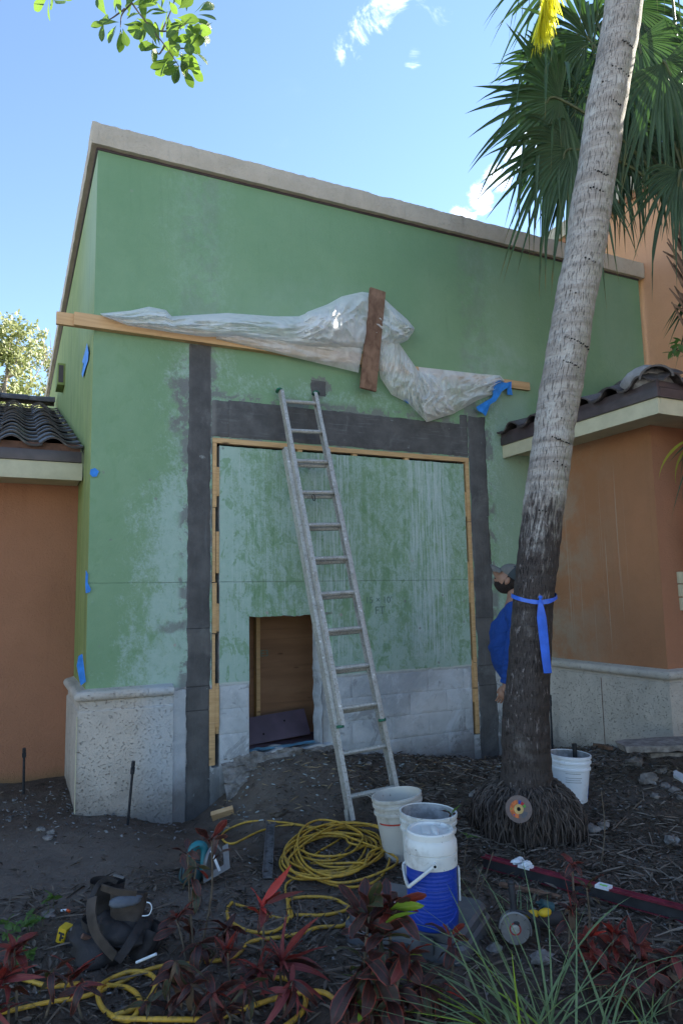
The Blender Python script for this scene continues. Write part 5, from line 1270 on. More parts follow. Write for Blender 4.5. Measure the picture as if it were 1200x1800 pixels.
text_mesh('HED', .062, frame(lp+ZZ*.0018, lx, ly, ZZ), MATS['label_ink'], 'sticker_lettering', CASE, .0002)
# cooler
def m_blue(N):
    x, y, z = N.sep(N.obj()); a = N.noise(1., 2, .5, N.obj()); dia = ((x*110+z*150)._m('SINE'))*((x*110-z*150)._m('SINE')); n = N.noise(6, 4, .6, N.obj())
    return dict(c=N.mix(N.sm(n, .5, .75)*.35, (.012, .050, .36), (.04, .07, .26)), r=.42, bump=dia*.5*N.band(z, .07, .31, .01), bd=.0015, s=.45)
mat('cooler_blue', m_blue); mat('cooler_white', m_plastic((.66, .66, .63), .65, (.33, .29, .24)))
KB = onZ(761, 1622, CB.z+.131); KB.z = CB.z+.1315
CO = thing('water_cooler', 'round blue water cooler with stained white lid and swung-down handle', 'water cooler', KB)
br = .142
part('blue_body', MB().lathe([(0, 0), (br-.012, 0), (br, .012), (br+.003, .06), (br+.001, .12), (br+.0005, .325)], 72, KB), MATS['cooler_blue'], CO, smooth=50)
for k in range(5):
    z = .095+.045*k; mb = MB(); P = [KB+Vector(((br+.0025)*math.cos(a), (br+.0025)*math.sin(a), z-.006*math.cos((a-va0)*1.5))) for a in np.linspace(va0-.75, va0+.75, 26)]; mb.tube(P, .0026, 6); part('body_rib', mb, MATS['cooler_blue'], CO)
mb = MB(); P = [KB+Vector(((br+.003)*math.cos(a), (br+.003)*math.sin(a), .045+.055*abs((a-va0)/1.05)**2.4)) for a in np.linspace(va0-1.05, va0+1.05, 36)]; mb.tube(P, .004, 6); part('body_rib', mb, MATS['cooler_blue'], CO)
sh = part('white_shoulder', MB().lathe([(br+.0, .3255), (br+.007, .326), (br+.007, .395), (br+.002, .398), (br+.002, .403), (br+.009, .407), (br+.007, .452), (br-.004, .470)], 72, KB), MATS['cooler_white'], CO, smooth=35)
lid = part('lid', MB().lathe([(br-.003, .4705), (br-.006, .474), (br-.006, .505), (br-.012, .512), (br-.024, .512), (br-.030, .503), (br-.045, .500), (0, .500)], 72, KB), MATS['cooler_white'], CO, smooth=35)
mb = MB(); mb.M = frame(KB+ZZ*.500, R0, F0, ZZ); mb.blob((.028, 0, .0), .022, .085, .016, 16, 8); part('grip', mb, MATS['cooler_white'], lid, smooth=80)
mb = MB(); mb.M = frame(KB+ZZ*.500, R0, F0, ZZ); mb.box(-.050, -.006, -.07, .07, .0, .006); part('flip_cap', mb, MATS['cooler_white'], lid, bevel=.003)
plain('tan_stain', (.34, .22, .16), .8); 
hd_ = (-R0*math.cos(R(36))-ZZ*math.sin(R(36))); pv = KB+ZZ*.365; hw = br+.022
P = [pv-F0*hw, pv-F0*hw+hd_*.15, pv-F0*(hw-.03)+hd_*.185, pv+F0*(hw-.03)+hd_*.185, pv+F0*hw+hd_*.15, pv+F0*hw]
mb = MB(); Q = catmull(P, 6)
for i in range(len(Q)-1): pass
mb.tube(Q, .010, 8); part('handle', mb, MATS['cooler_white'], CO, smooth=60)
for s_ in (-1, 1): part('handle_pivot', MB().tube([pv+F0*s_*(br-.002), pv+F0*s_*(br+.034)], [.016, .016], 14), MATS['cooler_white'], CO)
part('pivot_hole', MB().tube([pv-F0*(br+.0342), pv-F0*(br+.0348)], .008, 12), MATS['dark_void'], CO)
mb = MB(); mb.M = frame(KB+R0*(br+.006), R0, F0, ZZ); mb.box(0, .012, -.02, .02, .12, .30); part('spigot_guard', mb, MATS['cooler_white'], CO, bevel=.006)
CO.scale = (.79, .79, .79)

# ---------------------------------------------------------------- extension cord
def m_cord(N):
    n = N.noise(30, 4, .7); return dict(c=N.mix(N.sm(n, .45, .7), (.52, .30, .035), (.24, .15, .045)), r=.5, s=.4)
mat('yellow_cord', m_cord)
def gl(px, py, l=.008): return gpt(px, py)+ZZ*l
rnd = random.Random(5); Pc = []
cc = gpt(590, 1506); rB_ = (gpt(590, 1455)-gpt(590, 1562)).length/2
path = [gl(*q) for q in ((592, 1448), (574, 1452), (570, 1462), (600, 1475), (648, 1480), (676, 1496))]
ang0 = 0; ex1 = (gpt(680, 1505)-gpt(508, 1505)); aR_ = ex1.length/2; exx = ex1.normalized(); eyy = ZZ.cross(exx); 
loops = []
for k in range(12):
    cx_ = cc+exx*rnd.uniform(-.06, .07)+eyy*rnd.uniform(-.05, .03); ra = aR_*rnd.uniform(.72, 1.08); rb = rB_*rnd.uniform(.60, 1.02); ph = rnd.uniform(-.5, .5)
    if k % 5 == 4: ra *= .62; rb *= .6; cx_ = cx_-exx*.07+eyy*.04
    for q in range(9):
        a = 2*PI*q/9+.3; c1 = math.cos(a)*ra; s1 = math.sin(a)*rb; x_ = c1*math.cos(ph)-s1*math.sin(ph); y_ = c1*math.sin(ph)+s1*math.cos(ph)
        p = cx_+exx*x_*(1+rnd.uniform(-.06, .06))+eyy*y_*(1+rnd.uniform(-.06, .06)); loops.append(Vector((p.x, p.y, gz(p.x, p.y, False)+.012+.0042*k+rnd.uniform(0, .010))))
tail = [gl(*q) for q in ((545, 1520), (560, 1500), (600, 1475), (590, 1462), (560, 1458), (500, 1448), (440, 1446), (398, 1462), (391, 1476), (410, 1485), (460, 1462), (520, 1452), (580, 1468), (618, 1478), (604, 1500), (560, 1520), (520, 1545), (502, 1560), (506, 1590), (514, 1612), (502, 1618), (470, 1612), (440, 1600), (412, 1592))]
P = catmull(path+loops+tail[:], 6)
CORD = solo('cord_coil', MB().tube(P, .0072, 7), MATS['yellow_cord'], 'yellow extension cord lying in a tangled coil by the ladder foot', 'extension cord', cc, smooth=80)
near = [(400, 1614), (404, 1622), (425, 1636), (452, 1643), (485, 1640), (508, 1620), (506, 1600), (510, 1585), (540, 1580), (580, 1582), (604, 1592), (612, 1602), (570, 1612), (520, 1612)]
solo('air_hose', MB().tube(catmull([gl(x, y, .010) for x, y in [(408, 1590), (400, 1600)]+near[0:]], 8), .0085, 8), MATS['yellow_cord'], 'yellow hose loop lying between the tangled coil and the red plants', 'hose', gl(500, 1610), smooth=80)
hz = [(610, 1600), (618, 1610), (612, 1625), (600, 1632), (560, 1636), (530, 1648), (490, 1652), (440, 1662), (410, 1690), (340, 1698), (300, 1702), (255, 1715), (205, 1735), (150, 1758), (80, 1772), (0, 1786), (-60, 1795)]
hz2 = [(28, 1722), (50, 1732), (90, 1744), (140, 1742), (190, 1738), (225, 1745), (245, 1765), (243, 1790), (225, 1800), (190, 1790), (173, 1768), (176, 1748), (196, 1726), (230, 1716), (262, 1722), (274, 1740), (262, 1762), (238, 1782), (200, 1800), (300, 1806), (380, 1796), (440, 1778), (500, 1762), (560, 1756), (590, 1764), (604, 1776)]
solo('air_hose', MB().tube(catmull([gl(x, y, .011+.004*(i % 3)) for i, (x, y) in enumerate(hz)], 8), .0090, 8), MATS['yellow_cord'], 'yellow hose running along the bottom from the cooler to the left corner', 'hose', gl(300, 1702), smooth=80)
solo('air_hose', MB().tube(catmull([gl(x, y, .013+.005*(i % 4)) for i, (x, y) in enumerate(hz2)], 8), .0100, 8), MATS['yellow_cord'], 'yellow hose with one big open loop at the bottom left', 'hose', gl(230, 1750), smooth=80)
solo('air_hose', MB().tube(catmull([gl(x, y, .02) for x, y in ((480, 1728), (505, 1730), (525, 1742), (537, 1762), (534, 1784), (520, 1800), (500, 1815))], 8), .0100, 8), MATS['yellow_cord'], 'short yellow hose bend under the red plants, bottom centre', 'hose', gl(530, 1760), smooth=80)

# ---------------------------------------------------------------- tools
mat('steel_disc', lambda N: dict(c=N.mix(N.noise(30, 4, .7, N.obj()), (.14, .14, .145), (.25, .25, .26)), r=.45, m=.5, s=.5))
plain('teal_plastic', (.012, .13, .155), .45, var=.25); plain('teal_dark', (.025, .075, .085), .55, var=.3); plain('tool_black', (.034, .034, .038), .6, var=.3); plain('tool_yellow', (.62, .40, .02), .5, var=.15); plain('leather_dark', (.030, .026, .026), .75, var=.35, sc=12, bump=.003); plain('leather_brown', (.060, .045, .036), .8, var=.35, sc=16, bump=.002); plain('cloth_grey', (.10, .11, .13), .9, var=.2)
# circular saw
SB_ = gpt(362, 1552); SM = frame(SB_+ZZ*.01, R0, F0, ZZ)
SAW = thing('circular_saw', 'teal circular saw resting on its metal shoe in the dirt', 'circular saw', SB_)
def P4(px, py, t): return dep(px, py, t)
st_ = (SB_-CAM).dot(FW)
mb = MB(); a = P4(360, 1556, st_-.08); b_ = P4(402, 1532, st_-.02); c = P4(403, 1500, st_+.02)
mb.prism([(0, 0), (.165, 0), (.165, .13), (.13, .13), (.13, .035), (.05, .035), (.05, .11), (0, .11)], P4(358, 1553, st_-.04), (R0*.82+ZZ*.30+F0*.48).normalized(), (ZZ*.9-R0*.12+F0*.2).normalized(), (F0*.8-R0*.5).normalized(), .004)
part('shoe_plate', mb, MATS['steel_disc'], SAW, smooth=0)
mb = MB().blob(P4(338, 1535, st_), .075, .06, .065, 24, 14, .10, 2); mo = part('motor_housing', mb, MATS['teal_dark'], SAW, smooth=60)
for k in range(5): part('cooling_fin', MB().tube([P4(322+5*k, 1515+3*k, st_-.055), P4(318+5*k, 1545+2*k, st_-.06)], .004, 6), MATS['tool_black'], mo)
mb = MB().tube(catmull([P4(330, 1512, st_-.02), P4(340, 1490, st_-.01), P4(352, 1485, st_), P4(360, 1495, st_), P4(358, 1530, st_-.03)], 6), [.016, .018, .020, .021, .022]+[.023]*20, 12); part('handle', mb, MATS['teal_plastic'], SAW, smooth=60)
mb = MB().lathe([(0, -.012), (.082, -.012), (.09, 0), (.082, .012), (0, .012)], 30, M=frame(P4(372, 1513, st_), (R0*.3+F0*.95).normalized(), (ZZ*.95+R0*.1).normalized(), (R0*.9-F0*.3+ZZ*.3).normalized())); part('blade_guard', mb, MATS['steel_disc'], SAW, smooth=40)
mb = MB().beam(P4(372, 1496, st_-.07), P4(386, 1530, st_-.07), .022, .014, (0, 0, 1)); part('guard_bar', mb, MATS['clean_bucket'], SAW, bevel=.003)
mb = MB().beam(P4(378, 1480, st_-.05), P4(392, 1500, st_-.05), .012, .01); part('depth_lever', mb, MATS['steel_disc'], SAW, bevel=.002)
# leather tool belt heap
BB = gpt(200, 1668); bt_ = (BB-CAM).dot(FW)
BELT = thing('tool_belt', 'heap of dark leather tool pouches and belt lying left of the plants', 'tool belt', BB)
mb = MB().blob(BB+ZZ*.05, .19, .16, .10, 34, 18, .35, 5); part('pouch_heap', mb, MATS['leather_dark'], BELT, smooth=60)
def pouch(c, w, h, d, yaw, pitch, m, nm='pouch'):
    mb = MB(); mb.M = Matrix.Translation(c) @ Matrix.Rotation(yaw, 4, 'Z') @ Matrix.Rotation(pitch, 4, 'X')
    def f(u, v):
        a = 2*PI*u; rr = (.72+.28*v**.7); ww = w/2*rr; dd = d/2*rr; cx_, sy_ = math.cos(a), math.sin(a)
        x = ww*abs(cx_)**.55*(1 if cx_ > 0 else -1); y = dd*abs(sy_)**.7*(1 if sy_ > 0 else -1); q = .010*mn.noise(Vector((x*12, y*12, v*3+w*50)))
        return Vector((x*(1+q*8), y+q, h*v-.0))
    mb.grid(f, 33, 12); mb.grid(lambda u, v: f(u, 1.)*(1-.10*v)-Vector((0, 0, .06*v)), 33, 4)
    mb.grid(lambda u, v: Vector((f(u, 0).x*v, f(u, 0).y*v, 0)), 33, 2)
    return part(nm, mb, MATS[m], BELT, smooth=70)
pouch(P4(222, 1625, bt_-.02)-ZZ*.02, .17, .15, .09, YAW*-1, R(-14), 'leather_brown', 'front_pouch'); pouch(P4(190, 1600, bt_+.06)-ZZ*.02, .14, .16, .08, -YAW+.5, R(10), 'leather_dark'); pouch(P4(235, 1672, bt_-.08)-ZZ*.05, .16, .13, .08, -YAW-.5, R(-40), 'leather_dark')
pouch(P4(165, 1640, bt_)-ZZ*.05, .13, .13, .09, -YAW+.9, R(14), 'leather_dark')
part('cloth_lining', MB().blob(P4(221, 1583, bt_-.03), .075, .045, .024, 20, 10, .2, 3), MATS['cloth_grey'], BELT, smooth=60)
def strap(pts, w, m, nm='belt_strap'):
    Pp = catmull([P4(*q) for q in pts], 8); mb = MB()
    for i, p in enumerate(Pp):
        t = (Pp[min(i+1, len(Pp)-1)]-Pp[max(i-1, 0)]).normalized(); s_ = t.cross(FW).normalized()
        mb.v += [p-s_*w/2, p+s_*w/2, p-s_*w/2+FW*.006, p+s_*w/2+FW*.006]
    for i in range(len(Pp)-1): o = 4*i; mb.f += [(o, o+1, o+5, o+4), (o+2, o+6, o+7, o+3), (o, o+4, o+6, o+2), (o+1, o+3, o+7, o+5)]
    mb.f += [(0, 2, 3, 1), (4*len(Pp)-4, 4*len(Pp)-3, 4*len(Pp)-1, 4*len(Pp)-2)]
    return part(nm, mb, MATS[m], BELT, smooth=60)
pouch(P4(205, 1650, bt_-.10)-ZZ*.05, .15, .12, .08, -YAW-.2, R(-50), 'leather_dark'); pouch(P4(182, 1578, bt_+.08)-ZZ*.05, .11, .15, .06, -YAW+.2, R(16), 'leather_dark'); pouch(P4(262, 1650, bt_-.02)-ZZ*.06, .12, .12, .06, -YAW-.9, R(-30), 'leather_dark')
strap([(162, 1578, bt_-.05), (160, 1605, bt_-.10), (168, 1640, bt_-.13), (188, 1668, bt_-.16), (202, 1682, bt_-.18)], .044, 'leather_brown'); strap([(160, 1580, bt_-.04), (172, 1556, bt_), (190, 1546, bt_+.03), (206, 1552, bt_+.03)], .022, 'leather_dark'); strap([(252, 1618, bt_-.05), (236, 1645, bt_-.13), (222, 1668, bt_-.17), (206, 1690, bt_-.2)], .038, 'leather_dark'); strap([(178, 1560, bt_-.03), (205, 1568, bt_-.04), (240, 1572, bt_-.03)], .03, 'leather_brown')
part('metal_loop', MB().tube(catmull([P4(x, y, bt_-.05) for x, y in ((250, 1610), (262, 1608), (267, 1596), (264, 1588), (258, 1586))], 5), .0025, 6), MATS['clean_bucket'], BELT)
part('chrome_tool', MB().tube([P4(240, 1692, bt_-.18), P4(275, 1677, bt_-.2)], .006, 8), MATS['clean_bucket'], BELT); part('buckle', MB().beam(P4(200, 1538, bt_), P4(218, 1543, bt_), .02, .003), MATS['steel_disc'], BELT, smooth=0)
for (a, b_) in (((145, 1645), (162, 1652)), ((150, 1664), (168, 1670))): part('hammer_grip', MB().tube([P4(*a, bt_-.10), P4(*b_, bt_-.08)], .011, 8), MATS['bird_stop_mortar'], BELT)
mb = MB().tube([P4(112, 1594, bt_+.0), P4(124, 1601, bt_)], .005, 8); q = gpt(118, 1604)
MK = thing('marker_pen', 'pale marker pen with orange cap left of the tool belt', 'pen', q); part('barrel', MB().tube([q+ZZ*.01-R0*.03, q+ZZ*.012], .006, 8), MATS['clean_bucket'], MK); plain('pen_orange', (.75, .10, .02), .4); part('pen_cap', MB().tube([q+ZZ*.012, q+ZZ*.010+R0*.018-F0*.012], .0065, 8), MATS['pen_orange'], MK)
# tape measure
TQ = gpt(122, 1658); TM = thing('tape_measure', 'yellow and black tape measure lying left of the leather tool belt', 'tape measure', TQ)
mx = frame(TQ+ZZ*.035, (R0*.95-F0*.2).normalized(), (F0*.95+R0*.2).normalized(), ZZ) @ Matrix.Rotation(R(14), 4, 'Y')
mb = MB(); mb.M = mx; mb.box(-.048, -.004, -.03, .03, -.034, .036); part('yellow_case', mb, MATS['tool_yellow'], TM, bevel=.008)
mb = MB(); mb.M = mx; mb.box(-.0035, .050, -.028, .028, -.034, .030); part('black_case', mb, MATS['tool_black'], TM, bevel=.010)
mb = MB(); mb.M = mx; mb.box(.005, .03, -.02, .02, .031, .044); part('belt_clip', mb, MATS['steel_disc'], TM, bevel=.002)
mb = MB(); mb.M = mx; mb.box(-.040, -.010, -.0312, -.0302, .008, .018).box(-.030, -.020, -.0316, -.0304, -.020, .0079).box(-.0199, -.010, -.0312, -.0302, -.008, .002); part('case_mark', mb, MATS['tool_black'], TM, smooth=0, kind='stuff')
# level
LA = gpt(850, 1528); LB2 = gpt(1215, 1628); dl = (LB2-LA).normalized(); lw = dl.cross(ZZ).normalized()
plain('level_red', (.17, .018, .035), .45, var=.3, s=.5, dirt=.25, dc=(.3, .25, .25)); plain('vial_green', (.25, .55, .12), .2)
LV = thing('spirit_level', 'long maroon spirit level with white vials lying across the mulch', 'spirit level', LA)
part('top_flange', MB().beam(LA+ZZ*.070, LB2+ZZ*.070, .040, .004).beam(LA+ZZ*.073-lw*.0215, LB2+ZZ*.073-lw*.0215, .003, .012), MATS['level_red'], LV, smooth=0); part('bottom_flange', MB().beam(LA+ZZ*.012, LB2+ZZ*.012, .026, .004), MATS['level_red'], LV, smooth=0); part('web', MB().beam(LA+ZZ*.0405, LB2+ZZ*.0405, .012, .0525), MATS['tool_black'], LV, smooth=0)
part('lip', MB().beam(LA+ZZ*.073+lw*.0215, LB2+ZZ*.073+lw*.0215, .003, .010), MATS['level_red'], LV, smooth=0, kind='stuff')
for f in (.245, .635):
    q = LA.lerp(LB2, f)+ZZ*.0735; mb = MB(); mb.M = frame(q, dl, -ZZ*-1, lw); mb.box(-.035, .035, -.002, .012, .02, .032).box(-.035, .035, -.002, .012, -.02, -.01).box(-.035, -.022, -.002, .012, -.0099, .0199).box(.022, .035, -.002, .012, -.0099, .0199); vf = part('vial_frame', mb, MATS['clean_bucket'], LV, smooth=0, kind='stuff'); part('vial', MB().tube([q-dl*.02+ZZ*.004, q+dl*.02+ZZ*.004], .007, 8), MATS['vial_green'], LV)
q = LA.lerp(LB2, .20)+ZZ*.095; solo('plastic_scrap', MB().blob(q, .045, .025, .014, 14, 8, .6, 4).blob(q+dl*.055-ZZ*.003, .03, .02, .012, 12, 8, .6, 9), MATS['clean_bucket'], 'crumpled white scrap lying on top of the maroon level', 'scrap', q, kind=None, smooth=50)
solo('dirty_batten', MB().beam(gpt(878, 1558)+ZZ*.012, gpt(985, 1582)+ZZ*.012, .03, .018), MATS['weathered_board'], 'muddy wooden batten lying in front of the maroon level', 'batten', gpt(930, 1570), bevel=.002)
# angle grinder
GQ = gpt(905, 1662); gt = (GQ-CAM).dot(FW)
GR = thing('angle_grinder', 'black angle grinder with a slotted steel disc and upright side handle', 'angle grinder', GQ)
gd = P4(905, 1633, gt-.03); dn = (-FW*.92+ZZ*.2-R0*.12).normalized(); dxv = ZZ.cross(dn).normalized(); dyv = dn.cross(dxv); DM = frame(gd, dxv, dyv, dn)
def disc_poly(r_, n, slots, depth, wdt):
    P = []
    for k in range(n):
        a = 2*PI*k/n; rr = r_
        P.append((rr*math.cos(a), rr*math.sin(a)))
        if slots and k % (n//slots) == 0:
            P.append(((r_-depth)*math.cos(a+wdt*.3), (r_-depth)*math.sin(a+wdt*.3))); P.append(((r_-depth)*math.cos(a+wdt*1.0), (r_-depth)*math.sin(a+wdt*1.0))); P.append((r_*math.cos(a+wdt*1.3), r_*math.sin(a+wdt*1.3)))
    return P
part('cutting_disc', MB().prism(disc_poly(.064, 72, 9, .012, .035), gd, dxv, dyv, dn, .003), MATS['steel_disc'], GR, smooth=0)
plain('grinder_red', (.4, .03, .03), .5)
part('red_ring', MB().lathe([(.021, .0031), (.026, .0045), (.026, .0032)], 30, M=DM), MATS['grinder_red'], GR); part('arbor_nut', MB().lathe([(.0, .012), (.008, .012), (.009, .008), (.018, .007), (.020, .0032)], 24, M=DM), MATS['worn_aluminium'], GR, smooth=30)
mb = MB(); n = 24
for i in range(n+1):
    a = R(-20)+R(200)*i/n
    for rr, zz in ((.060, -.028), (.072, -.028), (.073, .008), (.066, .010)): mb.v.append(DM @ Vector((rr*math.cos(a), rr*math.sin(a), zz)))
mb.f = [(4*i+k, 4*i+4+k, 4*i+5+k, 4*i+1+k) for i in range(n) for k in range(3)]; part('guard', mb, MATS['steel_disc'], GR, smooth=40)
part('gear_head', MB().blob(DM @ Vector((.01, .02, -.04)), .045, .045, .04, 18, 10, .12, 1), MATS['tool_black'], GR, smooth=60)
hp0 = P4(903, 1602, gt+.0); hp1 = P4(897, 1548, gt+.03); Pp = [hp0.lerp(hp1, t) for t in np.linspace(0, 1, 19)]
part('side_handle', MB().tube([GQ+ZZ*.08]+Pp, [.010]+[.0165 if i % 2 else .0148 for i in range(17)]+[.018, .015], 12), MATS['tool_black'], GR, smooth=30)
part('motor_body', MB().tube(catmull([P4(925, 1620, gt+.03), P4(950, 1618, gt+.07), P4(985, 1612, gt+.12)], 5), [.028, .030, .031, .030, .030, .032, .032, .031, .030, .028, .024], 16), MATS['tool_black'], GR, smooth=60)
for (x, y, dx_) in ((935, 1605, 12), (957, 1602, 9)): part('yellow_trim', MB().blob(P4(x, y+2, gt+.035), .035, .022, .018, 14, 8, .1, 3), MATS['tool_yellow'], GR, smooth=60)
part('cord_stub', MB().tube(catmull([P4(895, 1600, gt), P4(925, 1606, gt-.03), P4(945, 1630, gt-.04), P4(948, 1655, gt-.03)], 6), .006, 8).tube(catmull([P4(920, 1598, gt), P4(950, 1620, gt-.02), P4(985, 1640, gt)], 6), .005, 8), MATS['tool_black'], GR, kind='stuff')
solo('plug', MB().tube([P4(950, 1588, gt+.12), P4(968, 1596, gt+.13)], [.020, .026], 12).tube([P4(941, 1586, gt+.12), P4(950, 1588, gt+.12)], .006, 6), MATS['teal_dark'], 'dark cord plug with brass prongs above the angle grinder', 'plug', P4(955, 1590, gt+.12), smooth=40)
# worn abrasive disc leaning on the palm foot
def m_abr(N):
    x, y, z = N.sep(N.obj()); n = N.noise(60, 4, .7, N.obj()); return dict(c=N.mix(n, (.12, .09, .08), (.24, .18, .16)), r=.9, bump=n, bd=.001)
mat('abrasive', m_abr); plain('label_orange', (.62, .16, .05), .7, var=.3, sc=40); plain('label_blue', (.04, .06, .30), .7); plain('label_green', (.10, .35, .05), .7); plain('label_red', (.5, .03, .03), .7); plain('brass', (.55, .38, .15), .45, m=.4); plain('label_dark', (.12, .12, .13), .7)
AQ = dep(911, 1422, TD-.38); an = (-FW*.95+ZZ*.25-R0*.2).normalized(); ax_ = ZZ.cross(an).normalized(); ay = an.cross(ax_); AM = frame(AQ, ax_, ay, an); ra = .0845*4.25/4.6*1.0
AD = thing('grinding_wheel', 'worn grinding wheel with orange label leaning against the palm foot', 'grinding wheel', AQ-ZZ*.08)
part('wheel', MB().lathe([(.0115, .0), (ra, 0), (ra, .005), (.012, .0052)], 48, M=AM), MATS['abrasive'], AD, smooth=30)
def sector(a0, a1, r_a, r_b, m, nm='label_patch', z=.0062):
    mb = MB(); n = max(3, int(abs(a1-a0)/.15)); vs = []
    for i in range(n+1):
        a = a0+(a1-a0)*i/n
        for rr in (r_a, r_b): vs.append(AM @ Vector((rr*math.cos(a), rr*math.sin(a), z)))
    mb.add(vs, [(2*i, 2*i+1, 2*i+3, 2*i+2) for i in range(n)]); part(nm, mb, MATS[m], AD, smooth=0)
sector(1.7, 4.7, .029, .052, 'label_orange'); sector(1.2, 1.55, .029, .050, 'label_blue'); sector(.75, 1.15, .029, .047, 'label_red'); sector(.28, .68, .031, .046, 'label_green'); sector(-1.2, -.3, .032, .056, 'label_dark'); sector(3.9, 4.1, .04, .047, 'label_blue', z=.0068); sector(3.05, 3.25, .04, .047, 'label_green', z=.0068)
part('hub_ring', MB().lathe([(.012, .0062), (.028, .0062), (.028, .0080), (.012, .0082)], 30, M=AM), MATS['brass'], AD); part('hub_hole', MB().lathe([(0, .0084), (.0095, .0084), (.0095, .007)], 20, M=AM), MATS['dark_void'], AD)
# steel channel, wooden offcut, risers, slabs
def m_chan(N): 
    n = N.noise(14, 5, .7, N.obj()); return dict(c=N.mix(N.sm(n, .35, .6), (.055, .05, .048), (.16, .15, .15)), r=.7, bump=n, bd=.002)
mat('dirty_steel', m_chan)
A1 = gpt(476, 1452); A2 = gpt(470, 1547); dd = (A2-A1).normalized(); ww = dd.cross(ZZ).normalized()
solo('steel_channel', MB().beam(A1+ZZ*.012, A2+ZZ*.012, .058, .006).beam(A1+ZZ*.022-ww*.027, A2+ZZ*.022-ww*.027, .004, .026).beam(A1+ZZ*.022+ww*.027, A2+ZZ*.022+ww*.027, .004, .026), MATS['dirty_steel'], 'dirty grey board lying in the mud left of the cord coil', 'board', A1, smooth=0, kind=None)
solo('clod', MB().blob(gpt(488, 1432)+ZZ*.02, .07, .05, .035, 18, 10, .5, 6), MATS['soil'], 'dark clod of earth at the top of the dirty grey board', 'clod', gpt(488, 1432))
q = gpt(392, 1436); mb = MB(); mb.M = Matrix.Translation(q+ZZ*.02) @ Matrix.Rotation(R(-18), 4, 'Z') @ Matrix.Rotation(R(-13), 4, 'Y') @ Matrix.Rotation(R(35), 4, 'X'); mb.box(-.085, .085, -.018, .018, -.045, .045)
solo('wood_offcut', mb, MATS['pine_lumber'], 'small wooden offcut propped at the foot of the left mortar column', 'wood block', q, bevel=.002)
plain('black_pipe', (.025, .027, .032), .45, var=.4, sc=40, dirt=.25, dc=(.2, .2, .2))
def riser(label, base, top, r_=.012):
    T = thing('irrigation_riser', label, 'pipe', base, 'black irrigation risers'); d = (top-base)
    part('pipe', MB().tube([base-ZZ*.05, base+d*.86], r_*.8, 12), MATS['black_pipe'], T); part('nozzle', MB().tube([base+d*.80, base+d*.84, base+d*.90, base+d*.905, base+d*.93, base+d], [r_*1.2, r_*1.3, r_*1.3, r_*.95, r_*1.15, r_*1.1], 12), MATS['black_pipe'], T)
b0 = gpt(224, 1450); riser('leaning black irrigation riser in front of the textured plinth', b0, dep(235, 1338, (b0-CAM).dot(FW)))
b0 = gpt(42, 1396); riser('black irrigation riser standing before the left orange wall', b0, dep(43, 1315, (b0-CAM).dot(FW)))
b0 = onX(970, 1312, WX-.12); b0.z = gz(b0.x, b0.y); riser('speckled black irrigation riser beside the palm at the tan plinth', b0, dep(966, 1222, (b0-CAM).dot(FW)))
def slab(label, pts, z0, th, m, sd):
    P = [onZ(x, y, z0) for x, y in pts]; c = sum(P, Vector((0, 0, 0)))/len(P); mb = MB(); out = []
    for i in range(len(P)):
        for k in range(5): q = P[i].lerp(P[(i+1) % len(P)], k/5); out.append(q+Vector((mn.noise(q*9+Vector((sd, 0, 0))), mn.noise(q*9+Vector((0, sd, 0))), 0))*.02)
    n = len(out); mb.add(out+[p-ZZ*(th+.012*mn.noise(p*14))+(p-c)*-.06 for p in out]+[c+ZZ*.003, c-ZZ*th], [(i, (i+1) % n, 2*n) for i in range(n)]+[(i, n+i, n+(i+1) % n, (i+1) % n) for i in range(n)]+[(n+(i+1) % n, n+i, 2*n+1) for i in range(n)])
    return solo('broken_slab', mb, MATS[m], label, 'slab', c, 'broken slabs by the right plinth', smooth=0)
mat('pale_stone', lambda N: dict(c=N.mix(N.sm(N.noise(12, 5, .7, N.obj()), .35, .65), (.13, .115, .105), (.27, .25, .235)), r=.9, bump=N.noise(30, 5, .7, N.obj()), bd=.006))
slab('long broken slab whose pale edge juts over the rubble at the right plinth', [(1078, 1302), (1130, 1297), (1230, 1292), (1230, 1308), (1160, 1312), (1095, 1312)], .47, .045, 'pale_stone', 2)
slab('lower thin slab jammed under the long broken one', [(1128, 1316), (1180, 1312), (1225, 1312), (1225, 1322), (1140, 1325)], .40, .03, 'pale_stone', 5)
slab('pale tile fragment lying among stones near the right edge', [(1180, 1362), (1188, 1353), (1215, 1368), (1215, 1380)], .36, .018, 'bare_block', 8)
solo('wet_batten', MB().beam(gpt(1022, 1308)+ZZ*.03, gpt(1072, 1322)+ZZ*.03, .05, .03), MATS['weathered_board'], 'dark wet batten lying at the tan plinth left of the slabs', 'batten', gpt(1045, 1315), bevel=.002)

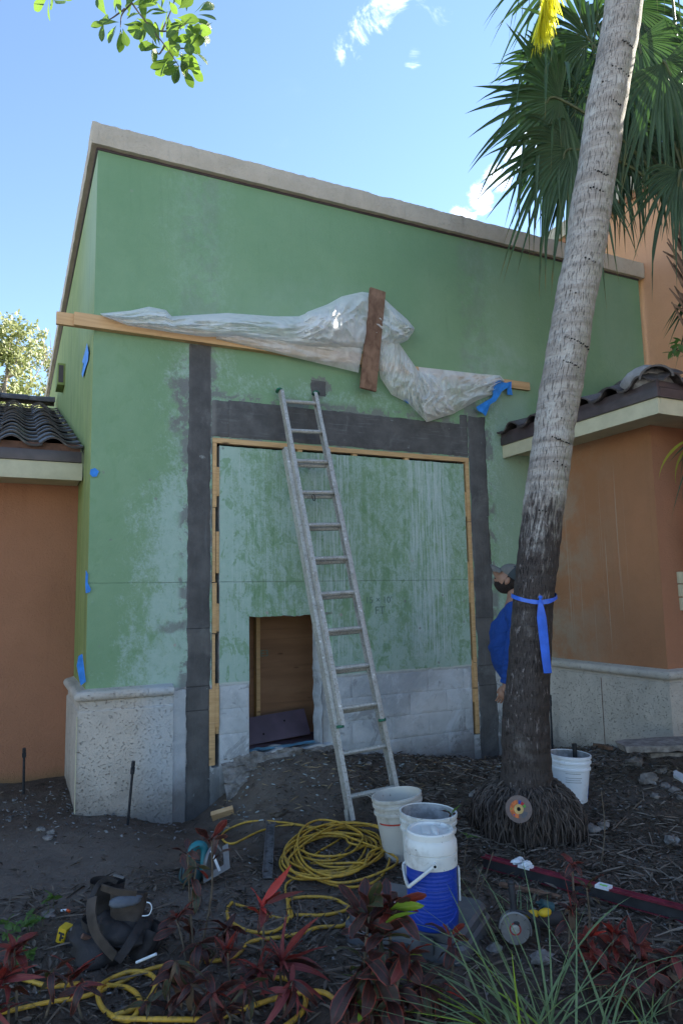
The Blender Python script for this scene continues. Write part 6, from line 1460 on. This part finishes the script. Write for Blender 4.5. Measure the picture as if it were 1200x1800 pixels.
# ---------------------------------------------------------------- stones and litter
def stone(x, y, s_, sd, label):
    q = gpt(x, y); mb = MB().blob(q+ZZ*s_*.25, s_, s_*.8, s_*.55, 12, 8, .55, sd); return solo('stone', mb, MATS['pale_stone'], label, 'stone', q, 'loose stones on the soil', smooth=40)
SD = [(1115, 1345, .075, 'flat tan stone, highest of the pair right of the palm'), (1138, 1375, .085, 'large rounded tan stone in the rubble right of the palm'), (1162, 1358, .04, 'small stone between the large tan stone and the tile fragment'), (1168, 1385, .045, 'grey stone just right of the large rounded one'), (1185, 1392, .04, 'stone below the pale tile fragment'),
      (1150, 1402, .04, 'stone at the lower edge of the rubble'), (1198, 1405, .035, 'stone at the right edge below the tile fragment'), (988, 1306, .035, 'pale stone beside the black riser'), (1010, 1304, .03, 'second pale stone right of the black riser'), (1026, 1312, .026, 'pale stone next to the dark wet batten'),
      (843, 1400, .075, 'grey stone left of the palm trunk foot'), (1040, 1462, .055, 'grey stone right of the clean bucket'), (1060, 1455, .045, 'second grey stone right of the clean bucket'), (72, 1460, .03, 'bluish stone left of the textured plinth foot'), (90, 1465, .028, 'bluish stone nearest the corner bead'), (85, 1475, .032, 'lowest bluish stone before the plinth'),
      (950, 1690, .05, 'grey stone in front of the angle grinder'), (85, 1612, .04, 'pale stone among the green weeds'), (480, 1762, .03, 'stone under the red ti plant'), (1180, 1480, .05, 'grey shape of stone at the far right edge'), (870, 1670, .035, 'pale stone at the foot of the tool case'), (648, 1345, .03, 'pale stone at the broken sill')]
for i, (x, y, s_, l) in enumerate(SD): stone(x, y, s_, i+1, l)
def scatter(name, n, m, size, region, kind, sd, flat=.35, asp=(1, 1), lift=.003):
    rnd = random.Random(sd); mb = MB()
    for i in range(n):
        while True:
            x, y = region(rnd)
            break
        z = gz(x, y)+lift; s_ = size*rnd.uniform(.4, 1.3); a = rnd.uniform(0, PI*2); L = s_*rnd.uniform(*asp); w = s_*.5*rnd.uniform(.5, 1.1)
        d = Vector((math.cos(a), math.sin(a), rnd.uniform(-flat, flat))).normalized(); t = Vector((-math.sin(a), math.cos(a), rnd.uniform(-flat, flat))).normalized(); c = Vector((x, y, z+abs(d.z)*L*.5)); n_ = d.cross(t).normalized()
        if kind == 'chip':
            h_ = s_*.16; mb.add([c-d*L*.5, c+t*w*.6-d*L*.1, c+d*L*.5, c-t*w*.5+d*L*.05, c+n_*h_-d*L*.35, c+n_*h_+t*w*.45, c+n_*h_+d*L*.35, c+n_*h_-t*w*.4], [(3, 2, 1, 0), (4, 5, 6, 7), (0, 1, 5, 4), (1, 2, 6, 5), (2, 3, 7, 6), (3, 0, 4, 7)])
        elif kind == 'leaf': mb.add([c-d*L*.5, c+t*w*.5+n_*s_*.1, c+d*L*.5, c-t*w*.5+n_*s_*.12, c+n_*-s_*.05], [(0, 4, 1), (1, 4, 2), (2, 4, 3), (3, 4, 0)])
        else: mb.add([c-d*L*.5-t*s_*.04, c+d*L*.5-t*s_*.03, c+d*L*.5+t*s_*.03, c-d*L*.5+t*s_*.04, c+n_*s_*.06], [(0, 1, 4), (1, 2, 4), (2, 3, 4), (3, 0, 4)])
    return solo(name, mb, m, None, None, kind='stuff', smooth=0)
def island(a, b, r=.9):
    return lambda N: dict(c=N.mix(N.island(), a, b), r=r, s=.2)
mat('mulch_mix', island((.032, .025, .019), (.175, .138, .11))); mat('mulch_pale', island((.11, .09, .07), (.28, .23, .19))); mat('chip_pale', island((.14, .15, .145), (.36, .40, .39))); mat('chip_grey', island((.08, .08, .08), (.26, .25, .24))); mat('straw', island((.20, .14, .08), (.42, .31, .18)))
def full(r): 
    while True:
        x, y = r.uniform(-1.6, 4.4), r.uniform(-3.9, .9)
        if x > 1.3 or y < -2.3 or r.random() < .22: return x, y
def fore(r): return r.uniform(-1.0, 3.2), r.uniform(-3.9, -1.3)
def right(r): return r.uniform(1.9, 4.8), r.uniform(-3.4, .0)
def base(r): return r.uniform(.9, 3.6), -abs(r.gauss(0, .45))-.04
def leftb(r): return r.uniform(-.9, .7), r.gauss(.1, .35) if True else 0
scatter('mulch', 9000, MATS['mulch_mix'], .030, full, 'leaf', 1, .5, (.8, 2.2)); scatter('mulch', 6500, MATS['mulch_mix'], .034, fore, 'leaf', 2, .6, (.8, 2.2)); scatter('mulch', 6500, MATS['mulch_mix'], .034, right, 'leaf', 3, .6, (.8, 2.4))
scatter('leaf_litter', 1300, MATS['mulch_pale'], .028, right, 'leaf', 4, .6, (.8, 2.4)); scatter('leaf_litter', 700, MATS['mulch_pale'], .024, fore, 'leaf', 5, .5, (.8, 2.))
scatter('paint_chips', 230, MATS['chip_pale'], .034, base, 'chip', 6, .3); scatter('rubble', 1100, MATS['chip_grey'], .026, full, 'chip', 7, .4); scatter('rubble', 500, MATS['chip_grey'], .032, lambda r: (r.uniform(3.2, 4.6), r.gauss(-1.2, .5)), 'chip', 8, .5)
scatter('rubble', 420, MATS['chip_grey'], .03, leftb, 'chip', 9, .5); scatter('straw', 170, MATS['straw'], .09, base, 'twig', 10, .15, (.5, 1.4)); scatter('twigs', 1500, MATS['mulch_pale'], .10, right, 'twig', 11, .25, (.6, 1.7)); scatter('twigs', 1100, MATS['mulch_mix'], .11, fore, 'twig', 12, .25, (.6, 1.7)); scatter('twigs', 500, MATS['mulch_pale'], .08, fore, 'twig', 13, .25, (.6, 1.5))
scatter('gravel', 2600, MATS['chip_grey'], .010, lambda r: (r.gauss(.55, .55), r.gauss(-2.1, .45)), 'chip', 14, .4); scatter('paint_chips', 130, MATS['chip_pale'], .016, full, 'chip', 15, .4)

# ---------------------------------------------------------------- planting
LV_ = {}
def lf(m, L, W, shape='oval', bend=.9, k=0, tw=0., wav=.22):
    key = (m, L, W, shape, bend, k)
    if key not in LV_: LV_[key] = leaf_mesh('leaf', L, W, bend, MATS[m], shape, .22, tw, wav, 7, k)
    return LV_[key]
def plant(name, label, cat, stems, group=None, sd=0, stemmat='woody_stem', sr=.006):
    # stems: (bx, by, tx, ty, [ (matname, count, L, W, shape, bend, elev0, elev1) ])
    rnd = random.Random(sd); b0 = gpt(stems[0][0], min(stems[0][1], 1795)); T = thing(name, label, cat, b0, group)
    for (bx, by, tx, ty, sets) in stems:
        g = gpt(bx, by); t = (g-CAM).dot(FW); top = dep(tx, ty, t+rnd.uniform(-.05, .05)); mid = (g+top)/2+R0*rnd.uniform(-.03, .03)
        P = catmull([g-ZZ*.03, mid, top], 6); part('stem', MB().tube(P, [sr*(1-.4*i/len(P)) for i in range(len(P))], 6), MATS[stemmat], T)
        for (m, n, L, W, sh_, bend, e0, e1) in sets:
            for q in range(n):
                a = 2.399*q+rnd.uniform(-.4, .4); e = rnd.uniform(R(e0), R(e1)); p = P[-1].lerp(P[-5], rnd.random()*.9) if q > 2 else P[-1]
                d = (R0*math.cos(a)+F0*math.sin(a))*math.cos(e)+ZZ*math.sin(e)
                me = lf(m, L, W, sh_, bend*(1+.5*(q % 3-1)), q % 3, (q % 3-1)*.9); inst('leaf', me, orient(p, d, rnd.uniform(-.9, .9)) @ Matrix.Scale(rnd.uniform(.45, 1.08), 4), T)
    return T
D = 'croton_dark'; Rd_ = 'croton_red'
plant('croton_shrub', 'spindly dark red croton growing in front of the teal saw', 'shrub', [
 (335, 1660, 330, 1500, [(D, 7, .13, .042, 'obov', .7, -10, 70)]), (352, 1665, 372, 1478, [(D, 6, .13, .042, 'obov', .5, 10, 85), (Rd_, 1, .12, .04, 'obov', .5, 50, 80)]), (345, 1680, 345, 1525, [('leaf_olive', 6, .11, .04, 'oval', .8, -30, 40), (Rd_, 2, .10, .035, 'obov', .6, -60, 0)]),
 (330, 1690, 310, 1615, [(D, 11, .15, .045, 'obov', .9, -30, 70), (Rd_, 3, .15, .04, 'obov', .8, 20, 70)]), (360, 1690, 400, 1630, [(D, 12, .15, .05, 'oval', .9, -50, 60)]), (345, 1700, 350, 1660, [(D, 9, .16, .035, 'lance', 1.3, -40, 30), ('leaf_olive', 3, .15, .035, 'lance', 1.2, -40, 0)])], 'red and dark foundation shrubs', 3)
plant('ti_plant', 'red ti plant with pink strap leaves and one scarlet spear, bottom centre', 'shrub', [
 (455, 1700, 460, 1597, [('croton_bright', 4, .13, .030, 'lance', .5, 20, 70), (Rd_, 5, .11, .035, 'oval', .8, 0, 60), (D, 3, .11, .03, 'oval', .9, -40, 10)]), (500, 1740, 495, 1690, [('ti_pink', 9, .23, .030, 'lance', .9, 10, 80), (D, 7, .18, .03, 'lance', 1., -20, 50), (Rd_, 5, .14, .035, 'lance', .8, -10, 60)]),
 (470, 1760, 455, 1705, [('ti_pink', 5, .17, .026, 'lance', .9, -10, 70), (Rd_, 9, .14, .028, 'lance', .9, 0, 80), (D, 8, .13, .03, 'lance', .9, -30, 60)]), (500, 1790, 515, 1725, [('ti_pink', 9, .20, .030, 'lance', 1.3, -60, 20), (D, 6, .17, .03, 'lance', 1.2, -60, 10)]), (420, 1770, 400, 1672, [(Rd_, 7, .12, .025, 'lance', .8, 10, 80), (D, 8, .14, .03, 'lance', .9, -40, 60)]), (440, 1795, 432, 1735, [('leaf_olive', 6, .16, .028, 'lance', 1.1, -50, 20), (D, 6, .15, .026, 'lance', 1.1, -60, 20), (Rd_, 3, .12, .02, 'lance', .8, 10, 60)])], 'red and dark foundation shrubs', 5)
g_ = gpt(455, 1700); t_ = (g_-CAM).dot(FW); TI = bpy.data.objects['ti_plant']
inst('leaf', leaf_mesh('leaf', .19, .034, -.35, MATS['croton_bright'], 'lance', .3, .9, .1, 9), orient(dep(466, 1580, t_), (R0*.75+ZZ*.75), .8), TI)
inst('leaf', leaf_mesh('leaf', .17, .022, .7, MATS[Rd_], 'lance', .3, .4, .1, 9), orient(dep(470, 1588, t_), (R0*.95+ZZ*.45), .8), TI)
plant('croton_shrub', 'big glossy dark croton with red-edged leaves left of the cooler', 'shrub', [
 (655, 1790, 648, 1610, [(D, 10, .205, .066, 'obov', .8, 30, 88), ('leaf_olive', 6, .20, .070, 'obov', .8, 20, 80)]), (675, 1795, 685, 1600, [(D, 9, .20, .062, 'obov', .9, 10, 85), (Rd_, 3, .18, .05, 'obov', .8, 10, 70), ('leaf_lime', 1, .14, .045, 'oval', .6, 10, 40), (Rd_, 3, .16, .05, 'oval', .8, 0, 50)]), (660, 1800, 640, 1690, [(D, 14, .21, .070, 'obov', 1.5, -60, 50), ('leaf_olive', 8, .20, .065, 'obov', 1.3, -60, 50)]), (665, 1800, 670, 1650, [(D, 12, .20, .066, 'obov', 1.2, -20, 70), ('leaf_olive', 4, .19, .060, 'obov', 1.2, -20, 60)]),
 (690, 1800, 715, 1680, [(D, 13, .18, .062, 'oval', 1., -30, 50), (Rd_, 4, .15, .05, 'oval', .9, 0, 50), ('leaf_lime', 2, .09, .03, 'oval', .6, 0, 60)]), (670, 1810, 685, 1745, [(D, 15, .20, .066, 'obov', 1.3, -50, 40), ('leaf_olive', 5, .18, .055, 'obov', 1.2, -50, 40)]), (640, 1815, 640, 1770, [(D, 8, .12, .05, 'oval', 1.1, -40, 50), ('leaf_lime', 3, .07, .03, 'oval', .6, 0, 70), (Rd_, 2, .12, .03, 'oval', .8, 0, 40)]),
 (720, 1810, 740, 1735, [(D, 9, .14, .050, 'oval', 1., -30, 50), ('leaf_olive', 3, .13, .045, 'oval', 1., -30, 40)]), (760, 1790, 770, 1740, [('croton_bright', 1, .14, .035, 'oval', .7, -10, 10), (D, 5, .13, .045, 'oval', 1., -30, 40)]), (785, 1760, 790, 1650, [(Rd_, 4, .09, .03, 'obov', .7, 20, 80), (D, 6, .12, .045, 'obov', .9, -20, 40)]), (700, 1815, 705, 1790, [(D, 9, .15, .055, 'oval', 1.1, -30, 60)])], 'red and dark foundation shrubs', 7, sr=.008)
CRB = bpy.data.objects['croton_shrub.001']; g_ = gpt(675, 1795); t_ = (g_-CAM).dot(FW)
inst('leaf', leaf_mesh('leaf', .125, .045, .4, MATS['leaf_lime'], 'oval', .15, .2, .0, 9), orient(dep(678, 1622, t_-.05), (R0*.9+ZZ*.45), -.9), CRB)
inst('leaf', leaf_mesh('leaf', .10, .030, .4, MATS['croton_bright'], 'oval', .2, .3, .1, 9), orient(dep(780, 1728, t_-.05), (R0*.9-ZZ*.45), -.5), CRB)
plant('croton_shrub', 'low scarlet and maroon croton mass at the right behind the grass', 'shrub', [
 (1050, 1760, 1035, 1650, [(Rd_, 11, .11, .035, 'oval', 1., 0, 80), (D, 8, .11, .04, 'oval', 1., -20, 50), ('croton_bright', 2, .10, .03, 'oval', .8, 20, 60)]), (1075, 1760, 1080, 1645, [(Rd_, 13, .10, .035, 'oval', 1.1, 0, 80), (D, 7, .11, .04, 'oval', 1., -20, 50), ('croton_bright', 3, .10, .03, 'oval', .8, 10, 60)]), (1100, 1760, 1115, 1660, [(Rd_, 9, .11, .035, 'oval', 1., 0, 70), (D, 10, .12, .04, 'oval', 1., -20, 50)]),
 (1060, 1770, 1060, 1690, [(D, 13, .12, .042, 'oval', 1.1, -40, 50), (Rd_, 5, .11, .035, 'oval', 1., -20, 40)]), (1120, 1770, 1140, 1690, [(D, 13, .12, .042, 'oval', 1.1, -40, 50), (Rd_, 5, .11, .035, 'oval', 1., -20, 40)]), (1160, 1770, 1180, 1680, [(D, 10, .13, .04, 'oval', 1.1, -40, 50), (Rd_, 3, .11, .035, 'oval', 1., 0, 60)]), (1090, 1790, 1095, 1720, [(D, 12, .13, .042, 'oval', 1.1, -40, 50)]), (1180, 1790, 1195, 1730, [(D, 10, .13, .042, 'oval', 1.1, -30, 50), ('dead_leaf', 4, .13, .03, 'oval', 1., -20, 40)])], 'red and dark foundation shrubs', 9)
plant('croton_shrub', 'thin dark croton with one upright striped leaf over the spirit level', 'shrub', [
 (1010, 1690, 1005, 1520, [(D, 8, .09, .035, 'oval', 1., -20, 70), (Rd_, 3, .08, .03, 'oval', 1., 0, 60)]), (1020, 1690, 1030, 1560, [('leaf_olive', 6, .12, .035, 'oval', .9, 0, 60), (D, 5, .10, .035, 'oval', .9, -20, 50)]), (1000, 1700, 1000, 1600, [(D, 7, .10, .035, 'oval', .9, -30, 60), ('dead_leaf', 3, .09, .03, 'oval', 1., -30, 30)])], 'red and dark foundation shrubs', 11)
C4 = bpy.data.objects['croton_shrub.003']; t_ = (gpt(1010, 1690)-CAM).dot(FW)
inst('leaf', leaf_mesh('leaf', .20, .038, -.12, MATS['ti_pink'], 'lance', .3, .2, .0, 9), orient(dep(1010, 1622, t_-.02), (ZZ-R0*.12), 1.3, F0), C4)
plant('ti_plant', 'bright crimson ti leaves spreading in from the bottom left corner', 'shrub', [
 (15, 1800, 5, 1720, [('ti_pink', 6, .22, .036, 'lance', .5, -10, 30), (Rd_, 7, .15, .04, 'lance', .9, -10, 80), (D, 5, .15, .04, 'lance', .9, -40, 50)]), (30, 1790, 25, 1665, [(Rd_, 9, .11, .038, 'oval', .9, 10, 80), (D, 5, .12, .04, 'oval', .9, -10, 50)]), (75, 1790, 90, 1712, [('leaf_olive', 5, .16, .035, 'lance', 1.4, -20, 30), (D, 4, .14, .035, 'lance', 1.3, -30, 30)]), (10, 1820, -5, 1770, [('ti_pink', 5, .18, .03, 'lance', 1., -30, 30), ('leaf_olive', 5, .16, .03, 'lance', 1.2, -40, 30)])], 'red and dark foundation shrubs', 13)
plant('ti_plant', 'small maroon ti sprout with one pink-edged leaf under the tape measure', 'shrub', [
 (125, 1760, 130, 1712, [(Rd_, 4, .12, .03, 'lance', .6, 10, 60), (D, 5, .12, .035, 'lance', .9, -20, 40), ('ti_pink', 1, .13, .03, 'lance', .3, 30, 50)]), (150, 1790, 145, 1730, [(D, 5, .13, .035, 'lance', 1.2, -40, 20), (Rd_, 2, .10, .025, 'lance', .9, -30, 10)])], 'red and dark foundation shrubs', 15)
plant('croton_shrub', 'drooping olive and brown croton stalks left of the scarlet ti plant', 'shrub', [
 (300, 1790, 310, 1690, [('leaf_olive', 6, .17, .03, 'lance', 1.4, -60, 0), (D, 9, .14, .04, 'oval', 1.1, -50, 40), ('dead_leaf', 4, .15, .03, 'lance', 1.3, -70, -20)]), (330, 1795, 335, 1730, [(D, 10, .14, .04, 'oval', 1.1, -50, 40), ('dead_leaf', 4, .14, .03, 'lance', 1.3, -60, 0)]), (360, 1800, 375, 1745, [(D, 9, .14, .035, 'lance', 1.1, -50, 40), (Rd_, 3, .12, .03, 'lance', 1., -20, 50)]), (270, 1800, 262, 1760, [('leaf_olive', 5, .14, .03, 'lance', 1.1, -40, 30), (D, 5, .12, .035, 'oval', 1., -40, 40)]), (390, 1810, 395, 1775, [(D, 9, .13, .035, 'oval', 1.1, -40, 50)])], 'red and dark foundation shrubs', 41)
plant('green_weed', 'pale green broadleaf weed patch at the left edge', 'weed', [(x, y, x+dx, y-h, [('leaf_green', 6, .055, .032, 'oval', .7, 0, 70)]) for x, y, dx, h in ((10, 1680, 0, 35), (25, 1665, 5, 40), (45, 1655, 3, 30), (35, 1690, 4, 25), (5, 1650, 0, 28), (60, 1640, 0, 20), (50, 1700, 2, 20), (20, 1720, 0, 20), (12, 1700, 8, 22))], 'small green weeds', 17, 'green_stem', .002)
plant('green_weed', 'little green weed with round leaves above the tape measure', 'weed', [(x, y, x+dx, y-h, [('leaf_green', 5, .055, .030, 'oval', .6, 0, 60)]) for x, y, dx, h in ((78, 1612, 4, 28), (90, 1600, 2, 22), (56, 1625, -2, 18), (72, 1628, 2, 12))], 'small green weeds', 19, 'green_stem', .002)
plant('sapling', 'spindly sprout with reddish leaves between cooler and palm roots', 'shrub', [(800, 1545, 792, 1432, [('leaf_green', 3, .08, .02, 'lance', .5, 20, 80), (D, 3, .08, .03, 'oval', .8, 0, 50)]), (795, 1545, 785, 1450, [(D, 5, .09, .03, 'oval', .9, -10, 50), (Rd_, 2, .07, .03, 'oval', .6, 30, 80)]), (815, 1540, 822, 1470, [('leaf_green', 3, .06, .03, 'oval', .7, 0, 60)])], None, 21, 'woody_stem', .003)
plant('sprout', 'tiny dark seedling standing against the clean white bucket', 'sprout', [(1016, 1470, 1014, 1432, [('leaf_olive', 3, .05, .022, 'obov', .4, 30, 80)]), (1017, 1470, 1020, 1438, [(D, 2, .045, .02, 'obov', 1., 20, 60)])], None, 23, 'woody_stem', .0022)
plant('dry_stalk', 'bare dry stalk standing in the mulch right of the clean bucket', 'stalk', [(1052, 1530, 1056, 1390, [])], None, 25, 'woody_stem', .004)
plant('dry_stalk', 'two crossing dry twigs left of the spirit level end', 'stalk', [(828, 1590, 866, 1498, []), (838, 1600, 848, 1520, [])], None, 27, 'woody_stem', .004)
# ribbon grass: arching blades from the bottom edge
def grass(label, cx_, cy_, n, sd, spread, L0, L1, lean, m='grass_blade', W=.011):
    W = W*1.4
    rnd = random.Random(sd); g = gpt(cx_, cy_); T = thing('grass_clump', label, 'grass', g, 'clumps of ribbon grass')
    for i in range(n):
        a = rnd.gauss(0, spread*1.15); L = rnd.uniform(L0, L1); b_ = g+R0*rnd.gauss(0, .05)+F0*rnd.gauss(0, .05); b_.z = gz(b_.x, b_.y)
        d = (R0*math.sin(a+lean)+ZZ*math.cos(a+lean)*1.0+F0*rnd.gauss(.15, .25)).normalized(); me = leaf_mesh('blade', L, W*rnd.uniform(.6, 1.2), rnd.uniform(.2, 1.35), MATS[m if rnd.random() < .93 else 'leaf_lime'], 'blade', .3, rnd.uniform(-.5, .5), 0, 9)
        inst('blade', me, orient(b_, d, rnd.uniform(-.5, .5)), T)
grass('largest clump of long arching green grass at the bottom right', 955, 1850, 40, 31, .50, .35, .80, -.10, W=.009)
grass('flat spray of grass blades reaching left beneath the cooler', 880, 1835, 22, 33, .35, .28, .56, -.95, W=.008)
grass('thin upright grass clump to the right of the largest one', 1070, 1840, 14, 35, .5, .25, .5, .25, W=.008)
grass('sparse grass tufts at the right edge', 1165, 1830, 9, 37, .5, .18, .38, .1, W=.006)
grass('short thin grass growing beside the spirit level', 905, 1600, 14, 39, .5, .08, .16, .0, W=.004)
